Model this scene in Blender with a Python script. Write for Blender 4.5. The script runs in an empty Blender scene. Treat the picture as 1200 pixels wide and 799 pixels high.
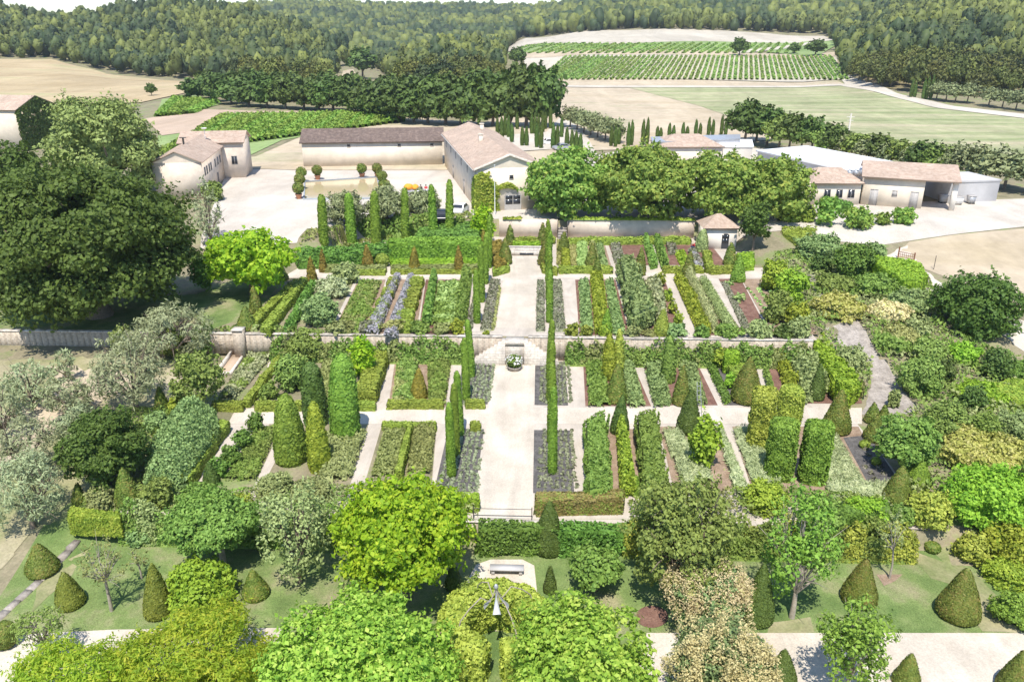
import bpy, math, random
import numpy as np
from mathutils import Vector, Matrix
R = math.radians
C = bpy.context.scene.collection
rng = np.random.default_rng(7)
random.seed(7)

# ---------------------------------------------------------------- camera and picking
F = 933.0; TH = R(21.63); YAW = R(1.94); H = 30.0
Rc = Matrix.Rotation(YAW, 3, 'Z') @ Matrix.Rotation(R(90) - TH, 3, 'X')
def ray(px, py):
    return Rc @ Vector(((px - 600) / F, (399.5 - py) / F, -1.0))
RcT = np.array(Rc.transposed())
def project(X, Y, Z):
    v = RcT @ np.array([X, Y, np.asarray(Z) - H])
    return 600 + F * v[0] / -v[2], 399.5 - F * v[1] / -v[2]
def P(px, py, z):
    d = ray(px, py); t = (z - H) / d.z
    return Vector((d.x * t, d.y * t, z))
def at(px, py, Y):
    d = ray(px, py); t = Y / d.y
    return Vector((d.x * t, Y, H + d.z * t))
def ppm(Y, z=0.0):
    return F / (Y * math.cos(TH) + (H - z) * math.sin(TH))

def sst(x): x = np.clip(x, 0, 1); return x * x * (3 - 2 * x)
# far terrain: along each column of view, (distance, picture row) of the bare ground
COLS = [
 (-900, [(350,103),(480,60),(750,10),(1600,5),(3400,24)]),
 (-100, [(350,103),(480,70),(560,52),(750,16),(1000,40),(1600,36),(3400,24)]),
 (0,    [(350,103),(480,72),(560,52),(700,17),(900,45),(1600,36),(3400,24)]),
 (60,   [(350,103),(480,74),(560,54),(700,32),(900,48),(1600,36),(3400,24)]),
 (100,  [(350,103),(460,82),(560,62),(720,30),(900,48),(1600,36),(3400,24)]),
 (135,  [(350,103),(440,91),(480,84),(560,60),(720,21),(900,48),(1600,36),(3400,24)]),
 (200,  [(350,103),(410,98),(470,86),(560,56),(720,13),(900,48),(1600,36),(3400,24)]),
 (290,  [(350,103),(410,97),(480,84),(560,62),(720,20),(900,52),(1600,15),(3400,24)]),
 (350,  [(350,103),(480,88),(560,73),(700,42),(900,62),(1600,12),(3400,24)]),
 (400,  [(350,103),(480,92),(560,80),(680,62),(900,66),(1600,12),(3400,24)]),
 (445,  [(350,103),(480,94),(560,88),(680,80),(900,72),(1100,50),(1600,15),(3400,24)]),
 (520,  [(350,103),(430,88),(520,64),(640,76),(900,72),(1100,48),(1600,15),(3400,24)]),
 (590,  [(350,103),(430,90),(520,74),(640,64),(900,56),(1100,44),(1600,16),(3400,24)]),
 (620,  [(350,103),(480,85),(620,56),(750,52),(1100,38),(1600,17),(3400,24)]),
 (700,  [(380,98),(520,68),(620,52),(750,41),(1000,26),(1500,8),(3400,20)]),
 (800,  [(380,98),(520,66),(620,50),(750,38),(1000,18),(1500,-8),(3400,0)]),
 (930,  [(380,98),(520,68),(620,54),(750,42),(1000,16),(1500,-14),(3400,0)]),
 (985,  [(360,100),(450,76),(560,58),(700,46),(1000,10),(1500,-14),(3400,0)]),
 (1050, [(310,112),(380,84),(470,44),(600,34),(900,4),(1500,-30),(3400,0)]),
 (1130, [(300,114),(360,96),(450,50),(580,20),(900,8),(1500,-30),(3400,0)]),
 (1200, [(300,115),(380,88),(520,40),(700,8),(900,0),(1500,-40),(3400,0)]),
 (2200, [(300,115),(400,84),(600,36),(900,-5),(1500,-40),(3400,0)]),
]
_cx = np.array([c[0] for c in COLS], float)
_cy = []; _cz = []
for c, pr in COLS:
    ys = [280.] + [float(a) for a, b in pr]
    zs = [4.6] + [30 - a * math.tan(TH - math.atan((399.5 - b) / F)) for a, b in pr]
    _cy.append(ys); _cz.append(zs)
def zt(X, Y):
    X = np.atleast_1d(np.asarray(X, float)); Y = np.atleast_1d(np.asarray(Y, float))
    X, Y = np.broadcast_arrays(X, Y)
    side_w = sst((-26 - X) / 6.0); side_e = sst((X - 24) / 6.0)
    w1 = .02 + 15 * side_w + 3 * side_e
    z = -1.5 + 1.5 * sst((Y - 43.79 + w1 / 2) / w1)
    w2 = .02 + 12 * side_e
    z = z + 2.3 * sst((Y - 70.99 + w2 / 2) / w2)
    z = z + side_w * 0.9 * sst((-30 - X) / 10) * sst((Y - 52) / 8) * (1 - sst((Y - 70.98) / .02))
    wl = sst((-25 - X) / 3.0); w3 = .02 + 6 * wl + 18 * side_e
    z = z + 2.3 * sst((Y - 109.6 + w3 + 10 * wl) / w3)
    z = z - 1.3 * sst((30 - Y) / 12)
    far = Y > 280
    if far.any():
        pxs, _ = project(X[far], Y[far], 4.6 * np.ones(far.sum()))
        vals = np.stack([np.interp(Y[far], a, b) for a, b in zip(_cy, _cz)])
        k = np.clip(np.searchsorted(_cx, pxs) - 1, 0, len(_cx) - 2)
        t = np.clip((pxs - _cx[k]) / (_cx[k + 1] - _cx[k]), 0, 1); t = sst(t)
        i = np.arange(len(k))
        z = z.copy(); z[far] = vals[k, i] * (1 - t) + vals[k + 1, i] * t
    return z
def gz(x, y): return float(zt(x, y)[0])
_tv = np.concatenate([np.arange(25, 400, .35), np.arange(400, 3300, 3)])
def G(px, py):
    d = ray(px, py); X = _tv * d.x / d.y; Z = H + _tv * d.z / d.y
    g = zt(X, _tv); below = np.nonzero(Z <= g)[0]
    i = below[0] if len(below) else len(_tv) - 1
    if i > 0:
        e0 = Z[i-1] - g[i-1]; e1 = Z[i] - g[i]; s = e0 / (e0 - e1) if e0 != e1 else 1
        Y = _tv[i-1] + s * (_tv[i] - _tv[i-1])
    else: Y = _tv[0]
    x = Y * d.x / d.y
    return Vector((x, Y, gz(x, Y)))

# ---------------------------------------------------------------- materials
MATS = {}
def newmat(name):
    m = bpy.data.materials.new(name); m.use_nodes = True; nt = m.node_tree
    b = nt.nodes['Principled BSDF']; MATS[name] = m
    return m, nt, b
def N(nt, t, **k):
    n = nt.nodes.new(t)
    for a, v in k.items():
        if a in n.inputs: n.inputs[a].default_value = v
        else: setattr(n, a, v)
    return n
def ramp(nt, fac, stops):
    r = nt.nodes.new('ShaderNodeValToRGB'); e = r.color_ramp.elements
    e[0].position, e[0].color = stops[0][0], (*stops[0][1], 1)
    e[1].position, e[1].color = stops[-1][0], (*stops[-1][1], 1)
    for p, c in stops[1:-1]:
        x = e.new(p); x.color = (*c, 1)
    nt.links.new(fac, r.inputs[0]); return r
def mixc(nt, fac, a, b, mode='MIX'):
    m = nt.nodes.new('ShaderNodeMix'); m.data_type = 'RGBA'; m.blend_type = mode
    for s, v in ((m.inputs[0], fac), (m.inputs[6], a), (m.inputs[7], b)):
        if isinstance(v, bpy.types.NodeSocket): nt.links.new(v, s)
        elif isinstance(v, (int, float)): s.default_value = v
        else: s.default_value = (*v, 1)
    return m.outputs[2]
def coords(nt, scale=(1, 1, 1), rot=0):
    tc = nt.nodes.new('ShaderNodeTexCoord'); mp = nt.nodes.new('ShaderNodeMapping')
    mp.inputs['Scale'].default_value = scale; mp.inputs['Rotation'].default_value = (0, 0, rot)
    nt.links.new(tc.outputs['Object'], mp.inputs[0]); return mp.outputs[0]
def noise(nt, vec, scale, detail=4, rough=.6, dist=0):
    n = N(nt, 'ShaderNodeTexNoise', Scale=scale, Detail=detail, Roughness=rough, Distortion=dist)
    nt.links.new(vec, n.inputs['Vector']); return n.outputs[0]
def leaf(name, c1, c2, tr=.25, c3=None, p3=.85, big=1.2):
    """foliage: colour changes leaf by leaf and clump by clump"""
    def soft(c, d=.05):
        y = .3*c[0] + .6*c[1] + .1*c[2]; k = (1.3, 1.24, .88); return tuple((x*(1-d) + y*d) * q for x, q in zip(c, k))
    c1, c2 = soft(c1), soft(c2); c3 = soft(c3) if c3 else None
    m, nt, b = newmat(name); L = nt.links
    g = nt.nodes.new('ShaderNodeNewGeometry')
    v = coords(nt); n = noise(nt, v, big, 2)
    a = N(nt, 'ShaderNodeMath', operation='MULTIPLY_ADD'); L.new(g.outputs['Random Per Island'], a.inputs[0])
    a.inputs[1].default_value = .62; 
    s = N(nt, 'ShaderNodeMath', operation='MULTIPLY_ADD'); L.new(n, s.inputs[0]); s.inputs[1].default_value = 1.3; s.inputs[2].default_value = -.42
    L.new(s.outputs[0], a.inputs[2])
    st = [(0.0, c1), (.75, c2)]
    if c3: st = [(0.0, c1), (.6, c2), (p3, c3)]
    r = ramp(nt, a.outputs[0], st)
    oi = nt.nodes.new('ShaderNodeObjectInfo')
    hsv = nt.nodes.new('ShaderNodeHueSaturation')
    mr = N(nt, 'ShaderNodeMapRange'); L.new(oi.outputs['Random'], mr.inputs[0]); mr.inputs[3].default_value = .485; mr.inputs[4].default_value = .515
    mv = N(nt, 'ShaderNodeMapRange'); L.new(oi.outputs['Random'], mv.inputs[0]); mv.inputs[3].default_value = .88; mv.inputs[4].default_value = 1.12
    L.new(mr.outputs[0], hsv.inputs['Hue']); L.new(mv.outputs[0], hsv.inputs['Value']); L.new(r.outputs[0], hsv.inputs['Color'])
    L.new(hsv.outputs[0], b.inputs['Base Color'])
    b.inputs['Roughness'].default_value = .62; b.inputs['Specular IOR Level'].default_value = .3
    if tr:
        t = nt.nodes.new('ShaderNodeBsdfTranslucent'); L.new(hsv.outputs[0], t.inputs[0])
        mx = nt.nodes.new('ShaderNodeMixShader'); mx.inputs[0].default_value = tr
        L.new(b.outputs[0], mx.inputs[1]); L.new(t.outputs[0], mx.inputs[2])
        L.new(mx.outputs[0], nt.nodes['Material Output'].inputs[0])
    return m
def ground(name, c1, c2, scale=.5, c3=None, fine=8, bump=.15, stretch=(1,1,1), rot=0, rough=.95, lo=.35, hi=.65, spots=.25):
    m, nt, b = newmat(name); L = nt.links
    v = coords(nt, stretch, rot); n = noise(nt, v, scale, 6, .62)
    st = [(lo, c1), (hi, c2)]
    if c3: st = [(lo, c1), ((lo + hi) / 2, c2), (hi, c3)]
    r = ramp(nt, n, st); v2 = coords(nt)
    f = noise(nt, v2, fine, 3, .7)
    fr = ramp(nt, f, [(.3, (1 - spots,) * 3), (.7, (1 + spots * .4,) * 3)])
    wv = noise(nt, coords(nt, (1, .18, 1), .12), max(.05, scale * .9), 5, .7, 1.2); wr = ramp(nt, wv, [(.34, (.84,) * 3), (.6, (1.04,) * 3)])
    cc = mixc(nt, 1.0, r.outputs[0], fr.outputs[0], 'MULTIPLY')
    L.new(mixc(nt, 1.0, cc, wr.outputs[0], 'MULTIPLY'), b.inputs['Base Color'])
    b.inputs['Roughness'].default_value = rough; b.inputs['Specular IOR Level'].default_value = .15
    bp = N(nt, 'ShaderNodeBump', Strength=bump, Distance=.05); L.new(f, bp.inputs['Height']); L.new(bp.outputs[0], b.inputs['Normal'])
    return m
def plain(name, c, rough=.7, metal=0, var=.12, scale=2.5, bump=0):
    m, nt, b = newmat(name); L = nt.links
    v = coords(nt); n = noise(nt, v, scale, 5, .65)
    r = ramp(nt, n, [(.3, tuple(x * (1 - var) for x in c)), (.7, tuple(min(1, x * (1 + var)) for x in c))])
    L.new(r.outputs[0], b.inputs['Base Color']); b.inputs['Roughness'].default_value = rough; b.inputs['Metallic'].default_value = metal
    if bump:
        bp = N(nt, 'ShaderNodeBump', Strength=bump, Distance=.03); L.new(noise(nt, v, scale * 5, 3), bp.inputs['Height']); L.new(bp.outputs[0], b.inputs['Normal'])
    return m

leaf('oak', (.034,.075,.017), (.1,.175,.038), .28)
leaf('far_oak', (.038,.072,.022), (.088,.145,.036), .1, big=.3)
leaf('pine', (.033,.045,.014), (.11,.132,.04), .06, big=.25)
leaf('pine_dark', (.02,.034,.016), (.062,.088,.036), .06, big=.25)
leaf('pine_light', (.05,.062,.016), (.15,.172,.048), .06, big=.25)
leaf('pine_deep', (.013,.024,.012), (.04,.064,.03), .05, big=.25)
leaf('mulberry', (.09,.24,.008), (.26,.45,.015), .4, (.38,.52,.03), .9)
leaf('plane', (.09,.2,.02), (.27,.42,.06), .35, (.4,.5,.12), .95)
leaf('courtyard_plane', (.065,.15,.028), (.2,.34,.075), .3, (.3,.38,.09), .95)
leaf('lime_feather', (.13,.28,.02), (.33,.49,.04), .5, (.45,.52,.06), .85)
leaf('olive', (.12,.16,.09), (.26,.31,.2), .15)
leaf('olive_pale', (.15,.19,.13), (.29,.345,.25), .15)
leaf('far_olive', (.11,.14,.08), (.22,.26,.16), .1, big=.4)
leaf('yew', (.05,.085,.014), (.125,.175,.035), .1, (.2,.18,.06), .97)
leaf('yew_rust', (.09,.095,.018), (.22,.175,.035), .1)
leaf('cypress', (.075,.15,.018), (.17,.28,.035), .1)
leaf('cypress_dark', (.035,.075,.018), (.085,.14,.035), .1)
leaf('hornbeam', (.06,.14,.02), (.19,.31,.05), .2)
leaf('hornbeam_gold', (.14,.22,.03), (.37,.44,.09), .25)
leaf('golden', (.12,.2,.02), (.32,.4,.05), .3)
leaf('yellow_cream', (.2,.25,.05), (.4,.43,.14), .25, (.5,.5,.26), .9)
leaf('box', (.1,.16,.022), (.24,.31,.055), .15)
leaf('box_brown', (.1,.1,.045), (.22,.17,.075), .1, (.17,.22,.05), .7)
leaf('bright_hedge', (.09,.22,.015), (.26,.42,.04), .25)
leaf('laurel', (.035,.09,.018), (.13,.25,.05), .15)
leaf('ivy', (.08,.17,.02), (.24,.34,.045), .2, (.32,.38,.07), .9)
leaf('blue_green', (.08,.15,.06), (.22,.32,.15), .15)
leaf('grey_green', (.13,.18,.075), (.27,.33,.17), .15)
leaf('sage_white', (.15,.2,.11), (.3,.36,.25), .15, (.42,.47,.37), .9)
leaf('sage_tree', (.11,.165,.06), (.25,.33,.13), .2)
leaf('cut_lavender', (.13,.165,.13), (.24,.28,.23), .1)
leaf('yew_mixed', (.07,.1,.017), (.165,.185,.035), .1)
leaf('mid_green', (.07,.15,.03), (.2,.32,.08), .25)
leaf('dull_green', (.085,.14,.035), (.21,.3,.085), .2)
leaf('dry_green', (.12,.155,.055), (.25,.29,.13), .2)
leaf('lettuce', (.16,.3,.1), (.36,.52,.24), .25)
leaf('lavender_grey', (.095,.115,.085), (.18,.195,.16), .1, (.23,.215,.26), .88)
leaf('lavender_bloom', (.17,.2,.19), (.28,.29,.44), .2, (.36,.35,.56), .85)
leaf('smoke_pink', (.38,.35,.22), (.6,.54,.42), .25, (.4,.44,.2), .92)
leaf('smoke_brown', (.27,.235,.15), (.46,.39,.28), .25)
leaf('smoke_under', (.07,.12,.06), (.16,.24,.12), .1)
leaf('vine', (.07,.15,.025), (.2,.33,.06), .2, big=.3)
leaf('far_vine', (.1,.18,.05), (.2,.31,.08), .1, big=.1)
leaf('gold_dry', (.19,.2,.07), (.33,.35,.17), .2)
leaf('red_leaf', (.35,.06,.03), (.6,.2,.05), .2)
leaf('grass_stalk', (.2,.22,.12), (.4,.42,.26), .2)

plain('bark', (.2,.16,.12), .95, var=.35, scale=6, bump=.5)
plain('pale_bark', (.34,.3,.24), .9, var=.3, scale=5, bump=.3)
ground('lawn', (.12,.19,.055), (.2,.27,.09), .3, (.34,.32,.18), fine=16, spots=.5, lo=.34, hi=.66)
ground('meadow', (.18,.22,.08), (.33,.31,.17), .16, (.45,.39,.27), fine=6)
ground('garden_earth', (.2,.19,.11), (.3,.26,.17), .3, (.22,.27,.1), fine=5)
ground('gravel', (.53,.465,.38), (.66,.595,.505), .3, fine=10, bump=.2, spots=.22)
ground('path_gravel', (.5,.44,.37), (.57,.51,.44), .6, fine=20, bump=.2, spots=.2)
ground('court_gravel', (.5,.445,.375), (.64,.585,.51), .1, fine=5, bump=.1, spots=.2)
ground('stone_path', (.3,.265,.23), (.47,.42,.37), .9, fine=5, bump=.4, spots=.35)
ground('slate_soil', (.09,.085,.085), (.17,.16,.15), 1.5, fine=9, bump=.5, spots=.4)
ground('red_soil', (.17,.09,.07), (.27,.16,.12), 1.2, fine=9, bump=.5, spots=.4)
ground('brown_soil', (.27,.19,.13), (.4,.3,.22), 1.2, fine=9, bump=.5, spots=.35)
ground('wheat_field', (.4,.31,.18), (.49,.39,.24), .012, (.41,.38,.2), fine=.5, stretch=(1,3,1), spots=.12)
ground('mown_field', (.26,.3,.14), (.37,.38,.21), .03, (.48,.43,.28), fine=.35, stretch=(.6,5,1), rot=R(-12), spots=.22)
ground('sandy_field', (.45,.37,.25), (.54,.45,.33), .03, (.36,.35,.2), fine=.4, stretch=(1,2,1), spots=.15, hi=.72)
ground('pale_field', (.48,.43,.34), (.56,.51,.42), .02, fine=.2, spots=.1)
ground('plough', (.46,.35,.25), (.53,.41,.31), .03, fine=.5, spots=.1)
ground('green_field', (.2,.3,.1), (.3,.38,.16), .02, fine=.4, spots=.15)
ground('farm_track', (.5,.45,.37), (.6,.55,.47), .05, fine=1, spots=.12)
ground('wood_floor', (.2,.18,.09), (.3,.25,.14), .02, fine=.2, spots=.2)
plain('render_wall', (.72,.63,.51), .95, var=.13, scale=.5)
plain('render_pale', (.78,.72,.63), .95, var=.06, scale=.4)
plain('garden_wall', (.66,.56,.46), .95, var=.13, scale=.9, bump=.2)
plain('grey_wall', (.5,.49,.49), .9, var=.08, scale=.6)
plain('white_metal', (.8,.8,.8), .45, var=.03)
plain('grey_metal', (.45,.46,.48), .4, .4, var=.06)
plain('dark_metal', (.07,.065,.06), .5, .3, var=.1)
plain('rust_metal', (.25,.11,.06), .8, .2, var=.25)
plain('glass_dark', (.035,.04,.05), .12, var=.1)
plain('door_wood', (.16,.1,.07), .6, var=.2, scale=6)
plain('shutter_grey', (.42,.4,.38), .7)
plain('terracotta', (.5,.24,.14), .8, var=.15)
plain('teal', (.03,.42,.4), .6)
plain('pool_side', (.3,.33,.36), .6)
plain('white_paint', (.8,.79,.76), .5, var=.03)
plain('black_paint', (.02,.022,.026), .25, var=.05)
plain('skin', (.55,.36,.27), .6, var=.05)
plain('hair', (.06,.04,.025), .7)
plain('cloth_red', (.5,.05,.06), .85)
plain('cloth_blue', (.05,.07,.15), .85)
plain('cloth_orange', (.85,.33,.03), .8)
plain('cloth_white', (.75,.73,.7), .85)
plain('rubber', (.02,.02,.02), .8)
plain('brown_tile', (.13,.1,.085), .9, var=.3, scale=1.5)

def brick(name, c1, c2, cm, w, h, mortar=.03, bump=.6, squash=1):
    m, nt, b = newmat(name); L = nt.links
    tc = nt.nodes.new('ShaderNodeTexCoord')
    sep = nt.nodes.new('ShaderNodeSeparateXYZ'); L.new(tc.outputs['Object'], sep.inputs[0])
    ad = N(nt, 'ShaderNodeMath', operation='ADD'); L.new(sep.outputs[0], ad.inputs[0]); L.new(sep.outputs[1], ad.inputs[1])
    cb = nt.nodes.new('ShaderNodeCombineXYZ'); L.new(ad.outputs[0], cb.inputs[0]); L.new(sep.outputs[2], cb.inputs[1])
    nz = N(nt, 'ShaderNodeTexNoise', Scale=1.3, Detail=2.0)
    L.new(tc.outputs['Object'], nz.inputs['Vector'])
    dv = mixc(nt, .12, cb.outputs[0], nz.outputs[1], 'ADD')
    br = N(nt, 'ShaderNodeTexBrick', Scale=1.0); L.new(dv, br.inputs['Vector'])
    br.inputs['Color1'].default_value = (*c1, 1); br.inputs['Color2'].default_value = (*c2, 1); br.inputs['Mortar'].default_value = (*cm, 1)
    br.inputs['Brick Width'].default_value = w; br.inputs['Row Height'].default_value = h; br.inputs['Mortar Size'].default_value = mortar
    v = coords(nt); f = noise(nt, v, 3, 5)
    fr = ramp(nt, f, [(.3, (.72,) * 3), (.7, (1.15,) * 3)])
    L.new(mixc(nt, 1.0, br.outputs[0], fr.outputs[0], 'MULTIPLY'), b.inputs['Base Color'])
    b.inputs['Roughness'].default_value = .95
    bp = N(nt, 'ShaderNodeBump', Strength=bump, Distance=.04, invert=True); L.new(br.outputs['Fac'], bp.inputs['Height']); L.new(bp.outputs[0], b.inputs['Normal'])
brick('rubble', (.62,.53,.42), (.5,.42,.33), (.42,.36,.29), .42, .2)
brick('cut_stone', (.68,.62,.54), (.58,.52,.45), (.4,.36,.3), .6, .25, .015, .3)
def tiles(name, cols, sc=2.2, ang=0):
    """clay roof tiles: rows of round tiles running down the slope, each its own tone"""
    m, nt, b = newmat(name); L = nt.links
    v = coords(nt); w = N(nt, 'ShaderNodeTexWave', Scale=sc, Distortion=.4); w.bands_direction = 'X'
    uv = nt.nodes.new('ShaderNodeUVMap'); L.new(uv.outputs[0], w.inputs['Vector'])
    n1 = noise(nt, uv.outputs[0], 1.6, 4, .75); n2 = noise(nt, uv.outputs[0], .25, 3)
    r = ramp(nt, n1, [(.3, cols[0]), (.5, cols[1]), (.7, cols[2])])
    r2 = ramp(nt, n2, [(.3, (.8,) * 3), (.7, (1.1,) * 3)])
    wr = ramp(nt, w.outputs[0], [(0, (.62,) * 3), (.5, (1.0,) * 3)])
    c = mixc(nt, 1.0, r.outputs[0], r2.outputs[0], 'MULTIPLY'); c = mixc(nt, .8, c, wr.outputs[0], 'MULTIPLY')
    L.new(c, b.inputs['Base Color']); b.inputs['Roughness'].default_value = .9
    bp = N(nt, 'ShaderNodeBump', Strength=.8, Distance=.08); L.new(w.outputs[0], bp.inputs['Height']); L.new(bp.outputs[0], b.inputs['Normal'])
tiles('roof_tiles', [(.5,.345,.245), (.64,.48,.37), (.75,.61,.48)])
tiles('roof_tiles_dark', [(.14,.1,.085), (.22,.16,.13), (.36,.27,.22)])  # the same tiles in much darker browns

# ---------------------------------------------------------------- mesh building
class Geo:
    def __init__(s): s.V = []; s.F = []; s.n = 0; s.UV = []
    def add(s, V, Fc, mi=0, uv=None):
        V = np.asarray(V, float); Fc = np.asarray(Fc, int)
        s.V.append(V); s.F.append((Fc + s.n, mi, uv)); s.n += len(V); return s
    def box(s, x0, x1, y0, y1, z0, z1, mi=0):
        V = [(x, y, z) for z in (z0, z1) for y in (y0, y1) for x in (x0, x1)]
        return s.add(V, [(0,2,3,1),(4,5,7,6),(0,1,5,4),(2,6,7,3),(0,4,6,2),(1,3,7,5)], mi)
    def tube(s, pts, rad, sides=7, mi=0, cap=True):
        pts = [Vector(p) for p in pts]; V = []; n = len(pts)
        for i, p in enumerate(pts):
            t = (pts[min(i+1, n-1)] - pts[max(i-1, 0)]).normalized()
            u = t.cross(Vector((0,1,0.1))); 
            if u.length < .1: u = t.cross(Vector((1,0,0)))
            u.normalize(); w = t.cross(u); r = rad[i] if hasattr(rad, '__len__') else rad
            for k in range(sides):
                a = 2 * math.pi * k / sides; V.append(p + (u * math.cos(a) + w * math.sin(a)) * r)
        Fq = [(i*sides+k, i*sides+(k+1) % sides, (i+1)*sides+(k+1) % sides, (i+1)*sides+k) for i in range(n-1) for k in range(sides)]
        s.add(V, Fq, mi)
        if cap:
            s.add([V[-sides+k] for k in range(sides)] + [pts[-1]], [(k, (k+1) % sides, sides) for k in range(sides)], mi)
        return s
    def lathe(s, prof, sides=16, mi=0, c=(0,0,0)):
        V = [(c[0]+r*math.cos(2*math.pi*k/sides), c[1]+r*math.sin(2*math.pi*k/sides), c[2]+z) for r, z in prof for k in range(sides)]
        return s.add(V, [(i*sides+k, i*sides+(k+1) % sides, (i+1)*sides+(k+1) % sides, (i+1)*sides+k) for i in range(len(prof)-1) for k in range(sides)], mi)
    def prism(s, poly, z0, z1, mi=0):
        n = len(poly); V = [(p[0], p[1], z0) for p in poly] + [(p[0], p[1], z1) for p in poly]
        s.add(V, [(i, (i+1) % n, n+(i+1) % n, n+i) for i in range(n)], mi)
        c = np.mean([(p[0], p[1]) for p in poly], axis=0)
        from mathutils.geometry import tessellate_polygon
        t = tessellate_polygon([[Vector((p[0], p[1], 0)) for p in poly]])
        s.add([(p[0], p[1], z1) for p in poly], t, mi); s.add([(p[0], p[1], z0) for p in poly], [x[::-1] for x in t], mi)
        return s
    def mesh(s, name, mats, smooth=False):
        V = np.concatenate(s.V); me = bpy.data.meshes.new(name)
        loops = np.concatenate([f.ravel() for f, m, u in s.F]); tot = np.concatenate([np.full(len(f), f.shape[1]) for f, m, u in s.F])
        mi = np.concatenate([np.full(len(f), m) for f, m, u in s.F])
        st = np.concatenate([[0], np.cumsum(tot)[:-1]])
        me.vertices.add(len(V)); me.vertices.foreach_set('co', V.astype(np.float32).ravel())
        me.loops.add(len(loops)); me.loops.foreach_set('vertex_index', loops.astype(np.int32))
        me.polygons.add(len(tot)); me.polygons.foreach_set('loop_start', st.astype(np.int32)); me.polygons.foreach_set('loop_total', tot.astype(np.int32))
        me.polygons.foreach_set('material_index', mi.astype(np.int32))
        if smooth: me.polygons.foreach_set('use_smooth', np.ones(len(tot), bool))
        if any(u is not None for f, m, u in s.F):
            uv = np.concatenate([(np.asarray(u, float).reshape(-1, 2) if u is not None else np.zeros((f.size, 2))) for f, m, u in s.F])
            l = me.uv_layers.new(name='UVMap'); l.data.foreach_set('uv', uv.astype(np.float32).ravel())
        me.update(calc_edges=True)
        for m in (mats if isinstance(mats, (list, tuple)) else [mats]): me.materials.append(MATS[m])
        return me
def link(name, me, parent=None, loc=(0,0,0), rz=0, sc=None):
    o = bpy.data.objects.new(name, me); C.objects.link(o); o.location = loc; o.rotation_euler = (0, 0, rz)
    if sc is not None: o.scale = sc if hasattr(sc, '__len__') else (sc,) * 3
    if parent: o.parent = parent
    return o
def tag(o, label, cat, group=None, kind=None):
    o['label'] = label; o['category'] = cat
    if group: o['group'] = group
    if kind: o['kind'] = kind
    return o
def struct(name, me): o = link(name, me); o['kind'] = 'structure'; return o

def nrm(a): return a / np.maximum(np.linalg.norm(a, axis=1, keepdims=True), 1e-9)
def leaves(Pt, Nn, size, jit=.55, a=.62, b=.4):
    n = len(Pt); Nn = nrm(Nn + jit * rng.normal(size=(n, 3)))
    T = nrm(np.cross(Nn, rng.normal(size=(n, 3)))); B = np.cross(Nn, T)
    s = (size * rng.uniform(.5, 1.5, n))[:, None]
    V = np.stack([Pt - T*s*a, Pt + B*s*b, Pt + T*s*a, Pt - B*s*b], 1).reshape(-1, 3)
    return V, np.arange(4 * n).reshape(-1, 4)
_lat = np.random.default_rng(3).random((64, 64, 64))
def vnoise(p, sc):
    p = np.asarray(p, float) * sc; i = np.floor(p).astype(int); f = p - i; f = f*f*(3-2*f); r = 0
    for dx in (0, 1):
        for dy in (0, 1):
            for dz in (0, 1):
                w = (f[:,0] if dx else 1-f[:,0]) * (f[:,1] if dy else 1-f[:,1]) * (f[:,2] if dz else 1-f[:,2])
                r = r + w * _lat[(i[:,0]+dx) % 64, (i[:,1]+dy) % 64, (i[:,2]+dz) % 64]
    return r
def scatter(V, T, n):
    V = np.asarray(V); T = np.asarray(T); a, b, c = V[T[:,0]], V[T[:,1]], V[T[:,2]]
    cr = np.cross(b-a, c-a); ar = np.linalg.norm(cr, axis=1) / 2
    k = rng.choice(len(T), n, p=ar / ar.sum()); u = rng.random((n, 1)); v = rng.random((n, 1)); m = (u + v) > 1
    u = np.where(m, 1-u, u); v = np.where(m, 1-v, v)
    return a[k] + u*(b[k]-a[k]) + v*(c[k]-a[k]), nrm(cr[k]), ar.sum()
def tri(Fq): Fq = np.asarray(Fq); return Fq if Fq.shape[1] == 3 else np.concatenate([Fq[:, :3], Fq[:, [0, 2, 3]]])
def lsize(Y, px=2.6, lo=.07, hi=.8): return min(hi, max(lo, px / (ppm(Y) * 1024 / 1200)))
def leafy(g, V, Fq, size, cover=1.5, mi=0, jit=.5, wob=.5):
    """cover a closed surface with small leaves"""
    Tt = tri(Fq); V = np.asarray(V, float)
    _, _, ar = scatter(V, Tt, 1); n = int(min(60000, ar * 1.25 * cover / (.5 * size * size)))
    p, nn, _ = scatter(V, Tt, max(n, 20))
    w = (vnoise(p + 50, 1.3) - .25) * wob * size * 2.4 + rng.uniform(-.15, .4, len(p)) * size
    LV, LF = leaves(p + nn * w[:, None], nn, size, jit); g.add(LV, LF, mi)

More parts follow.
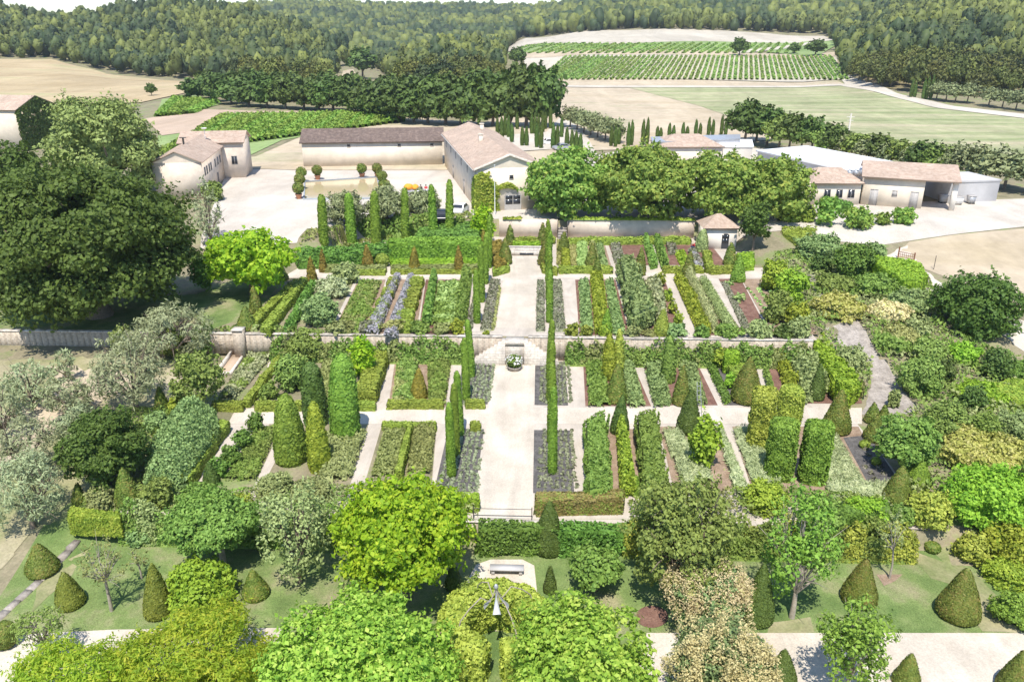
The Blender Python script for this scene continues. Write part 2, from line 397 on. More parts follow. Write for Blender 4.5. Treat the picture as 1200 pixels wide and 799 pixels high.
def blob(rad, n=14, m=9, amp=.2, sc=1.0, c=(0,0,0)):
    V = [];
    for j in range(m + 1):
        ph = math.pi * j / m
        for i in range(n): V.append((math.sin(ph)*math.cos(2*math.pi*i/n), math.sin(ph)*math.sin(2*math.pi*i/n), math.cos(ph)))
    V = np.array(V); off = rng.uniform(0, 40, 3); d = 1 + amp * 2 * (vnoise(V * 1.0 + off, 2.2 * sc) - .5)
    V = V * d[:, None] * np.array(rad) + np.array(c)
    Fq = [(j*n+i, j*n+(i+1) % n, (j+1)*n+(i+1) % n, (j+1)*n+i) for j in range(m) for i in range(n)]
    return V, [q[::-1] for q in Fq]
def crown_geo(g, a, b, size, ncl=40, rc=.32, cover=.9, core=.62, c=(0,0,0), low=-.75, mi=0, jit=.6, squash=.8, maxn=60000, irr=.25, la=.62, lb=.4):
    k = np.arange(ncl) + .5; z = 1 - 2*k/ncl; th = math.pi * (1 + 5**.5) * k
    D = np.stack([np.sqrt(1-z*z)*np.cos(th), np.sqrt(1-z*z)*np.sin(th), z], 1); D = nrm(D + rng.normal(size=D.shape) * .22)
    D = D[D[:, 2] > low]
    r = rc * rng.uniform(.5, 1.3, len(D)); rr = 1 - r - irr * rng.random(len(D))**1.6; cen = D * rr[:, None]; area = 4 * math.pi * (r * a)**2
    num = (area * cover / (.5 * size * size)).astype(int); sc = min(1, maxn / max(1, num.sum())); num = np.maximum(6, (num * sc).astype(int))
    Ps = []; Ns = []
    for q in range(len(D)):
        d = nrm(rng.normal(size=(num[q] , 3))); keep = (d @ D[q]) > -.45; d = d[keep]
        rad = r[q] * rng.uniform(.7, 1.12, (len(d), 1)); off = vnoise(d * 1.5 + q * 3.1, 2.0)[:, None]
        p = cen[q] + d * rad * (.75 + .5 * off) * np.array([1, 1, squash])
        Ps.append(p * np.array([a, a, b])); Ns.append(d * .8 + D[q] * .35 + np.array([0, 0, .35]))
    if irr > .1:
        for q in range(0, len(D), 2):
            for _ in range(3):
                u = nrm((D[q] + rng.normal(size=3)*.5)[None])[0]; t = rng.uniform(.9, 1.45, max(5, int(num[q]*.03)))[:, None]
                Ps.append((cen[q] + u*r[q]*t + rng.normal(size=(len(t), 3))*.035) * np.array([a, a, b])); Ns.append(np.tile(u + [0, 0, .6], (len(t), 1)))
    p = np.concatenate(Ps) + np.array(c); LV, LF = leaves(p, nrm(np.concatenate(Ns)), size, jit, la, lb); g.add(LV, LF, mi)
    if core:
        core = min(core * .7, .5); V, Fq = blob((a*core, a*core, b*core), amp=.22, c=c); g.add(V, Fq, mi); leafy(g, V, Fq, size, 1.6, mi, .7, .6)
    return cen * np.array([a, a, b]) + np.array(c)
# ---------------------------------------------------------------- makers
def fit(x0, x1, y0, y1, Y):
    c = at((x0+x1)/2, (y0+y1)/2, Y); s = ppm(Y, c.z); a = (x1-x0)/2/s; hh = (y1-y0)/2/s
    dep = math.atan((H - c.z) / Y)
    b = math.sqrt(max(hh*hh - (a*math.sin(dep))**2, (.45*a)**2)) / math.cos(dep)
    return c, a, b
def tree(name, x0, x1, y0, y1, by, label, cat, mat, lp=4.5, ncl=46, rc=.3, cover=.8, core=.6, bark='bark', tr=.03, nl=6, group=None, low=-.82, maxn=60000, bx=None, squash=.8, irr=.25, jit=.6, la=.62, lb=.4, openlimbs=False):
    g0 = G(bx if bx else (x0+x1)/2, by); c, a, b = fit(x0, x1, y0, y1, g0.y); size = lsize(g0.y, lp*.7, .05); maxn = 90000
    root = link(name, None, loc=(c.x if not bx else g0.x, g0.y, g0.z)); tag(root, label, cat, group)
    o = Vector((c.x - root.location.x, 0, c.z - g0.z)); o.z = max(o.z, b * .75)
    g = Geo(); cen = crown_geo(g, a, b, size, ncl, rc, cover, core, tuple(o), low, maxn=maxn, squash=squash, irr=irr, jit=jit, la=la, lb=lb)
    link('crown', g.mesh('crown', mat), root)
    t = Geo(); R0 = max(.06, tr * a * 2.2); fork = Vector((o.x * .3, 0, max(.5, (o.z - b) * .9 + .25 * b)))
    t.tube([(0,0,-.15), (.02,.01,fork.z*.5), fork], [R0*1.25, R0, R0*.8], 8)
    idx = rng.permutation(len(cen))[:nl]
    for i in idx:
        e = Vector(cen[i]); m = fork.lerp(e, .5) + Vector((rng.normal()*.08*a, rng.normal()*.08*a, .1*a))
        t.tube([fork, m, e], [R0*.6, R0*.35, R0*.12], 5)
        if openlimbs:
            for _ in range(3):
                e2 = e + Vector(rng.normal(size=3)) * a * .22; t.tube([m, m.lerp(e2, .6) + Vector((0,0,.05*a)), e2], [R0*.25, R0*.15, R0*.05], 4)
    link('trunk', t.mesh('trunk', bark), root)
    return root
def shrub(name, x0, x1, y0, y1, label, mat, lp=3.2, cat='shrub', ncl=26, rc=.36, cover=1.0, core=.75, group=None, jit=.6, squash=.9, la=.62, lb=.4, z=None):
    """a bush standing on the ground: box of its outline in the picture"""
    xc = (x0+x1)/2; g0 = G(xc, y1-1) if z is None else P(xc, y1-1, z); s = ppm(g0.y, g0.z); a = (x1-x0)/2/s; Y = g0.y + a*.7
    c, a, b = fit(x0, x1, y0, y1, Y); gr = gz(c.x, Y); b = max(b, .3*a)
    size = lsize(Y, lp*.72, .05); g = Geo(); o = (0, 0, max(c.z - gr, b*.55))
    crown_geo(g, a, b, size, ncl, rc, cover, core, o, -.85, jit=jit, squash=squash, irr=.12, maxn=16000, la=la, lb=lb)
    ob = link(name, g.mesh(name, mat), loc=(c.x, Y, gr)); return tag(ob, label, cat, group)
def topiary(kind, x0, x1, yt, yb, label, mat='yew', name='clipped_cone', cat='topiary', z=None, group=None, lean=0, lp=2.3, sides=20, ybase=None, W=None):
    xc = (x0+x1)/2; g0 = G(xc, yb) if z is None else P(xc, yb, z); s = ppm(g0.y, g0.z); r = (x1-x0)/2/s; Y = g0.y + r*.9
    base = P(xc, yb, g0.z); top = at(xc, yt, Y); h = max(.4, top.z - g0.z); gr = gz(base.x, Y)
    h += g0.z - gr
    if W: base = Vector((W[0], W[1], 0)); Y = W[1]; r = W[2]; h = W[3]; gr = gz(W[0], Y)
    if kind == 'cone': pr = [(0,0),(.82,0),(.97,.05),(1,.12),(.93,.25),(.8,.38),(.64,.54),(.46,.7),(.28,.84),(.12,.95),(0,1)]
    elif kind == 'bell': pr = [(0,0),(.85,0),(1,.08),(.98,.2),(.86,.34),(.66,.5),(.47,.68),(.3,.84),(.14,.95),(0,1)]
    elif kind == 'column': pr = [(0,0),(.85,0),(1,.04),(1,.35),(.95,.6),(.86,.8),(.72,.92),(.45,.98),(0,1)]
    elif kind == 'taper': pr = [(0,0),(.9,0),(1,.06),(1,.25),(.94,.5),(.82,.72),(.64,.88),(.38,.965),(0,1)]
    elif kind == 'spire': pr = [(0,0),(.9,0),(1,.06),(.97,.28),(.85,.52),(.64,.76),(.38,.92),(.16,.98),(0,1)]
    elif kind == 'ball': pr = [(0,0),(.45,.02),(.8,.17),(1,.5),(.87,.78),(.5,.95),(0,1)]
    if kind == 'column': r *= .82
    V = []; off = rng.uniform(0, 30, 3)
    P2 = [];
    for (ra, za), (rb, zb) in zip(pr[:-1], pr[1:]):
        k = max(1, int(round(abs(zb-za) * h / .45)));
        for q in range(k): P2.append((ra + (rb-ra)*q/k, za + (zb-za)*q/k))
    P2.append(pr[-1]); bend = rng.normal(size=2) * .02 * h
    for rr, zz in P2:
        for i in range(sides):
            an = 2*math.pi*i/sides; V.append((rr*math.cos(an), rr*math.sin(an), zz))
    V = np.array(V); d = 1 + .13*(vnoise(V*np.array([1,1,h/r*.6]) + off, 2.1) - .5); V = V * np.array([r, r, h]); V[:, :2] *= d[:, None]
    V[:, 0] += bend[0]*(V[:, 2]/h)**2; V[:, 1] += bend[1]*(V[:, 2]/h)**2
    Fq = [(j*sides+i, j*sides+(i+1) % sides, (j+1)*sides+(i+1) % sides, (j+1)*sides+i) for j in range(len(P2)-1) for i in range(sides)]
    g = Geo(); g.add(V, Fq); leafy(g, V, Fq, lsize(Y, lp*.72, .045, .35), 1.5, jit=.3, wob=.15)
    ob = link(name, g.mesh(name, mat, True), loc=(base.x, Y, gr), rz=rng.uniform(0, 6)); return tag(ob, label, cat, group)
def hedge(poly, z, h, label, mat, name='clipped_hedge', cat='hedge', lp=2.8, wavy=None, group=None, jit=.5, wob=.5, cover=1.5, chamfer=.0):
    """a clipped hedge: outline of its TOP in the picture, ground level, height"""
    pts = [P(x, y, z + h) for x, y in poly]
    ar = sum(pts[i].x*pts[(i+1) % len(pts)].y - pts[(i+1) % len(pts)].x*pts[i].y for i in range(len(pts)))
    if ar < 0: pts.reverse()
    c = sum(pts, Vector()) / len(pts); Y = c.y; loc = Vector((c.x, c.y, z))
    # resample the outline and add slight unevenness
    out = []
    for i in range(len(pts)):
        a, b = pts[i], pts[(i+1) % len(pts)]; k = max(1, int((b-a).length / .8))
        for q in range(k): out.append(a.lerp(b, q/k))
    n = len(out); xy = np.array([(p.x-c.x, p.y-c.y) for p in out])
    nv = rng.normal(size=(n, 2)) * .035; top = h + (vnoise(np.c_[xy, np.zeros(n)] + 9, .9) - .5) * .16 * h
    if wavy: top = top + wavy(np.array([p.x for p in out]))
    sk = .94
    V = np.concatenate([np.c_[xy + nv, np.full(n, -.05)], np.c_[xy * 1.0 + nv, top * .9], np.c_[xy * (1 - .05 * min(1, 1/len(pts))) + nv, top]])
    Fq = [(i, (i+1) % n, n+(i+1) % n, n+i) for i in range(n)] + [(n+i, n+(i+1) % n, 2*n+(i+1) % n, 2*n+i) for i in range(n)]
    from mathutils.geometry import tessellate_polygon
    t = tessellate_polygon([[Vector((v[0], v[1], 0)) for v in xy]])
    Tt = [(2*n+a, 2*n+b, 2*n+c2) for a, b, c2 in t]
    q = Tt[0]; e = np.cross(V[q[1]] - V[q[0]], V[q[2]] - V[q[0]])
    if e[2] < 0: Tt = [x[::-1] for x in Tt]
    g = Geo(); g.add(V, Fq); g.add(V, Tt)
    leafy(g, V, np.concatenate([tri(Fq), np.array(Tt)]), lsize(Y, lp*(.68 if wob < .9 else .8), .045, .4), cover, jit=(.28 if wob < .9 else jit), wob=wob*.7)
    ob = link(name, g.mesh(name, mat), loc=loc); return tag(ob, label, cat, group)
def inside(xy, poly):
    x, y = xy[:, 0], xy[:, 1]; r = np.zeros(len(x), bool); n = len(poly)
    for i in range(n):
        x1, y1 = poly[i]; x2, y2 = poly[(i+1) % n]
        c = ((y1 > y) != (y2 > y)) & (x < (x2-x1) * (y-y1) / ((y2-y1) if y2 != y1 else 1e-9) + x1); r ^= c
    return r
def edged(xy, poly):
    d = np.full(len(xy), 1e9); n = len(poly)
    for i in range(n):
        a = np.array(poly[i]); b = np.array(poly[(i+1) % n]); ab = b - a; t = np.clip(((xy-a) @ ab) / max(ab @ ab, 1e-9), 0, 1)
        d = np.minimum(d, np.linalg.norm(xy - a - t[:, None]*ab, axis=1))
    return d
def heap(poly, z, h, label, mat, name, cat='plants', lp=3.0, edge=.45, lump=.5, lsc=1.2, cover=1.4, kind=None, group=None, jit=.8, mats=None, base=True, rows=None, la=.62, lb=.4, up=.5, wpts=None, prob=None, avoid=()):
    """a row or bed of soft plants: outline of its top in the picture, ground level, height"""
    pts = [P(x, y, z + h*.6) for x, y in poly] if wpts is None else [Vector((x, y, z)) for x, y in wpts]
    W = [(p.x, p.y) for p in pts]; A = np.array(W); lo, hi = A.min(0), A.max(0); c = (lo + hi) / 2; Y = c[1]
    off = rng.uniform(0, 20, 3)
    def height(xy):
        d = edged(xy, W); e = np.clip(d / edge, 0, 1); e = np.sqrt(np.clip(1 - (1-e)**2, 0, 1))
        v = vnoise(np.c_[xy, np.zeros(len(xy))] + off, lsc) ; v2 = vnoise(np.c_[xy, np.zeros(len(xy))] + off, lsc*3)
        return h * e * (1 - lump + lump * (1.3 * v + .7 * v2))
    size = lsize(Y, lp*.78, .045, .5); g = Geo(); s = max(.12, min(.5, edge * .6))
    if base:
        xs = np.arange(lo[0], hi[0] + s, s); ys = np.arange(lo[1], hi[1] + s, s); X, Yg = np.meshgrid(xs, ys, indexing='ij'); q = np.c_[X.ravel(), Yg.ravel()]
        ins = inside(q, W); hz = np.where(ins, height(q), -.05) * (.7 if h < 1.2 else .5)
        nx, ny = len(xs), len(ys); idx = np.arange(nx*ny).reshape(nx, ny)
        Fq = np.stack([idx[:-1,:-1], idx[1:,:-1], idx[1:,1:], idx[:-1,1:]], -1).reshape(-1, 4)
        Fq = Fq[ins[Fq].sum(1) >= 3]
        if len(Fq): g.add(np.c_[q - c, hz], Fq)
    box = (hi - lo); n = int(box[0]*box[1]*cover*(1 + 1.2*h/max(.3, min(box)))/(.5*size*size)); n = min(max(n, 60), 40000)
    q = rng.uniform(lo, hi, (n, 2)); q = q[inside(q, W)]
    for av in avoid: q = q[~inside(q, av)]
    if prob is not None: q = q[rng.random(len(q)) < prob]
    if h > .9:
        q2 = rng.uniform(lo, hi, (n*3, 2)); q2 = q2[inside(q2, W)]; q2 = q2[edged(q2, W) < .22][:n]; n1 = len(q); q = np.concatenate([q, q2])
    else: n1 = len(q)
    e = .08; hz = height(q); gx = (height(q + [e, 0]) - hz)/e; gy = (height(q + [0, e]) - hz)/e
    nn = nrm(np.c_[-gx, -gy, np.full(len(q), up)]); hz2 = hz * np.where(rng.random(len(q)) < .75, rng.uniform(.9, 1.08, len(q)), rng.uniform(.3, 1, len(q)))
    if h > .9: dd = edged(q, W); m2 = (np.arange(len(q)) >= n1); hz2 = np.where(m2, height(q + (np.array(c) - q) / np.maximum(np.linalg.norm(np.array(c) - q, axis=1, keepdims=True), 1e-6) * min(edge, .5) * .8) * rng.uniform(.03, .95, len(q)), hz2)
    mi = 0 if not mats else (rng.random(len(q)) * len(mats)).astype(int)
    p = np.c_[q - c, hz2]
    if mats:
        v = vnoise(np.c_[q, np.zeros(len(q))] + 5, .8); cl = np.clip((v * 1.6 - .3 + rng.normal(size=len(q))*.12) * (len(mats)+1), 0, len(mats)).astype(int)
        for k in range(len(mats) + 1):
            if (cl == k).any(): LV, LF = leaves(p[cl == k], nn[cl == k], size, jit, la, lb); g.add(LV, LF, k)
    elif len(p): LV, LF = leaves(p, nn, size, jit, la, lb); g.add(LV, LF, 0)
    ob = link(name, g.mesh(name, [mat] + list(mats or [])), loc=(c[0], c[1], z)); return tag(ob, label, cat, group, kind)
def tufts(poly, z, sp, r, label, mat, name, cat='plants', lp=2.4):
    W = [(P(x, y, z).x, P(x, y, z).y) for x, y in poly]; A = np.array(W); lo, hi = A.min(0), A.max(0); g = Geo(); Yc = A[:, 1].mean(); size = lsize(Yc, lp, .05)
    xs = np.arange(lo[0] + sp*.4, hi[0], sp); ys = np.arange(lo[1] + sp*.4, hi[1], sp); X, Yg = np.meshgrid(xs, ys); q = np.c_[X.ravel(), Yg.ravel()] + rng.normal(size=(X.size, 2)) * .05
    q = q[inside(q, W)]; q = q[edged(q, W) > r*.7]; n = int(4 * r * r * 2.2 / (.5*size*size)) + 4
    d = nrm(rng.normal(size=(len(q), n, 3)).reshape(-1, 3)); d[:, 2] = abs(d[:, 2]); rr = np.repeat(r * rng.uniform(.6, 1.15, len(q)), n)[:, None]
    p = np.repeat(np.c_[q, np.full(len(q), z)], n, 0) + d * rr * rng.uniform(.7, 1.1, (len(d), 1)); c = A.mean(0)
    LV, LF = leaves(p - [c[0], c[1], z], d, size, .6); g.add(LV, LF)
    ob = link(name, g.mesh(name, mat), loc=(c[0], c[1], z)); return tag(ob, label, cat, kind='stuff')
_lv = [0]
def sheet(name, poly, mat, off=.012, z=None, res=4.0, pick=None, kind='structure', rag=0):
    """a surface lying on the ground, outlined in the picture"""
    pts = [(P(x, y, z) if z is not None else G(x, y)) for x, y in poly]
    return wsheet(name, [(p.x, p.y) for p in pts], mat, off, res, rag, z)
def wsheet(name, W, mat, off=.012, res=4.0, rag=0, z=None):
    import bmesh
    bm = bmesh.new(); out = []
    for i in range(len(W)):
        a, b = Vector(W[i]), Vector(W[(i+1) % len(W)]); k = max(1, int((b-a).length / .9)) if rag else 1
        for q in range(k):
            p = a.lerp(b, q/k); out.append((p.x + rng.normal()*rag, p.y + rng.normal()*rag))
    f = bm.faces.new([bm.verts.new((x, y, 0)) for x, y in out]); f.normal_update()
    if f.normal.z < 0: f.normal_flip()
    A = np.array(out); lo, hi = A.min(0), A.max(0)
    for ax in (0, 1):
        rs = res[ax] if hasattr(res, '__len__') else res
        for t in np.arange(math.floor(lo[ax]/rs)*rs + rs, hi[ax], rs):
            geom = bm.verts[:] + bm.edges[:] + bm.faces[:]; co = [0,0,0]; co[ax] = t; no = [0,0,0]; no[ax] = 1
            bmesh.ops.bisect_plane(bm, geom=geom, plane_co=co, plane_no=no, dist=1e-4)
    co = np.array([v.co[:2] for v in bm.verts]); zz = zt(co[:, 0], co[:, 1]) if z is None else np.full(len(co), z)
    for v, h in zip(bm.verts, zz): v.co.z = h + off
    bmesh.ops.triangulate(bm, faces=bm.faces[:])
    me = bpy.data.meshes.new(name); bm.to_mesh(me); bm.free(); me.materials.append(MATS[mat])
    o = link(name, me); o['kind'] = 'structure'; return o
# ---------------------------------------------------------------- the ground
def ground_grid():
    def lines(parts): return np.unique(np.round(np.concatenate([np.arange(a, b, s) for a, b, s in parts]), 4))
    xs = lines([(-3000,-1400,200),(-1400,-400,40),(-400,-60,10),(-60,60,2),(60,400,10),(400,1400,40),(1400,3001,200)])
    ys = np.unique(np.concatenate([lines([(12,120,1.5),(120,280,10),(280,480,5),(480,900,12),(900,1800,25),(1800,3400,100)]), [43.78,43.8,70.98,71.0,109.58,109.6]]))
    X, Y = np.meshgrid(xs, ys, indexing='ij'); Z = zt(X.ravel(), Y.ravel()); idx = np.arange(X.size).reshape(X.shape)
    Fq = np.stack([idx[:-1,:-1], idx[1:,:-1], idx[1:,1:], idx[:-1,1:]], -1).reshape(-1, 4)
    g = Geo(); g.add(np.c_[X.ravel(), Y.ravel(), Z], Fq); struct('ground', g.mesh('ground', 'garden_earth'))
ground_grid()
# gravel of the two garden terraces, the court and the lower walk
wsheet('garden_terrace_gravel', [(-27.5,43.82),(26,43.82),(26,70.97),(-27.5,70.97)], 'path_gravel', .012, 50, 0, 0.0)
wsheet('garden_terrace_gravel', [(-27,71.02),(26.5,71.02),(26.5,109.5),(-27,109.5)], 'path_gravel', .012, 50, 0, 2.3)
wsheet('gravel_path', [(-4.02,43.84),(-.12,43.84),(-.12,70.9),(-4.02,70.9)], 'gravel', .02, 50, 0, 0.0)
wsheet('gravel_path', [(-4.3,73.3),(-.12,73.3),(-.12,103),(-4.3,103)], 'gravel', .02, 50, 0, 2.3)
sheet('gravel_path', [(205,497),(1010,497),(1010,478),(240,478)], 'gravel', .026, 0, 50)
sheet('gravel_path', [(330,326),(905,326),(895,314),(350,314)], 'gravel', .026, 2.3, 50)
sheet('lawn', [(-140,900),(60,600),(130,566),(300,600),(560,608),(735,608),(1010,600),(1060,598),(1300,598),(1500,900)], 'lawn', .03, None, (2,1.5))
sheet('gravel_path', [(758,742),(1400,742),(1600,900),(700,900)], 'gravel', .05, None, 2)
sheet('gravel_path', [(-60,782),(-20,748),(60,742),(135,738),(330,736),(340,775),(150,790),(60,900),(-60,900)], 'gravel', .05, None, 2)
sheet('gravel_path', [(558,662),(575,656),(612,656),(626,663),(630,700),(640,740),(520,740),(540,700),(548,680)], 'gravel', .055, None, 1.5)
sheet('soil_circle', [(764+19*math.cos(t), 723+13*math.sin(t)) for t in np.linspace(0, 6.1, 22)], 'red_soil', .055, None, 2)
for pl in ([(1030,672),(1052,672),(1052,682),(1030,684)], [(1005,640),(1110,636),(1160,690),(1195,742),(1150,742),(1128,700),(1060,652)], [(900,742),(960,742),(950,724),(905,728)], [(60,670),(100,640),(85,675),(40,715)]):
    sheet('bare_earth', pl, 'brown_soil' if pl[0][0] == 1030 else 'meadow', .045, None, 2, rag=.15)
sheet('lawn', [(-200,400),(-40,340),(60,348),(150,350),(230,345),(300,318),(330,330),(300,368),(240,395),(128,394),(0,394)], 'lawn', .04, None, (2,1.5))
sheet('olive_meadow', [(-260,470),(-120,424),(40,422),(180,421),(240,440),(200,520),(130,566),(20,640),(-160,800)], 'meadow', .03, None, (2,1.5), rag=.3)
sheet('bare_earth', [(-30,500),(30,470),(110,430),(160,440),(90,480),(20,540),(-40,560)], 'sandy_field', .045, None, (2,1.5), rag=.5)
sheet('bare_earth', [(60,428),(120,432),(170,460),(110,470),(70,450)], 'sandy_field', .05, None, (2,1.5), rag=.5)
# court of the house and the yards and tracks to its right
sheet('courtyard', [(235,292),(268,196),(300,186),(352,192),(530,190),(660,190),(760,170),(960,176),(1010,240),(960,266),(880,276),(700,256),(560,257),(545,275),(470,268),(400,268),(360,268),(348,285),(262,290)], 'court_gravel', .03, None, (2,1.5))
sheet('farm_track', [(940,250),(1000,240),(1100,236),(1240,232),(1600,225),(1700,262),(1200,266),(1110,276),(1030,288),(960,281)], 'court_gravel', .04, None, (2,1.5))
sheet('farm_track', [(1040,300),(1062,288),(1100,330),(1180,372),(1300,405),(1400,470),(1200,412),(1110,360),(1070,335)], 'gravel', .03, None, 2, rag=.1)
sheet('dry_field', [(1050,300),(1065,284),(1115,276),(1200,268),(1700,262),(1900,400),(1300,398),(1190,362),(1110,325)], 'sandy_field', .03, None, (2,1.5))
# stone walks among the shrubs on the right
sheet('stone_path', [(1022,424),(1036,421),(1052,446),(1075,480),(1050,492),(1008,486),(1020,455)], 'stone_path', .02, None, 1.5, rag=.08)
sheet('stone_path', [(968,385),(1000,372),(1018,395),(1030,422),(1010,425),(985,405)], 'stone_path', .02, None, 1.5, rag=.1)
sheet('stone_path', [(940,318),(952,316),(985,360),(968,366)], 'stone_path', .02, None, 1.5)
# fields
sheet('wheat_field', [(-500,66),(0,70),(60,70),(90,78),(130,88),(185,94),(262,97),(225,108),(165,121),(0,128),(-500,135)], 'wheat_field', .25, None, 10)
sheet('green_field', [(190,117),(230,112),(262,122),(215,134),(180,140)], 'green_field', .2, None, 5)
sheet('ploughed_field', [(170,140),(240,129),(300,131),(420,131),(260,150),(190,160)], 'plough', .22, None, 5)
sheet('vineyard_soil', [(185,160),(250,141),(330,131),(440,131),(470,141),(420,150),(330,165),(290,184),(180,184)], 'green_field', .12, None, 5)
sheet('dry_field', [(280,186),(300,184),(350,162),(430,148),(480,138),(640,150),(700,186),(520,200),(350,200),(290,198)], 'sandy_field', .1, None, 5)
sheet('sandy_field', [(560,150),(640,98),(700,100),(1000,104),(1060,120),(1000,160),(880,166),(740,176),(640,178)], 'sandy_field', .14, None, 6)
sheet('mown_field', [(735,103),(990,100),(1040,108),(1110,124),(1200,137),(1500,160),(1900,250),(1300,222),(1170,188),(1040,172),(950,160),(890,150),(820,125)], 'mown_field', .2, None, 6)
sheet('farm_track', [(640,100.5),(990,99.2),(985,93),(960,76),(972,74),(1000,92),(1050,110),(1110,124),(1210,136),(1400,152),(1400,158),(1200,140),(1100,128),(1040,113),(985,101.5),(640,102.5)], 'farm_track', .33, None, 6)
sheet('dry_bank', [(620,93),(980,95),(990,99.5),(640,101)], 'sandy_field', .24, None, 6)
sheet('vineyard_soil', [(612,67),(980,66),(985,94),(625,93)], 'pale_field', .25, None, 8)
sheet('dry_bank', [(600,65),(980,62),(980,67),(608,69)], 'sandy_field', .35, None, 8)
sheet('green_field', [(590,63),(680,52),(870,49),(975,48),(935,55),(860,62),(600,66)], 'green_field', .4, None, 8)
sheet('pale_field', [(585,62),(600,52),(660,41),(740,36),(900,40),(965,43),(985,49),(935,51),(860,50),(700,53)], 'pale_field', .45, None, 8)
sheet('green_field', [(900,62),(940,50),(985,45),(985,52),(960,66)], 'green_field', .5, None, 8)
sheet('farm_track', [(858,61),(935,53),(975,45),(982,47),(930,57),(866,64)], 'farm_track', .6, None, 8)
sheet('green_field', [(392,70),(398,66),(435,66),(438,72),(410,75)], 'green_field', .4, None, 8)
sheet('sandy_field', [(395,98),(402,84),(414,82),(424,96),(410,102)], 'sandy_field', .4, None, 8)
sheet('farm_track', [(585,180),(650,176),(700,183),(690,165),(668,140),(655,140),(640,156),(585,160)], 'farm_track', .26, None, 5)
# ---------------------------------------------------------------- the walled garden
S = lambda pl, m='brown_soil', z=0: sheet('soil_bed', pl, m, .032, z, 50)
def quad(a, b, y0, y1): return [(a[0], y0), (a[1], y0), (b[1], y1), (b[0], y1)]
# slate beds beside the central path, both terraces
for x0, x1 in ((-7.0, -4.15), (-.15, 2.7)):
    wsheet('soil_bed', [(x0,47.2),(x1,47.2),(x1,56.4),(x0,56.4)], 'slate_soil', .034, 50)
    wsheet('soil_bed', [(x0,60.9),(x1,60.9),(x1,70.3),(x0,70.3)], 'slate_soil', .034, 50)
    wsheet('soil_bed', [(x0-.1,72.0),(x1+.1,72.0),(x1+.1,88.8),(x0-.1,88.8)], 'path_gravel', .034, 50)
tufts([(632,503),(673,503),(679,576),(629,576)], .03, .42, .15, 'cut back grey lavender tufts on slate, front bed right of the central path', 'cut_lavender', 'lavender_tufts')
tufts([(529,503),(569,503),(561,576),(512,576)], .03, .42, .15, 'cut back grey lavender tufts on slate, front bed left of the central path', 'cut_lavender', 'lavender_tufts')
tufts([(633,424),(669,424),(672,474),(632,474)], .03, .42, .15, 'cut back grey lavender tufts on slate, bed right of the urn below the steps', 'cut_lavender', 'lavender_tufts')
tufts([(546,424),(581,424),(575,474),(538,474)], .03, .42, .15, 'cut back grey lavender tufts on slate, bed left of the urn below the steps', 'cut_lavender', 'lavender_tufts')
for x0, x1, lab in ((-7.05,-6.35,'grey lavender strip at the left foot of the left cypress row above the steps'), (-5.55,-4.3,'grey lavender strip between the left cypress row and the upper central path'), (-.1,.75,'grey lavender strip between the upper central path and the right cypress row'), (1.6,2.75,'grey mauve lavender strip right of the right cypress row above the steps')):
    heap(None, 2.33, .4, lab, 'lavender_grey', 'lavender_strip', 'lavender', 2.6, .3, .4, 1.8, 1.3, 'stuff', wpts=[(x0,72.2),(x1,72.2),(x1,88.4),(x0,88.4)])
heap(None, 2.33, .35, 'gold leaved edging along the left side of the upper central path', 'gold_dry', 'gold_edging', 'plants', 2.4, .2, .4, 1.5, 1.2, 'stuff', wpts=[(-4.5,72.4),(-4.15,72.4),(-4.15,86),(-4.5,86)])
gr = 'slim clipped cypresses lining the central path'
for i, (Y, h, r, lab) in enumerate([(49.9,6.9,.36,'tall slim cypress nearest the camera in the row right of the central path'), (54.4,6.6,.38,'slim cypress just behind the nearest one, right of the central path'), (61.8,5.6,.38,'slim cypress at the front end of the slate bed right of the urn'), (66.2,5.8,.36,'slim cypress beside the terrace wall, right of the urn'),
      (75,5.4,.36,'slim cypress just above the terrace wall in the right row'), (82,5.6,.36,'slim cypress midway along the upper right lavender strip'), (88.5,6,.36,'slim cypress at the back end of the upper right lavender strip'), (94.5,6,.36,'tall dark slim cypress beyond the cross path, right row')]):
    topiary('column', 0,1,0,1, lab, 'cypress', 'cypress_column', 'cypress', 0, gr, W=(1.2, Y, r, h), lp=2.0)
for i, (Y, h, r, lab) in enumerate([(49.2,5.9,.36,'slim cypress nearest the camera in the row left of the central path'), (52.2,6.0,.36,'second slim cypress behind the nearest one, left of the central path'), (55.3,5.6,.36,'third slim cypress, last of the front slate bed left of the path'), (61.6,5.8,.36,'slim cypress at the front end of the slate bed left of the urn'), (66.5,5.6,.36,'slim cypress close to the terrace wall, left of the urn'),
      (74.5,5.6,.36,'slim cypress just above the terrace wall in the left row'), (81,6.4,.38,'slim cypress midway along the upper left lavender strip'), (87.5,6,.36,'slim cypress at the back end of the upper left lavender strip'), (94,6.6,.38,'slim dark cypress beyond the cross path, left row')]):
    topiary('column', 0,1,0,1, lab, 'cypress', 'cypress_column', 'cypress', 0, gr, W=(-6.0, Y, r, h), lp=2.0)

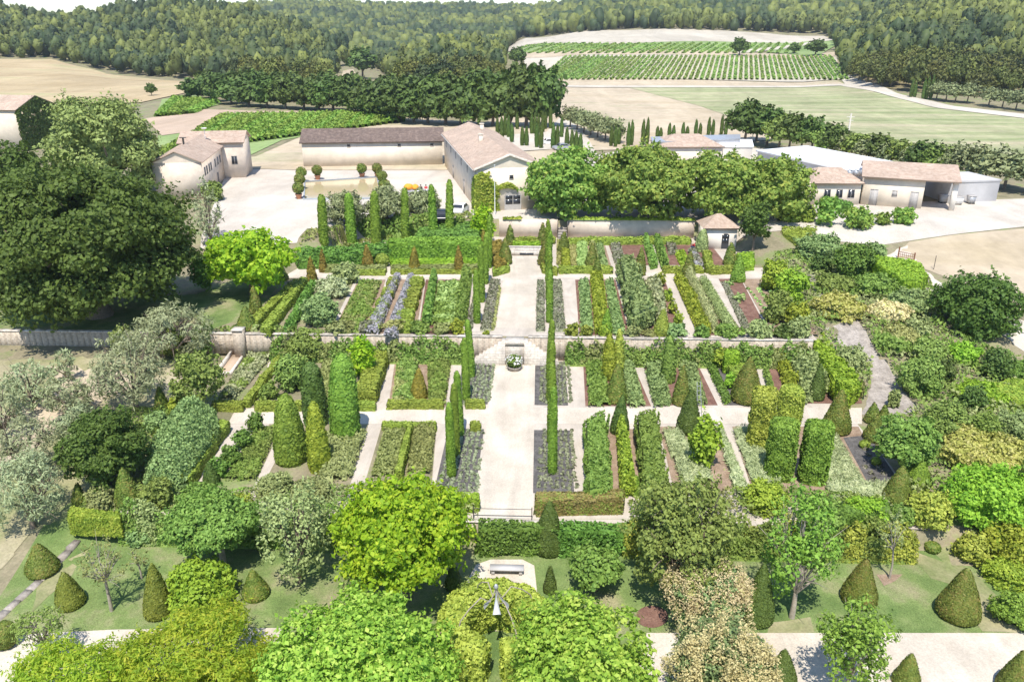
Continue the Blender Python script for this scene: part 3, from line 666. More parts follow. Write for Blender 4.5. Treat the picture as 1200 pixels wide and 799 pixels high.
# soil under the beds
for q, m, z in [(quad((685,768),(690,784),503,578),'brown_soil',0), (quad((772,843),(790,868),500,575),'brown_soil',0), (quad((858,1006),(886,1052),500,590),'brown_soil',0),
      (quad((683,738),(686,763),418,476),'red_soil',0), (quad((752,812),(766,841),416,475),'red_soil',0), (quad((821,880),(850,900),416,475),'slate_soil',0), (quad((889,1006),(916,1010),416,473),'red_soil',0),
      (quad((464,530),(455,522),416,477),'brown_soil',0), (quad((330,457),(300,440),416,478),'garden_earth',0), (quad((262,318),(215,300),412,478),'garden_earth',0),
      (quad((448,512),(424,505),497,578),'garden_earth',0), (quad((345,432),(300,405),497,585),'garden_earth',0), (quad((316,332),(228,290),497,585),'garden_earth',0), (quad((215,276),(140,220),480,585),'garden_earth',0),
      (quad((674,721),(679,738),328,393),'red_soil',2.3), (quad((727,779),(744,802),328,393),'red_soil',2.3), (quad((790,826),(818,873),328,393),'red_soil',2.3), (quad((842,868),(878,902),327,392),'red_soil',2.3), (quad((869,905),(905,960),327,392),'brown_soil',2.3),
      (quad((499,552),(490,538),328,393),'red_soil',2.3), (quad((455,498),(440,487),328,393),'brown_soil',2.3), (quad((420,452),(388,432),328,393),'brown_soil',2.3), (quad((360,416),(310,384),328,393),'garden_earth',2.3), (quad((290,352),(222,306),328,391),'garden_earth',2.3),
      (quad((653,708),(655,716),284,311),'brown_soil',2.3), (quad((712,752),(722,768),284,311),'red_soil',2.3), (quad((770,832),(782,852),286,311),'red_soil',2.3)]: S(q, m, z)

# front row, right of the centre
hedge([(688,494),(708,484),(714,570),(692,576)], 0, 1.6, 'loose green hedge row, left one of the two framing the climber bed', 'mid_green', 'leafy_hedge', wob=1.6, jit=.9, lp=3)
hedge([(748,486),(768,483),(780,560),(758,572)], 0, 1.6, 'loose green hedge row, right one of the two framing the climber bed', 'mid_green', 'leafy_hedge', wob=1.6, jit=.9, lp=3)
heap([(722,482),(730,482),(746,566),(728,568)], 0, 1.9, 'yellow green climber row on its trellis between two hedge rows', 'golden', 'trained_climber', 'climber', 3, .35, .4, cover=1.6)
topiary('cone', 716,737,462,511, 'flared dark cone at the head of the yellow climber row', 'cypress_dark', z=0)
topiary('cone', 738,751,557,582, 'little clipped cone at the front end of the climber bed', 'cypress', z=0)
heap([(775,503),(796,501),(838,560),(800,566)], 0, .6, 'silvery green grass bed left of the bright vine arch', 'sage_white', 'ornamental_grass', 'grasses', 3.2, .3, .5, 2, 1.4, 'stuff', la=.9, lb=.16)
heap([(838,498),(848,500),(880,575),(862,578)], 0, .6, 'grey green grass strip right of the bright vine arch', 'sage_white', 'ornamental_grass', 'grasses', 3.2, .3, .5, 2, 1.4, 'stuff', la=.9, lb=.16)
topiary('cone', 795,822,454,512, 'dark cone with a leaning ladder beside the bright vine arch', 'cypress_dark', z=0)
shrub('vine', 806,846,482,556, 'bright green large leaved vine on an arch in front of a dark cone', 'bright_hedge', 4.4, 'vine', ncl=20, z=0)
heap([(858,501),(884,498),(918,566),(884,572)], 0, .55, 'variegated grass bed at the left foot of the hornbeam blocks', 'sage_white', 'ornamental_grass', 'grasses', 3.2, .3, .5, 2, 1.4, 'stuff', la=.9, lb=.16)
def block(x0, x1, yt, yb, label, mat):
    xc = (x0+x1)/2; g0 = P(xc, yb, 0); s = ppm(g0.y); r = (x1-x0)/2/s*.8; Y = g0.y + r; h = at(xc, yt, Y + r*.5).z
    V = []; k = 7; lv = np.linspace(0, h, max(3, int(h/.5)))
    ring = []
    for a in range(24):
        t = 2*math.pi*a/24; e = .62; cx, cy = math.cos(t), math.sin(t); ring.append((np.sign(cx)*abs(cx)**e*r, np.sign(cy)*abs(cy)**e*r))
    for z in list(lv) + [h]: V += [(x, y, z) for x, y in ring]
    V[-48:-24] = [(x*.97, y*.97, h - .12) for x, y in ring]; V[-24:] = [(x*.78, y*.78, h + .06) for x, y in ring]; n = len(lv) + 1; V.append((0, 0, h + .14)); V = np.array(V)
    Fq = [(j*24+i, j*24+(i+1) % 24, (j+1)*24+(i+1) % 24, (j+1)*24+i) for j in range(n-1) for i in range(24)]; Tt = [((n-1)*24+i, (n-1)*24+(i+1) % 24, n*24) for i in range(24)]
    V[:-1] += rng.normal(size=(len(V)-1, 3)) * .03
    g = Geo(); g.add(V, Fq); g.add(V, Tt); leafy(g, V, np.concatenate([tri(Fq), np.array(Tt)]), .15, 1.7, jit=.7, wob=.7)
    o = link('hornbeam_block', g.mesh('hornbeam_block', mat), loc=(g0.x, Y, 0), rz=R(-8)); tag(o, label, 'topiary', 'clipped hornbeam blocks in the right front bed')
block(877,907,455,529, 'pale gold clipped hornbeam block, back left of the four', 'hornbeam_gold')
block(911,941,453,506, 'clipped hornbeam block, back right of the four by the cross path', 'hornbeam_gold')
block(898,933,492,566, 'clipped hornbeam block, front left of the four', 'hornbeam')
block(938,973,494,570, 'wide clipped hornbeam block, front right of the four', 'hornbeam')
heap([(944,500),(968,498),(990,560),(1052,566),(1052,590),(975,590)], 0, .6, 'silvery striped grass band curving right of the hornbeam blocks', 'sage_white', 'ornamental_grass', 'grasses', 3.2, .3, .5, 2, 1.5, 'stuff', la=.9, lb=.16)
sheet('slate_bed', [(988,513),(1018,510),(1052,562),(1018,568)], 'slate_soil', .04, 0, 50)
tufts([(992,515),(1018,512),(1050,560),(1022,566)], .04, .9, .22, 'small lavender tufts on the slate square behind the maple', 'lavender_grey', 'lavender_tufts')
topiary('bell', 968,1000,457,512, 'leaning bell shaped yew by the slate square at the cross path', 'yew', 'clipped_bell', z=0)
topiary('cone', 1016,1033,472,498, 'left small cone at the right end of the cross path', 'yew', z=0)
topiary('cone', 1030,1043,474,497, 'right small cone at the right end of the cross path', 'yew', z=0)
topiary('cone', 1016,1041,487,520, 'low broad cone between the slate square and the maple', 'yew', z=0)
topiary('ball', 1009,1020,517,527, 'tiny round box ball on the back of the slate square', 'box', 'clipped_ball', z=0)
topiary('ball', 1023,1033,537,547, 'tiny round box ball in the middle of the slate square', 'box', 'clipped_ball', z=0)
tree('maple', 1026,1100,480,552, 552, 'rounded bright green maple over the right side of the slate square', 'tree', 'mid_green', 4.2, 44, .3, 1, .7)
topiary('cone', 1040,1073,546,596, 'broad dark cone left of the twin cones under the maple', 'yew', z=0)
topiary('cone', 1066,1095,538,575, 'broad cone just behind and right of another under the maple', 'cypress', z=0)
hedge([(985,592),(1040,590),(1045,600),(985,604)], -.3, 1.4, 'clipped dark hedge at the front edge of the right garden beds', 'laurel')

# back row of the lower terrace, right of the centre
heap([(686,419),(708,417),(716,471),(690,473)], 0, .7, 'low green herb rows left of the variegated climber pillar', 'mid_green', 'herb_row', 'herbs', 2.8, .35, .5, 1.5, 1.4, 'stuff')
heap([(724,411),(739,409),(756,472),(736,474)], 0, .7, 'low green herb strip right of the variegated climber pillar', 'blue_green', 'herb_row', 'herbs', 2.8, .35, .4, 1.5, 1.4, 'stuff')
topiary('spire', 706,721,391,447, 'tall variegated yellow climber pillar behind a dark cone', 'golden', 'climber_pillar', 'climber', z=0, lp=3.2)
topiary('spire', 718,730,386,444, 'tall pale climber pillar beside the variegated yellow one', 'hornbeam_gold', 'climber_pillar', 'climber', z=0, lp=3.2)
topiary('cone', 711,735,425,475, 'upright dark cone in front of the yellow climber pillar', 'yew', z=0)
heap([(751,409),(771,407),(788,470),(766,473)], 0, .75, 'catmint strip left of the rose pillar, soft blue green', 'blue_green', 'catmint_strip', 'catmint', 2.8, .35, .35, 1.5, 1.5, 'stuff')
heap([(791,408),(811,407),(829,470),(806,473)], 0, .75, 'catmint strip right of the rose pillar, soft blue green', 'blue_green', 'catmint_strip', 'catmint', 2.8, .35, .35, 1.5, 1.5, 'stuff')
topiary('spire', 776,791,393,450, 'loose dark rose pillar between two catmint strips', 'mid_green', 'climber_pillar', 'climber', z=0, lp=3.6)
topiary('cone', 789,808,426,477, 'upright cone between the catmint strips by the cross path', 'yew', z=0)
heap([(822,414),(832,412),(858,468),(848,472)], 0, .5, 'dark green low herb strip left of the lime shrubs', 'laurel', 'herb_row', 'herbs', 2.6, .3, .3, 1.5, 1.4, 'stuff')
shrub('lime_shrub', 832,851,407,434, 'lime green bush above another at the herb strip', 'golden', z=0)
shrub('lime_shrub', 848,864,436,458, 'small bright green bush left of the broad front cone', 'bright_hedge', z=0)
hedge([(850,408),(866,408),(866,417),(850,417)], 0, 1.8, 'square light green clipped box between lime bushes', 'bright_hedge')
hedge([(852,425),(872,425),(874,437),(858,437)], 0, .9, 'small square box hedge behind the broad front cone', 'box')
topiary('cone', 860,895,418,476, 'broad full cone next to the gold hornbeam block', 'yew', z=0)
heap([(894,430),(900,430),(912,468),(902,470)], 0, .8, 'green herbs along the path right of the broad cone', 'mid_green', 'herb_row', 'herbs', 2.8, .3, .4, kind='stuff')
# front of the right mixed border
heap([(903,399),(913,398),(934,450),(922,456)], 0, 1.1, 'yellow green shrub row along the dark soil strip', 'golden', 'shrub_row', 'shrubs', 3.4, .4, .6, 1.2)
heap([(918,398),(948,392),(974,448),(944,462)], 0, 1.8, 'soft grey green billowing shrub mass inside the clipped hedge', 'grey_green', 'shrub_mass', 'shrubs', 3.0, .9, .5, .9)
hedge([(943,392),(961,389),(1008,448),(990,462)], 0, 1.7, 'bright clipped leafy hedge running down the right border', 'bright_hedge', 'clipped_hedge', wob=1.2, lp=3.2)
topiary('cone', 950,968,426,471, 'dark narrow cone in shrubs at the end of the bright hedge', 'cypress_dark', z=0)
shrub('lime_shrub', 921,938,434,456, 'small variegated yellow bush at the dark soil strip end', 'golden', z=0)
# left of the centre, back row of the lower terrace
heap([(466,413),(492,410),(486,470),(458,474)], 0, .7, 'wispy yellow green perennials left of the rust cone', 'dull_green', 'perennials', 'plants', 2.8, .4, .6, 1.2, 1.3, 'stuff', mats=['gold_dry'])
heap([(500,410),(530,410),(522,470),(502,472)], 0, .7, 'wispy green perennials right of the rust cone', 'dull_green', 'perennials', 'plants', 2.8, .4, .6, 1.2, 1.3, 'stuff', mats=['mid_green'])
topiary('cone', 480,500,431,470, 'rust brown pointed cone in the perennials left of the path', 'yew_rust', z=0)
hedge([(455,468),(518,468),(519,473),(455,473)], 0, .55, 'low box edging in front of the rust cone', 'box')
hedge([(546,468),(567,468),(567,473),(546,473)], 0, .55, 'short low box edging left of the central path', 'box')
hedge([(440,410),(455,410),(440,458),(415,458)], 0, 1.1, 'broad clipped box hedge block left of the perennials', 'box', wob=.8)
shrub('fig_bush', 409,441,393,448, 'bright green large leaved bush behind the box hedge block', 'mulberry', 4, z=0)
hedge([(416,470),(440,470),(440,475),(414,475)], 0, .55, 'low box edging in front of the clipped box block', 'box')
hedge([(300,470),(354,470),(354,475),(298,475)], 0, .6, 'low box edging behind the hornbeam pyramids', 'box')
shrub('holly_bush', 320,363,410,463, 'yellow tinged dark evergreen bush behind the leafy pyramids', 'dull_green', 3.4, z=0)
shrub('evergreen_bush', 336,384,384,428, 'yellow topped evergreen mound near the wall behind the pyramids', 'dull_green', 3.4)
shrub('herb_mound', 300,328,446,472, 'soft green herb mound beside the diagonal box hedge', 'mid_green', z=0, ncl=12)
heap([(384,405),(400,402),(386,470),(362,470)], 0, .6, 'grass green planting behind the tall hornbeam columns', 'dry_green', 'perennials', 'plants', 2.8, .4, .5, kind='stuff')
# triangular white bed on the left
hedge([(325,416),(331,416),(292,470),(284,470)], 0, .65, 'diagonal low box hedge of the white flower bed, right side', 'box')
hedge([(251,469),(284,469),(284,475),(249,475)], 0, .65, 'front low box hedge of the white flower bed', 'box')
heap([(290,414),(322,412),(276,464),(256,464)], 0, .55, 'white flowering silver foliage in the diagonal bed', 'sage_white', 'white_perennials', 'plants', 3, .3, .6, 1.2, 1.4, 'stuff', mats=['mid_green'])
# leafy pyramids
topiary('taper', 385,419,415,520, 'largest and tallest dark hornbeam column on the left cross path', 'hornbeam', 'hornbeam_pyramid', z=0, lp=3.4)
topiary('taper', 354,382,424,502, 'tall dark hornbeam column between two lighter pyramids', 'cypress_dark', 'hornbeam_pyramid', z=0, lp=3.4)
topiary('spire', 318,356,461,548, 'bright leafy hornbeam pyramid, front left of the group', 'hornbeam', 'hornbeam_pyramid', z=0, lp=3.4)
topiary('spire', 360,385,469,556, 'golden leafy slender pyramid, front right of the group', 'golden', 'hornbeam_pyramid', z=0, lp=3.4)
# front row left
heap([(450,500),(478,497),(470,552),(434,556)], 0, .6, 'dry yellowish meadow plants in the bed behind the mulberry, left half', 'dry_green', 'perennials', 'plants', 2.8, .3, .5, kind='stuff')
heap([(484,500),(511,498),(505,552),(476,556)], 0, .6, 'dry yellowish meadow plants in the bed behind the mulberry, right half', 'dry_green', 'perennials', 'plants', 2.8, .3, .5, kind='stuff')
hedge([(478,497),(483,497),(470,550),(463,550)], 0, .9, 'thin dark clipped hedge splitting the bed behind the mulberry', 'box')
hedge([(449,494),(511,494),(511,499),(448,499)], 0, .5, 'low box edging at the back of the bed behind the mulberry', 'box')
hedge([(552,494),(562,494),(562,500),(552,500)], 0, .5, 'tiny box edging stub beside the left slate bed', 'box')
heap([(383,505),(430,502),(412,556),(372,562)], 0, .8, 'grey green soft shrubs right of the golden pyramid', 'grey_green', 'shrub_mass', 'shrubs', 3, .5, .5, kind=None)
heap([(300,500),(326,498),(300,560),(262,560)], 0, .5, 'green mixed herbs between dark hedge row and pyramids', 'dull_green', 'perennials', 'plants', 2.8, .4, .5, kind='stuff', mats=['mid_green'])
for i, (a, b, c, d, l) in enumerate([(288,311,480,512,'topmost'), (272,297,500,532,'second from top'), (256,284,518,550,'third from top'), (242,268,534,564,'lowest')]):
    shrub('dark_evergreen', a, b, c, d, l + ' glossy dark evergreen bush of the diagonal row left of the pyramids', 'laurel', 3.2, ncl=14, z=0, group='glossy dark bushes in a diagonal row')
hedge([(258,492),(268,493),(222,560),(206,558)], 0, .9, 'dark clipped box hedge along the diagonal path, left side', 'box')
heap([(212,470),(252,474),(256,500),(214,556),(166,562),(172,524)], 0, 2.6, 'large soft blue green mound of shrubs beside the diagonal path', 'blue_green', 'shrub_mass', 'shrubs', 2.8, 1.6, .28, .6, 1.6)
topiary('cone', 236,254,541,572, 'small dark cone at the foot of the diagonal path', 'cypress_dark', z=0)

# upper terrace, front row, right
heap([(678,328),(690,327),(696,388),(681,390)], 2.3, .7, 'blue green leafy vegetable row left of the yellow dill', 'blue_green', 'vegetable_row', 'vegetables', 2.8, .3, .4, 1.5, 1.5, 'stuff')
heap([(692,321),(706,320),(714,384),(698,386)], 2.3, 1.0, 'feathery yellow green dill row in the vegetable bed', 'golden', 'vegetable_row', 'vegetables', 2.8, .35, .4, 1.5, 1.6, 'stuff')
heap([(709,328),(719,328),(733,388),(718,390)], 2.3, .6, 'blue green cabbage row right of the yellow dill', 'blue_green', 'vegetable_row', 'vegetables', 2.8, .3, .5, 2, 1.5, 'stuff')
hedge([(727,302),(741,301),(764,362),(744,372)], 2.3, 1.8, 'tall leafy pear hedge casting a dark shadow on the path', 'blue_green', 'leafy_hedge', wob=1.8, jit=.9, lp=3.2)
heap([(757,326),(774,324),(782,370),(770,374)], 2.3, 1.0, 'silvery artichokes right of the pear hedge', 'sage_white', 'artichokes', 'vegetables', 4, .5, .6, 1.3, kind=None)
topiary('cone', 704,717,362,393, 'small cone at the front of the yellow dill row', 'cypress', z=2.3)
topiary('cone', 767,785,362,395, 'broad little cone at the front of the pear hedge', 'box', z=2.3)
for i, (a, b, c, d, l) in enumerate([(769,780,318,338,'farthest'), (778,788,336,355,'second farthest'), (783,794,350,370,'third farthest'), (789,801,364,386,'nearest')]):
    shrub('fruit_bush', a, b, c, d, l + ' yellow green bush lining the path beside the artichokes', 'golden', 3, ncl=10, z=2.3, group='yellow green bushes beside the artichokes')
heap([(790,322),(800,321),(834,384),(820,388)], 2.3, 1.1, 'yellow green staked tomato row along the path', 'golden', 'vegetable_row', 'vegetables', 3, .35, .6, 1.6, 1.5)
heap([(803,318),(811,317),(842,380),(834,382)], 2.3, 1.5, 'brownish row of dry stalks between two vegetable rows', 'grass_stalk', 'bean_row', 'vegetables', 2.6, .3, .4, 1.5, 1.3, la=1.0, lb=.14)
heap([(818,326),(828,324),(866,386),(852,389)], 2.3, .8, 'leek row of grey green blades beside the path', 'grey_green', 'leek_row', 'vegetables', 2.8, .3, .3, 2, 1.5, 'stuff', la=.9, lb=.16)
heap([(845,330),(852,330),(882,388),(872,389)], 2.34, .2, 'low dark herb edging of the salad bed', 'lavender_grey', 'herb_row', 'herbs', 2.4, .2, .4, kind='stuff')
shrub('lettuce', 859,874,342,356, 'pale green lettuce clump farther back on dark soil', 'lettuce', 2.6, 'lettuce', 10, z=2.3, core=.5)
shrub('lettuce', 882,899,374,385, 'pale green lettuce clump at the front of the dark soil', 'lettuce', 2.6, 'lettuce', 10, z=2.3, core=.5)
shrub('lettuce', 850,860,329,336, 'tiny pale lettuce clump at the back of the dark soil', 'lettuce', 2.6, 'lettuce', 10, z=2.3, core=.5)
tufts([(872,336),(902,334),(950,388),(912,390)], 2.35, 1.1, .22, 'scattered young plants on the pale soil right of the salads', 'lettuce', 'seedlings')
# upper terrace, back row, right
sheet('gold_groundcover_bed', [(652,281),(676,281),(676,311),(652,311)], 'meadow', .045, 2.3, 50)
heap([(653,280),(676,280),(676,310),(652,310)], 2.3, .22, 'pale gold ground cover square by the gate steps', 'gold_dry', 'gold_groundcover', 'plants', 2.2, .15, .3, kind='stuff')
topiary('cone', 654,667,271,297, 'cone on the pale gold square nearest the gate steps', 'yew', z=2.3)
hedge([(659,292),(666,292),(668,308),(660,308)], 2.3, .9, 'short yellow clipped box in front of the gate cone', 'golden')
heap([(676,283),(688,282),(690,310),(676,312)], 2.3, .6, 'pale blue green cabbages beside the gold square', 'lettuce', 'vegetable_row', 'vegetables', 2.6, .25, .5, kind='stuff')
heap([(690,284),(697,283),(702,308),(694,308)], 2.3, .8, 'mixed tall flowers between two cabbage rows', 'dry_green', 'flower_row', 'plants', 2.4, .25, .6, kind='stuff', mats=['gold_dry'])
heap([(697,284),(706,283),(713,311),(704,312)], 2.3, .5, 'blue green cabbages right of the tall flowers', 'blue_green', 'vegetable_row', 'vegetables', 2.6, .25, .5, kind='stuff')
topiary('cone', 686,701,286,315, 'cone behind the low box edging, among cabbages', 'yew', z=2.3)
topiary('cone', 695,705,301,325, 'slim cone in front of the box edging at the dill row', 'yew', z=2.3)
hedge([(655,312),(717,312),(717,316),(655,316)], 2.3, .55, 'low box edging below the gold square and cabbages', 'box')
heap([(714,282),(726,281),(735,312),(722,314)], 2.33, .4, 'grey blue lavender strip left of the red soil', 'lavender_grey', 'lavender_strip', 'lavender', 2.4, .3, .4, kind='stuff')
heap([(754,278),(759,277),(771,308),(763,310)], 2.3, 1.2, 'dark bean hedge, left of two standing behind the pear hedge', 'mid_green', 'bean_row', 'vegetables', 2.8, .3, .4, cover=1.6)
heap([(766,278),(774,277),(784,308),(776,310)], 2.3, 1.2, 'dark bean hedge, right of two standing behind the pear hedge', 'mid_green', 'bean_row', 'vegetables', 2.8, .3, .4, cover=1.6)
topiary('cone', 744,757,289,324, 'cone at the back of the tall pear hedge', 'yew', z=2.3)
heap([(780,285),(790,283),(796,296),(784,298)], 2.33, .35, 'mauve grey lavender patch left of the herb square', 'lavender_grey', 'lavender_strip', 'lavender', 2.4, .3, .4, kind='stuff')
heap([(790,294),(803,293),(808,309),(797,311)], 2.33, .3, 'bright green herb square beside a cone', 'bright_hedge', 'herb_row', 'herbs', 2.4, .2, .3, kind='stuff')
heap([(806,292),(814,290),(826,310),(814,312)], 2.33, .5, 'purple lavender strip leading to the garden pavilion', 'lavender_bloom', 'lavender_strip', 'lavender', 2.4, .3, .4, kind='stuff', mats=['lavender_grey'])
topiary('cone', 800,815,294,327, 'cone beside the bright herb square', 'yew', z=2.3)
hedge([(778,312),(822,312),(824,316),(778,316)], 2.3, .5, 'low box edging below the herb square', 'box')
hedge([(824,294),(832,293),(836,311),(828,312)], 2.3, .9, 'clipped box block left of the pavilion cone', 'box')
hedge([(832,312),(872,311),(873,316),(833,317)], 2.3, .55, 'low box edging in front of the pavilion cone', 'box')
hedge([(864,296),(882,296),(884,309),(866,310)], 2.3, .9, 'clipped box block right of the pavilion cone', 'bright_hedge')
topiary('cone', 849,864,284,312, 'cone in front of the garden pavilion', 'yew', z=2.3)
topiary('cone', 858,874,298,332, 'blue green cone below the pavilion by the cross path', 'hornbeam', z=2.3)
topiary('spire', 816,830,269,296, 'pale clipped pillar at the left corner of the pavilion', 'grey_green', 'clipped_pillar', z=2.3)
wv = lambda p: (lambda X: .25 * np.abs(np.sin((X - p) * math.pi / 4.0)))
hedge([(667,280),(809,279),(809,283),(667,284)], 2.3, .45, 'scalloped low hedge along the foot of the cream wall right of the gate', 'box', wavy=wv(1.0), name='scalloped_hedge')
hedge([(592,280),(650,280),(650,283),(592,283)], 2.3, .4, 'scalloped low hedge along the wall left of the gate', 'box', wavy=wv(.4), name='scalloped_hedge')
hedge([(601,283),(632,283),(632,288),(601,288)], 2.3, .9, 'bright clipped hedge behind the stone basin', 'bright_hedge')
topiary('cone', 592,603,263,289, 'left cone flanking the hedge behind the stone basin', 'yew', z=2.3)
topiary('cone', 630,641,261,289, 'right cone flanking the hedge behind the stone basin', 'yew', z=2.3)
topiary('cone', 584,600,279,311, 'cone at the left front corner of the basin court', 'yew', z=2.3)
topiary('cone', 630,645,280,312, 'cone at the right front corner of the basin court', 'yew', z=2.3)
hedge([(576,283),(587,281),(592,308),(580,312)], 2.3, .9, 'rusty clipped hedge left of the basin court', 'yew_rust')
hedge([(578,314),(596,308),(596,315),(578,320)], 2.3, .5, 'low box corner at the left of the central path top', 'box')
hedge([(634,308),(652,313),(652,319),(636,316)], 2.3, .5, 'low box corner at the right of the central path top', 'box')
topiary('cone', 562,572,268,296, 'rust tinged cone at the right end of the great hedge block', 'yew_rust', z=2.3)
# upper terrace left
hedge([(457,280),(562,278),(565,284),(456,287)], 2.3, 2.3, 'great dark green hedge block, long bright clipped top', 'cypress', 'hedge_block', wob=.7)
hedge([(492,268),(548,258),(560,264),(562,276),(486,277)], 3.2, 1.2, 'deep flat topped hedge mass behind the great hedge block', 'laurel', 'hedge_block', wob=.7)
hedge([(458,304),(565,303),(565,307),(458,308)], 2.3, .5, 'low bright box line at the foot of the great hedge', 'bright_hedge')
hedge([(459,311),(567,310),(568,314),(459,315)], 2.3, .5, 'pale low hedge line behind the left cross path', 'dry_green')
hedge([(459,315.5),(565,315),(566,318),(459,319)], 2.3, .35, 'lowest box line bordering the left cross path', 'box')
hedge([(379,310),(452,311),(452,315),(379,315)], 2.3, .5, 'pale low hedge line left of the lavender rows', 'dry_green')
hedge([(412,316.5),(452,316.5),(452,320),(411,320)], 2.3, .35, 'low box line in front of the orange cone', 'box')
hedge([(350,292),(400,291),(457,285),(457,293),(400,299),(350,301)], 2.3, 1.6, 'loose leafy ivy hedge left of the great hedge block', 'laurel', 'leafy_hedge', wob=1.5)
topiary('cone', 424,437,287,316, 'orange brown cone by the ivy hedge', 'yew_rust', z=2.3)
topiary('cone', 479,491,288,319, 'orange brown cone before the left part of the great hedge', 'yew_rust', z=2.3)
topiary('cone', 532,543,287,320, 'orange brown cone before the right part of the great hedge', 'yew_rust', z=2.3)
topiary('cone', 374,382,292,320, 'small brownish cone at the left end of the ivy hedge', 'yew_rust', z=2.3)
topiary('ball', 439,455,298,314, 'round clipped ball on the ivy hedge line', 'box', 'clipped_ball', z=2.3)
for a, b, mt in ((456,466,'box'),(482,496,'box')):
    for k in range(5):
        y0 = 324 + k * 12.5; f = k / 5 * 13; dx = -14 if a < 470 else -11
        o = k * dx / 5 * (1.8 if a < 470 else 1.6)
        hedge([(a+o-k*1.2, y0), (b+o, y0), (b+o-2, y0+9), (a+o-3-k*1.2, y0+9)], 2.3, .7, '%s clipped box square of the chequered bed, %s of the lavender' % (('farthest','second farthest','middle','second nearest','nearest')[k], 'left' if a < 470 else 'right'), mt, 'box_square', group='chequered box squares')
heap([(462,322),(470,322),(444,388),(426,388)], 2.33, .75, 'left purple lavender row of the chequered bed', 'lavender_bloom', 'lavender_row', 'lavender', 2.4, .3, .05, 1.5, 2.0, 'stuff')
heap([(478,322),(486,322),(466,392),(449,392)], 2.33, .75, 'right purple lavender row of the chequered bed', 'lavender_bloom', 'lavender_row', 'lavender', 2.4, .3, .05, 1.5, 2.0, 'stuff')
heap([(505,318),(512,318),(505,372),(494,374)], 2.3, 1.5, 'trained leafy fruit hedge left of the kitchen bed', 'mid_green', 'espalier', 'fruit hedge', 3, .35, .3, 1.2, 1.7, prob=.9)
heap([(541,318),(553,318),(546,374),(532,376)], 2.3, 1.3, 'trained leafy fruit hedge right of the kitchen bed', 'mid_green', 'espalier', 'fruit hedge', 3, .35, .4, 1.2, 1.7)
heap([(513,330),(540,330),(535,378),(505,378)], 2.3, .7, 'dense green squash plants filling the kitchen bed', 'mid_green', 'squash_bed', 'vegetables', 3.4, .4, .5, 1.2, 1.5, 'stuff', mats=['lettuce'])
heap([(421,328),(448,328),(424,388),(390,390)], 2.3, .5, 'brown green meadow planting left of the chequered bed', 'dull_green', 'perennials', 'plants', 2.8, .4, .5, 1.2, 1.4, 'stuff', mats=['dry_green','mid_green'])
shrub('rosemary', 388,422,306,335, 'topmost grey green round bush of the diagonal row', 'grey_green', z=2.3)
shrub('rosemary', 368,412,322,352, 'pale grey middle bush of the diagonal row', 'sage_white', z=2.3)
shrub('rosemary', 351,398,342,386, 'large round fresh green bush, lowest of the diagonal row', 'blue_green', 3, ncl=34, z=2.3)
hedge([(353,325),(360,325),(316,384),(306,382)], 2.3, .8, 'diagonal box hedge left of the round bushes', 'box')
hedge([(344,328),(350,328),(300,378),(290,376)], 2.3, .8, 'outer diagonal box hedge at the left garden edge', 'box')
heap([(362,330),(372,330),(345,382),(330,386)], 2.3, .9, 'dark glossy row between diagonal hedge and round bushes', 'laurel', 'shrub_row', 'shrubs', 3, .4, .5, 1.2)
for nm, a, b, c, d, l, mt in [('cone',321,336,311,330,'leaning cone under the lime tree','yew'), ('cone',359,370,300,331,'yellowish slim cone near the ivy hedge left end','yew_rust'), ('cone',264,286,359,402,'dark cone on the lawn behind the stone trough','yew'), ('cone',291,306,335,369,'dark cone on the left lawn below the lime tree','yew')]:
    topiary('cone', a, b, c, d, l, mt)
# planting on and below the terrace wall
for x0, x1, y0, y1, l, m in [(384,412,398,420,'round bush at the far left end of the wall planting','grey_green'), (450,478,388,412,'yellow flowering bush on the terrace edge','gold_dry'), (478,505,392,414,'green bush left of the yellow border','mid_green'), (505,530,396,415,'orange tinted bush in the wall border','dry_green'),
       (527,546,388,412,'round yellow green bush left of the cypress by the wall','golden'), (566,574,393,399,'very small green tuft on the wall left of the steps','golden'), (662,680,388,408,'round topped yellow bush right of the cypress at the wall','box'), (680,694,390,408,'second round yellow bush at the wall right of the cypress','box'),
       (700,716,384,402,'pale yellow bush beneath the small cone','golden'), (732,752,392,410,'dull green bush on the wall before the pear hedge','grey_green'), (752,768,396,408,'small yellowish tuft in the wall border','dry_green'), (768,806,388,408,'blue green herb mound on the wall border','blue_green'), (810,834,394,412,'dark clipped mound at the wall before the leeks','laurel'), (834,872,388,410,'bright green leafy bush below the salad bed','mid_green'), (872,905,390,418,'grey leaved bush at the head of the soil strip','grey_green'),
       (418,450,384,404,'pale mauve flowering bush at the wall top','lavender_grey'), (395,420,380,400,'low dry green bush left of the mauve flowers','dry_green')]:
    shrub('border_bush', x0, x1, y0, y1, l, m, ncl=12, cover=1.2)
WB = [(-25.5,69.2),(-6.7,69.2),(-6.7,70.75),(-25.5,70.75)]
heap(None, 0, 1.9, 'mixed low planting along the foot of the terrace wall, left', 'dull_green', 'wall_border', 'plants', 3, .45, .75, 1.4, kind='stuff', mats=['mid_green','dry_green'], wpts=WB)
WB = [(2.7,69.2),(25.5,69.2),(25.5,70.75),(2.7,70.75)]
heap(None, 0, 1.8, 'mixed low planting along the foot of the terrace wall, right', 'dull_green', 'wall_border', 'plants', 3, .45, .75, 1.4, kind='stuff', mats=['mid_green','dry_green'], wpts=WB)
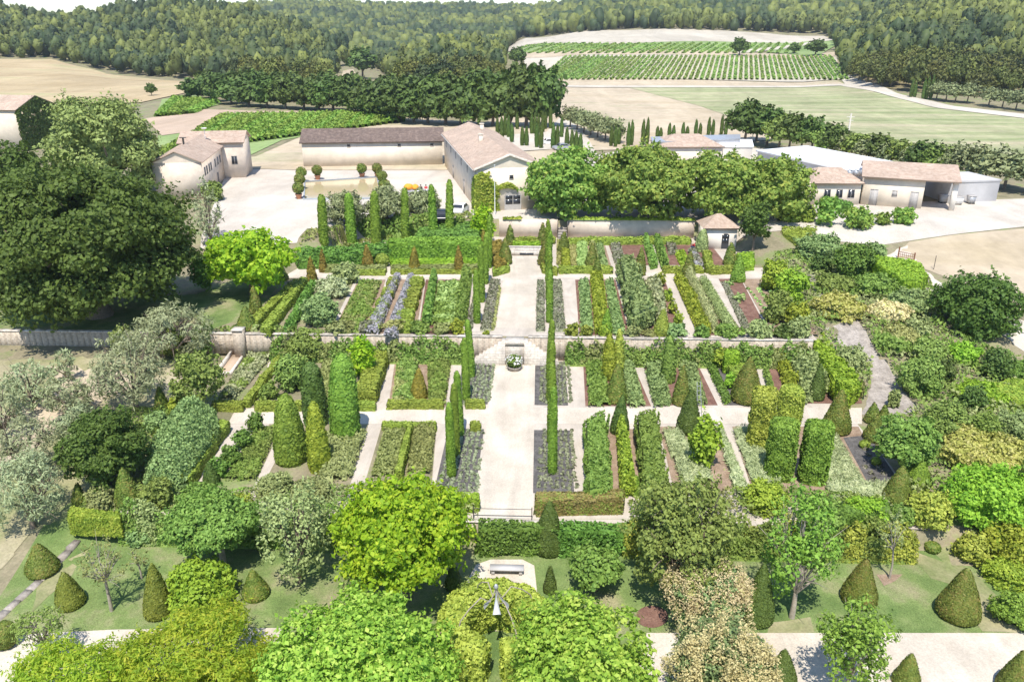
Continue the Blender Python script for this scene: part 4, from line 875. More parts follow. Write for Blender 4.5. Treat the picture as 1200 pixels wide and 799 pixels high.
# hedges closing the front of the garden
hedge([(628,577),(730,577),(731,586),(628,588)], 0, 1.1, 'brown and green clipped hedge closing the front right bed', 'box_brown', wavy=lambda X: .25*np.exp(-((X-6.2)/1.6)**2), wob=.8)
hedge([(519,577),(561,577),(561,586),(519,588)], 0, .9, 'short green hedge beside the mulberry at the front left bed', 'bright_hedge')
hedge([(560,612),(652,612),(652,620),(560,620)], -1.5, 2.0, 'leafy green hedge under the terrace below the railing', 'laurel', 'leafy_hedge', wob=1.4, jit=.8, lp=3.4)
hedge([(655,614),(745,614),(745,622),(655,622)], -1.5, 1.9, 'variegated hedge right of the big central cone', 'laurel', 'leafy_hedge', wob=1.4, jit=.8, lp=3.4)
topiary('cone', 624,662,586,655, 'big dark central cone beside the hedge near the bench', 'cypress_dark', z=-1.5, lp=2.4, sides=28)
topiary('cone', 637,652,662,698, 'small pointed cone right of the bench gravel', 'cypress_dark', z=-1.5)
topiary('cone', 521,541,659,694, 'small pointed cone left of the bench gravel', 'cypress_dark', z=-1.5)

heap([(960,500),(984,512),(1014,564),(978,566)], 0, .5, 'striped pale grass between the front hornbeam block and the slate square', 'sage_white', 'ornamental_grass', 'grasses', 3.2, .3, .5, 2, 1.4, 'stuff', la=.9, lb=.16)
heap(None, 2.3, 2.7, 'loose green screen of shrubs below the edge of the courtyard', 'mid_green', 'shrub_screen', 'shrubs', 3, .6, .4, .8, 1.5, wpts=[(-25.5,107.6),(-10.2,107.6),(-10.2,109.9),(-25.5,109.9)], mats=['dull_green'])

heap(None, -1.5, 2.3, 'mixed bushes hiding the foot of the terrace behind the right lawn', 'mid_green', 'terrace_border', 'shrubs', 3, .6, .6, .9, 1.4, wpts=[(5.6,42.1),(24,42.1),(24,43.75),(5.6,43.75)], mats=['dull_green','hornbeam_gold'])
heap(None, -1.5, 2.2, 'mixed bushes hiding the foot of the terrace behind the left lawn', 'dull_green', 'terrace_border', 'shrubs', 3, .6, .6, .9, 1.4, wpts=[(-27,42.3),(-9.5,42.3),(-9.5,43.75),(-27,43.75)], mats=['mid_green','grey_green'])
# ---------------------------------------------------------------- stonework and garden furniture
def thing(name, label, cat, loc=(0,0,0), rz=0, group=None):
    return tag(link(name, None, loc=loc, rz=rz), label, cat, group)
# terrace retaining wall with a double stair, facing the lower garden
def wall(name, x0, x1, y, z0, z1, th, label, mat='rubble', cope='cut_stone', amp=0):
    r = thing(name, label, 'wall', (x0, y, z0)); g = Geo(); L = x1 - x0; h = z1 - z0
    n = max(2, int(L / .6)); 
    for i in range(n): g.box(L*i/n + .002, L*(i+1)/n - .002, rng.uniform(-.015, .015), th, 0, h)
    link('stonework', g.mesh('stonework', mat), r)
    g = Geo(); n = max(1, int(L / 1.1))
    for i in range(n): g.box(L*i/n + .006, L*(i+1)/n - .006, -.05, th + .05, h + .003, h + .09 + rng.uniform(-.008, .008))
    link('coping', g.mesh('coping', cope), r); return r
wall('terrace_wall', -28.9, -3.3, 70.6, 0, 2.34, .4, 'pale rubble retaining wall left of the garden steps')
wall('terrace_wall', -.85, 26, 70.6, 0, 2.34, .4, 'pale rubble retaining wall right of the garden steps')
st = thing('garden_steps', 'pale stone double flight of steps behind the round flower pot', 'steps', (-2.1, 70.6, 0)); g = Geo()
for sgn in (-1, 1):
    g = Geo()
    for i in range(9):
        x1 = .9 + (9 - i) * .36; x0 = .85 + (8-i)*.36 if i < 8 else .85; h0 = 2.3 / 9 * (i); g.box(min(sgn*x0, sgn*x1), max(sgn*x0, sgn*x1), -1.15 + .001*i, .0, 0, 2.3/9*(i+1))
    link('step_flight', g.mesh('step_flight', 'cut_stone'), st)
g = Geo(); g.box(-.849, .849, -1.15, .35, .002, 2.3); g.box(-1.1, 1.1, -1.22, -1.152, 2.0, 2.4); link('landing', g.mesh('landing', 'cut_stone'), st)
for sgn in (-1, 1):
    g = Geo(); V = [(sgn*4.2,-1.3,0),(sgn*4.2,-1.3,.35),(sgn*.9,-1.3,2.45),(sgn*.9,-1.3,0)]; V += [(x,-1.18,z) for x,_,z in V]
    g.add(V, [(0,1,2,3),(7,6,5,4),(1,0,4,5),(2,1,5,6),(3,2,6,7)]); link('parapet', g.mesh('parapet', 'cut_stone'), st)
pt = thing('flower_pot', 'round low planter of white flowering shrub at the foot of the garden steps', 'planter', (-2.1, 68.3, .02))
g = Geo(); g.lathe([(0,0),(.5,0),(.6,.2),(.64,.3),(.68,.31),(.68,.38),(.58,.38),(.54,.32),(0,.32)], 20); link('pot', g.mesh('pot', 'stone_path'), pt)
g = Geo(); crown_geo(g, .85, .7, .1, 18, .4, 1.3, .7, (0,0,.85), -.8); link('foliage', g.mesh('foliage', 'mid_green'), pt)
g = Geo(); d = nrm(rng.normal(size=(90, 3))); d[:, 2] = abs(d[:, 2]) * .9; LV, LF = leaves(d * [.86,.86,.72] + [0,0,.85], d, .16, .3, .5, .5); g.add(LV, LF); link('blossom', g.mesh('blossom', 'white_paint'), pt)
# railing at the front of the central path
r = thing('railing', 'thin dark metal railing across the front end of the central path', 'railing', (-2.1, 43.95, 0)); g = Geo()
for x in (-1.9, 1.9): g = Geo(); g.tube([(x,0,0),(x,0,1.0)], .03, 6); link('post', g.mesh('post', 'dark_metal'), r)
for z in (.35, .85): g = Geo(); g.tube([(-1.9,0,z),(1.9,0,z)], .022, 5); link('rail', g.mesh('rail', 'dark_metal'), r)
wall('front_wall', -7.4, 3.2, 43.55, -1.5, .03, .24, 'low stone front wall under the railing behind the hedge')
# bench
b = P(594, 672, -1.5); r = thing('stone_bench', 'long grey stone bench on pale gravel below the central hedge', 'bench', b); g = Geo(); g.box(-1.05,1.05,-.28,.28,.4,.5)
link('seat', g.mesh('seat', 'grey_wall'), r)
for x in (-.85, .85): g = Geo(); g.box(x-.1, x+.1, -.22, .22, 0, .398); link('leg', g.mesh('leg', 'shutter_grey'), r)
# stone basin at the head of the path
b = P(617, 300, 2.3); r = thing('stone_basin', 'pink stone trough with a dark opening at the head of the central path', 'basin', b); g = Geo()
g.box(-2.6,2.6,.8,1.1,0,.95); g.box(-2.0,2.0,.0,.3,0,.62); g.box(-2.0,-1.7,.301,.799,0,.62); g.box(1.7,2.0,.301,.799,0,.62); g.box(-2.9,2.9,.75,1.15,.953,1.05)
link('trough', g.mesh('trough', 'cut_stone'), r); g = Geo(); g.box(-1.7,1.7,.301,.799,.3,.5); link('water', g.mesh('water', 'pool_side'), r)
g = Geo(); g.box(-.9,.9,-.03,-.001,.12,.4); link('opening', g.mesh('opening', 'glass_dark'), r)
# cream wall and gate behind the garden
def seg_wall(x0, x1, label):
    a = P(x0, 277.5, 2.3); bx = P(x1, 277.5, 2.3); r = thing('cream_wall', label, 'wall', (a.x, 109.35, 2.3)); L = bx.x - a.x
    g = Geo(); g.box(0, L, 0, .45, 0, 2.55); link('plaster', g.mesh('plaster', 'garden_wall'), r); return r, L
r1, L1 = seg_wall(585, 653, 'short cream plaster garden wall left of the dark gateway')
r2, L2 = seg_wall(664.5, 811, 'long cream plaster garden wall right of the dark gateway')
X0 = r2.location.x; heap(None, 4.86, .28, 'creeping green trailing along the top of the long cream wall', 'ivy', 'wall_creeper', 'creeper', 2.6, .25, .7, 2, 1.4, 'stuff', wpts=[(X0, 109.2),(X0+L2, 109.2),(X0+L2, 109.95),(X0, 109.95)])
heap(None, 4.86, .25, 'creeping green patch on top of the short cream wall', 'ivy', 'wall_creeper', 'creeper', 2.6, .2, .7, 2, 1.4, 'stuff', wpts=[(r1.location.x+.5, 109.2),(r1.location.x+3.2, 109.2),(r1.location.x+3.2, 109.9),(r1.location.x+.5, 109.9)])
gx0 = r1.location.x + L1; r = thing('gateway_steps', 'stone steps climbing through the dark gateway in the cream wall', 'steps', (gx0, 107.6, 2.3)); g = Geo()
for i in range(8): g.box(.05, X0 - gx0 - .05, i*.42, 3.9, i*.2875 + .001, (i+1)*.2875)
link('step_flight', g.mesh('step_flight', 'stone_path'), r)
for x, s in ((-.02, 1), (X0 - gx0 - .08, -1)):
    g = Geo(); g.box(x, x + .1, .9 + .0, 1.7, .8, 2.5); link('gate_leaf', g.mesh('gate_leaf', 'dark_metal'), r)
# garden pavilion
def gable_roof(g, L, D, hz, rise, over=.3, th=.16, hip=0):
    """roof over a box 0..L x 0..D, ridge along x; uv runs down the slope"""
    y = D / 2
    A = [(-over, -over, hz - over*rise/y), (L+over, -over, hz - over*rise/y), (L+over-hip, y, hz+rise), (-over+hip, y, hz+rise)]
    B = [(L+over, D+over, hz - over*rise/y), (-over, D+over, hz - over*rise/y), (-over+hip, y, hz+rise), (L+over-hip, y, hz+rise)]
    sl = math.hypot(y + over, rise)
    for Q in (A, B):
        up = [(p[0], p[1], p[2] + th) for p in Q]; uv = [(0,0),(L+2*over,0),(L+2*over-hip,sl),(hip,sl)]
        g.add(up, [(0,1,2,3)], 0, uv); g.add(list(Q) + up, [(3,2,1,0),(0,1,5,4),(1,2,6,5),(3,0,4,7)], 0, [(0,0)]*16)
    if hip:
        for Q in ([A[3], B[1], A[0]], [A[2], A[1], B[0]]):
            up = [(p[0], p[1], p[2] + th) for p in Q]; w = D + 2*over; g.add([up[0], up[1], up[2]] , [(0,1,2)], 0, [(w/2,sl),(0,0),(w,0)])
def house(name, label, loc, rz, L, D, h, rise, wall_m, roof_m, over=.35, hip=0, cat='house'):
    r = thing(name, label, cat, loc, rz); g = Geo(); g.box(0, L, 0, D, -.6, h)
    if not hip:
        for x in (0, L): g.add([(x,0,h),(x,D,h),(x,D/2,h+rise)], [(0,1,2) if x else (2,1,0)])
    link('wall', g.mesh('wall', wall_m), r)
    g = Geo(); gable_roof(g, L, D, h + .02, rise, over, .16, hip); link('roof', g.mesh('roof', roof_m), r); return r
def opening(par, face, u, z, w, h, L, D, mat='glass_dark', name='window', arch=False, frame='shutter_grey', mull=1):
    """face: 'f' front (y=0), 'l' left (x=0), 'r' right (x=L); frame, panes and bars set in the wall"""
    def pt(a, d, zz): return {'f': (u+a, -d, z+zz), 'l': (-d, u+a, z+zz), 'r': (L+d, u+a, z+zz)}[face]
    def bar(g, a0, a1, z0, z1, d0, d1): 
        V = [pt(a, d, zz) for zz in (z0, z1) for d in (d0, d1) for a in (a0, a1)]; g.add(V, [(0,2,3,1),(4,5,7,6),(0,1,5,4),(2,6,7,3),(0,4,6,2),(1,3,7,5)])
    g = Geo(); t = .07
    if arch:
        n = 12; arc = [(w/2*math.cos(math.pi*k/n) + w/2, h + w*.32*math.sin(math.pi*k/n)) for k in range(n+1)]
        poly = [(0,0),(w,0)] + arc; V = [pt(a, .03, zz) for a, zz in poly]; g.add(V, [tuple([0, i, i+1]) for i in range(1, len(poly)-1)])
        f = link(name, g.mesh(name, frame), par); g = Geo(); 
        for q0, q1 in ((.06*w, .48*w), (.52*w, .94*w)):
            for z0, z1 in ((h*.45, h*.78), (h*.82, h*1.08)): bar(g, q0, q1, z0, z1, .035, .06)
        link('pane', g.mesh('pane', mat), f)
        g = Geo(); V = [pt(a*1.0 + (a-w/2)*.12, .05, zz + (.02 if zz < h else w*.06)) for a, zz in arc] + [pt(a, .05, zz) for a, zz in arc]; n = len(arc)
        g.add(V, [(i, i+1, n+i+1, n+i) for i in range(n-1)]); link('surround', g.mesh('surround', 'cut_stone'), f); return f
    bar(g, -t, w+t, -t, 0, .0, .06); bar(g, -t, w+t, h, h+t, .0, .06); bar(g, -t, 0, .001, h-.001, .0, .055); bar(g, w, w+t, .001, h-.001, .0, .055)
    for k in range(mull): x = w*(k+1)/(mull+1); bar(g, x-.03, x+.03, .001, h-.001, .02, .05)
    f = link(name, g.mesh(name, frame), par); g = Geo(); bar(g, 0.001, w-.001, .001, h-.001, .0, .018); link('pane' if name == 'window' else 'door_panel', g.mesh('pane', mat), f); return f
a = P(824, 292, 2.3); c = P(862, 292, 2.3)
pv = house('garden_pavilion', 'small square cream pavilion with pyramid tiled roof and arched doorway', (a.x, a.y, 2.3), R(2), c.x - a.x, 3.8, 2.9, 1.3, 'render_pale', 'roof_tiles', .3, 2.2, 'pavilion')
opening(pv, 'f', 2.35, .05, .95, 1.75, 4, 3.8, 'glass_dark', 'door', True, 'glass_dark')
# ---------------------------------------------------------------- the big houses
def frameloc(px, py, z): return P(px, py, z)
# main house: front gable wing running back, and the long facade to its left
o = P(559, 248, 4.6); q = P(637, 247.5, 4.6); W = (q - o).length; az = R(13); bk = 41
wing = thing('main_house', 'large cream farmhouse wing with arched door, gable to the garden and clay tile roof', 'house', (o.x, o.y, 4.6), az)
g = Geo(); g.box(0, W, 0, bk, -.6, 6.2); g.add([(0,0,6.2),(W,0,6.2),(W*.5,0,8.0)], [(0,1,2)]); g.add([(0,bk,6.2),(W,bk,6.2),(W*.5,bk,8.0)], [(2,1,0)]); link('wall', g.mesh('wall', 'render_wall'), wing)
g = Geo(); V = []; x0, x1, xr = -.45, W + .45, W*.5
for (xa, xb, flip) in ((x0, xr, 0), (x1, xr, 1)):
    Q = [(xa,-.3,6.02),(xb,-.3,8.02),(xb,bk+.3,8.02),(xa,bk+.3,6.02)]; up = [(x,y,z+.2) for x,y,z in Q]; s = math.hypot(W/2+.4, 2)
    g.add(up, [(0,1,2,3) if not flip else (3,2,1,0)], 0, [(0,0),(0,s),(bk,s),(bk,0)] if not flip else [(bk,0),(bk,s),(0,s),(0,0)]); g.add(list(Q)+up, [(0,4,5,1),(1,5,6,2),(2,6,7,3),(3,7,4,0),(3,2,1,0)], 0, [(0,0)]*20)
link('roof', g.mesh('roof', 'roof_tiles'), wing)
g = Geo(); 
for sg in (0, 1):
    xa, xb = (x0, xr) if not sg else (x1, xr); V = [(xa,-.34,5.95),(xb,-.34,7.95),(xb,-.34,8.28),(xa,-.34,6.25)]; g.add(V + [(x,-.302,z) for x,_,z in V], [(0,1,2,3),(7,6,5,4),(3,2,6,7)])
link('verge', g.mesh('verge', 'cut_stone'), wing)
opening(wing, 'f', W*.42, .0, 2.5, 2.0, W, bk, 'glass_dark', 'door', True, 'shutter_grey'); opening(wing, 'f', W*.5, 4.6, .5, .5, W, bk, 'glass_dark', mull=0); opening(wing, 'f', W*.79, 1.5, .65, 1.0, W, bk)
for yy in (9, 16, 23, 30, 37): opening(wing, 'l', yy, 4.2, .7, 1.1, W, bk)
for yy in (13, 27): opening(wing, 'l', yy, 0, 1.1, 2.2, W, bk, 'door_wood', 'door')
ivy = heap(None, 4.6, .1, 'x', 'ivy', 'tmp', wpts=[(0,0),(1,0),(1,1),(0,1)]); bpy.data.objects.remove(ivy)
g = Geo(); n = 2600; u = rng.uniform(-.3, 3.3, n); zz = rng.uniform(0, 5.9, n); k = u < 1.5 + 2.6*vnoise(np.c_[np.zeros(n), zz, np.zeros(n)] + 3, .9) - .9*np.clip(zz - 4.6, 0, 2) + rng.normal(size=n)*.15; k &= zz < 5.3 + .5*vnoise(np.c_[u, np.zeros(n), np.zeros(n)], 1.4) + .1*u
u2 = rng.uniform(2.9, 6.0, 700); z2 = 3.35 + .75*np.sin((u2-2.9)/3.1*math.pi) * rng.random(700) - .15*(u2-4.2)**2*.4
p = np.concatenate([np.c_[u[k], -rng.uniform(.02, .45, k.sum()), zz[k]], np.c_[u2, -rng.uniform(.02, .4, 700), z2]]); LV, LF = leaves(p, np.tile([0,-1,.5], (len(p), 1)), .3, .6); g.add(LV, LF)
vv = link('climbing_ivy', g.mesh('climbing_ivy', 'ivy'), loc=wing.location, rz=az); tag(vv, 'yellow green creeper climbing the gable left of the arched door', 'creeper')
for cx_, cy_ in ((W*.36, 18), (W*.62, 33)):
    g = Geo(); g.box(cx_-.35, cx_+.35, cy_-.3, cy_+.3, 6.9, 8.7); g.box(cx_-.43, cx_+.43, cy_-.38, cy_+.38, 8.703, 8.82); link('chimney', g.mesh('chimney', 'render_wall'), wing)
g = Geo(); g.tube([(-.5,-.3,5.98),(-.5,bk+.3,5.98)], .08, 6); g.tube([(-.05,.3,5.9),(-.05,.3,0)], .05, 6); link('gutter', g.mesh('gutter', 'shutter_grey'), wing)
# long facade
e = P(519, 193.5, 4.6); f0 = P(356, 196, 4.6); d = e - f0; Lf = d.length
fac = house('courtyard_barn', 'long low cream barn closing the courtyard, with dark brown tile roof', (f0.x, f0.y, 4.6), math.atan2(d.y, d.x), Lf, 9, 4.6, 1.9, 'render_wall', 'roof_tiles_dark', .4)
for u in (.32, .68, .915): opening(fac, 'f', Lf*u, 3.7, .55, .45, Lf, 9, mull=0)
# left farmhouse, two wings
o = P(263, 210, 4.6); az2 = R(10.8)
lf = thing('left_farmhouse', 'old pinkish farmhouse with two tiled wings left of the white courtyard', 'house', (o.x, o.y, 4.6), az2)
g = Geo(); g.box(-7.2, 0, -17, 1.0, -.6, 5.6); g.box(-7, 3.6, 1.002, 9, -.6, 6.2)
g.add([(-7.2,-17,5.6),(0,-17,5.6),(-3.6,-17,7.2)], [(0,1,2)]); g.add([(3.6,1.002,6.2),(3.6,9,6.2),(3.6,5,7.6)], [(0,1,2)]); link('wall', g.mesh('wall', 'garden_wall'), lf)
g = Geo()
for xa, fl in ((-7.6, 0), (.4, 1)):
    Q = [(xa,-17.3,5.5),(-3.6,-17.3,7.3),(-3.6,3.4,7.3),(xa,3.4,5.5)]; up = [(x,y,z+.16) for x,y,z in Q]; g.add(up, [(0,1,2,3) if not fl else (3,2,1,0)], 0, [(0,0),(0,4.3),(20,4.3),(20,0)] if not fl else [(20,0),(20,4.3),(0,4.3),(0,0)]); g.add(list(Q)+up, [(0,4,5,1),(3,7,4,0),(3,2,1,0)], 0, [(0,0)]*12)
g2 = Geo(); gable_roof(g2, 10.6, 8, 6.22, 1.4, .4); 
for (V, (Fq, mi, uv)) in zip(g2.V, g2.F): pass
link('roof', g.mesh('roof', 'roof_tiles'), lf); rr = link('roof', g2.mesh('roof', 'roof_tiles'), lf, loc=(-7, 1.0, 0))
opening(lf, 'f', 1.5, 2.4, .9, 1.4, 0, 0) ; [setattr(c, 'location', Vector((0, 1.0, 0))) for c in lf.children if c.name.startswith('window')]
for u in (-15, -13.4, -11.5, -10, -6.5, -4.2, -2): opening(lf, 'r', u, 3.2, .8, 1.2, 0, 0)
opening(lf, 'r', -5.6, 0, 1.0, 2.0, 0, 0, 'door_wood', 'door')
g = Geo(); g.tube([(-3.9,-9,7.2),(-3.9,-9,8.4)], .16, 6); g.box(-4.4,-3.4,-9.2,-8.8,8.35,8.45); link('chimney', g.mesh('chimney', 'dark_metal'), lf)
g = Geo(); g.tube([(-2.4,.5,7),(-2.4,.5,8.8)], .05, 5); g.lathe([(0,0),(.35,.05),(.5,.2)], 12, 0, (-2.4,.4,8.6)); link('satellite_dish', g.mesh('satellite_dish', 'white_metal'), lf)
# far left farmhouse with a mossy gable
o = P(37, 176, 4.6); fl = house('stone_farmhouse', 'cream farmhouse at the left edge with an ivy dark gable end', (o.x - 24, o.y, 4.6), R(-6), 24, 13, 8.6, 2.4, 'render_wall', 'roof_tiles', .3)
g = Geo(); n = 5200; yv = rng.uniform(-.1, 13.1, n); hh = 8.6 + 2.4*(1 - abs(yv - 6.5)/6.5); zz = rng.uniform(0, 1, n)*hh; p = np.c_[24 + rng.uniform(.02, .35, n), yv, zz]; LV, LF = leaves(p, np.tile([1,0,.2], (n, 1)), .5, .5); g.add(LV, LF)
o2 = link('gable_ivy', g.mesh('gable_ivy', 'cypress_dark'), loc=fl.location, rz=R(-6)); tag(o2, 'dark ivy covering the whole gable of the far left farmhouse', 'creeper')
opening(fl, 'f', 16.5, 4.4, .7, .9, 24, 13); opening(fl, 'f', 8, 4.2, 1.0, 1.4, 24, 13)
# cellar buildings on the right
def quadwall(name, label, cat, pts, z0, h, roofm, wallm, roof_th=.25, slope=None):
    r = thing(name, label, cat, (pts[0][0], pts[0][1], z0)); L = [(p[0]-pts[0][0], p[1]-pts[0][1]) for p in pts]
    g = Geo(); g.prism(L, -.4, h); link('wall', g.mesh('wall', wallm), r)
    c = np.mean(L, 0); g = Geo(); g.prism([(c[0]+(x-c[0])*1.03, c[1]+(y-c[1])*1.03) for x, y in L], h + .01, h + roof_th); link('roof', g.mesh('roof', roofm), r); return r
def top(x, y, z): v = P(x, y, z); return (v.x, v.y)
wh = quadwall('white_roof_cellar', 'very long low building with a slanting flat white roof', 'building', [top(888,178,8.2), top(1012,205,8.2), top(1078,197,8.2), top(946,172.5,8.2)], 4.6, 3.6, 'white_metal', 'grey_wall')
gw = quadwall('grey_roof_cellar', 'flat grey roofed building behind the plane trees', 'building', [top(766,168,8.6), top(866,164,8.6), top(866,159,8.6), top(764,162,8.6)], 4.6, 4.0, 'grey_metal', 'grey_wall')
gw2 = quadwall('white_shed', 'white roofed shed in front of the grey flat roof', 'building', [top(800,172,7.8), top(882,173,7.8), top(880,165,7.8), top(790,164,7.8)], 4.6, 3.2, 'white_metal', 'render_pale')
g = Geo(); 
for k in range(5): g.box(.1 + k*2.4, 1.6 + k*2.4, -.6, -.2, 3.7, 4.4)
a = P(993, 209, 8.2); g = Geo(); r = thing('air_conditioners', 'row of grey cooling units on the edge of the white roof', 'cooling units', (a.x, a.y, 8.5))
for k in range(4): g = Geo(); g.box(k*.95, k*.95+.8, 0, .4, 0, .9); g.lathe([(.3,0),(.3,.04),(0,.04)], 12, 0, (k*.95+.4, .2, .9)); link('cooling_unit', g.mesh('cooling_unit', 'grey_metal'), r)
a = P(765, 188, 4.6); hp = house('office_house', 'tiled hip roofed building showing above the courtyard plane trees', (P(772,193,4.6).x, P(772,193,4.6).y, 4.6), R(3), 12.2, 9.5, 3.4, 1.7, 'render_wall', 'roof_tiles', .4, 4.0)
a = P(950, 240, 4.6); c = P(1003, 239, 4.6); sh = house('shop_house', 'cream building with old tile roof and shutters beside the turquoise tarpaulin', (a.x, a.y, 4.6), R(0), (c - a).length, 8.5, 3.3, 1.5, 'render_wall', 'roof_tiles', .4, 2.2)
for u in (.25, .5, .75): opening(sh, 'f', (c-a).length*u, 1.1, .9, 1.2, 9, 8)
a = P(1008, 240, 4.6); bb = P(1079, 245, 4.6); d = bb - a; Lb = d.length
ag = math.atan2(d.y, d.x); bn = thing('cellar_barn', 'cream barn with broad pink tile roof and open porch on pillars', 'barn', (a.x, a.y, 4.6), ag); D = 10.5
g = Geo(); g.box(0, Lb, 0, D, -.5, 4.2); g.add([(0,0,4.2),(0,D,4.2),(0,D*.6,5.5)], [(2,1,0)]); g.add([(Lb,0,4.2),(Lb,D,4.2),(Lb,D*.6,5.5)], [(0,1,2)]); link('wall', g.mesh('wall', 'render_wall'), bn)
g = Geo(); Lr = Lb + 4.6
for (ya, yb, za, zb) in ((-.5, D*.6, 4.15, 5.6), (D+.4, D*.6, 4.15, 5.6)):
    Q = [(-.4,ya,za),(Lr,ya,za),(Lr,yb,zb),(-.4,yb,zb)]; 
    if ya > 0: Q = [Q[1], Q[0], Q[3], Q[2]]
    up = [(x,y,z+.2) for x,y,z in Q]; g.add(up, [(0,1,2,3)], 0, [(0,0),(Lr,0),(Lr,6.5),(0,6.5)]); g.add(list(Q)+up, [(0,1,5,4),(1,2,6,5),(3,0,4,7),(3,2,1,0)], 0, [(0,0)]*16)
link('roof', g.mesh('roof', 'roof_tiles'), bn)
for y in (.1, D-.8): g = Geo(); g.box(Lr-.9, Lr-.2, y, y+.7, -.3, 4.1); link('pillar', g.mesh('pillar', 'render_pale'), bn)
g = Geo(); g.box(Lb-.2, Lb+.004, 2.2, 6.4, 0, 3.4); g.box(Lb+.004, Lb+.06, 2.2, 6.4, 0, 3.3); link('barn_door', g.mesh('barn_door', 'brown_soil'), bn)
for u in (.14, .5, .8): opening(bn, 'f', Lb*u, .0 if u != .5 else 1.6, 1.0 if u != .5 else .6, 2.4 if u != .5 else .8, Lb, D, 'shutter_grey', 'door' if u != .5 else 'window')
a = P(1110, 238, 4.6); c = P(1167, 236, 4.6); gs = quadwall('stone_shed', 'long grey whitewashed shed with a sloping end right of the barn porch', 'building', [(a.x, a.y), (c.x, c.y), (c.x - 1.5, c.y + 7), (a.x - 1, a.y + 7)], 4.6, 3.1, 'grey_wall', 'grey_wall')
a = P(1003, 234, 4.6); r = thing('turquoise_tarpaulin', 'bright turquoise upright tarpaulin against the shop house corner', 'tarpaulin', (a.x, a.y - .6, 4.6)); g = Geo()
n = 9; V = [(k*.15, .05*math.sin(k*1.3), z) for z in (0, 1.3, 2.7) for k in range(n)]; V += [(x, y+.06, z) for x, y, z in V]; q = 3*n
g.add(V, [(j*n+i, j*n+i+1, (j+1)*n+i+1, (j+1)*n+i) for j in range(2) for i in range(n-1)] + [(q+j*n+i+1, q+j*n+i, q+(j+1)*n+i, q+(j+1)*n+i+1) for j in range(2) for i in range(n-1)]); link('sheet', g.mesh('sheet', 'teal'), r)
# bins, machines and a parked tractor group by the shed
for px, py, w, m, lab in [(1120,240,1.6,'white_paint','white wheeled bin in front of the grey shed'), (1104,238,1.2,'shutter_grey','grey crate under the barn porch'), (1137,239,1.0,'grey_metal','small metal container by the dry bush')]:
    a = P(px, py, 4.6); r = thing('skip_bin', lab, 'bin', (a.x, a.y, 4.6)); g = Geo(); V = [(-w/2*.85,-.4,.2),(w/2*.85,-.4,.2),(w/2*.85,.4,.2),(-w/2*.85,.4,.2),(-w/2,-.5,1.2),(w/2,-.5,1.2),(w/2,.5,1.2),(-w/2,.5,1.2)]; g.add(V, [(3,2,1,0),(0,1,5,4),(1,2,6,5),(2,3,7,6),(3,0,4,7),(4,5,6,7)]); link('body', g.mesh('body', m), r)
    g = Geo(); g.box(-w/2-.04, w/2+.04, -.54, .54, 1.203, 1.28); link('lid', g.mesh('lid', 'shutter_grey'), r)
    for sx in (-1, 1):
        g = Geo(); g.tube([(sx*w*.32,-.45,.12),(sx*w*.32,.45,.12)], .12, 10); link('wheel', g.mesh('wheel', 'rubber'), r)
# poles
def pole(px, pb, pt_, label, r0=.12, mat='white_metal', name='flag_pole', z=4.6, cross=False, Y=None, group=None):
    a = P(px, pb, z); h = at(px, pt_, a.y).z - z; r = thing(name, label, 'pole', (a.x, a.y, z), group=group); g = Geo(); g.tube([(0,0,0),(0,0,h)], [r0, r0*.6], 8); link('shaft', g.mesh('shaft', mat), r)
    g = Geo()
    if cross: g.box(-.9, .9, -.06, .06, h-.9, h-.75); g.box(-.7, .7, -.06, .06, h-1.6, h-1.48); link('crossbar', g.mesh('crossbar', mat), r)
    else: g.lathe([(0,-.1),(.12,0),(0,.12)], 8, 0, (0,0,h)); link('finial', g.mesh('finial', mat), r)
pole(569, 243, 204, 'left white flagpole before the ivy covered gable', .07)
pole(580, 252, 194, 'right, taller white flagpole before the ivy covered gable', .07)
pole(992, 171, 133, 'white concrete power pole behind the white roof', .28, 'render_pale', 'power_pole', 4.6, True)
pole(881, 170, 135, 'pale pole standing among the oaks by the cellar', .12, 'render_pale', 'power_pole', 4.6)
# reflecting pool in the courtyard with potted box balls
pa, pb, pc, pd = [P(x, y, 4.6) for x, y in ((357,234),(447,233),(441,208.5),(358,214))]
r = thing('reflecting_pool', 'rectangular courtyard pool with tan still water and dark inner sides', 'pool', (0,0,4.62)); g = Geo()
ring = [pa, pb, pc, pd]; cc = sum(ring, Vector())/4
inn = [(p.x, p.y) for p in ring]; outr = [(cc.x + (p.x-cc.x)*1.035, cc.y + (p.y-cc.y)*1.05) for p in ring]
V = [(x, y, .18) for x, y in inn] + [(x, y, .18) for x, y in outr] + [(x, y, -.05) for x, y in inn] + [(x, y, -.05) for x, y in outr]
g.add(V, [(i, 4+i, 4+(i+1) % 4, (i+1) % 4) for i in range(4)] + [(4+i, 12+i, 12+(i+1) % 4, 4+(i+1) % 4) for i in range(4)]); g.add(V, [(i, (i+1) % 4, 8+(i+1) % 4, 8+i) for i in range(4)])
link('rim', g.mesh('rim', 'pool_side'), r)
m, nt, b = newmat('pool_water'); b.inputs['Base Color'].default_value = (.5,.41,.24,1); b.inputs['Roughness'].default_value = .06; b.inputs['IOR'].default_value = 1.45
bp = N(nt, 'ShaderNodeBump', Strength=.05, Distance=.02); nt.links.new(noise(nt, coords(nt), 2.0), bp.inputs['Height']); nt.links.new(bp.outputs[0], b.inputs['Normal'])
g = Geo(); g.add([(x, y, .03) for x, y in inn], [(0,1,2,3)]); link('water', g.mesh('water', 'pool_water'), r)
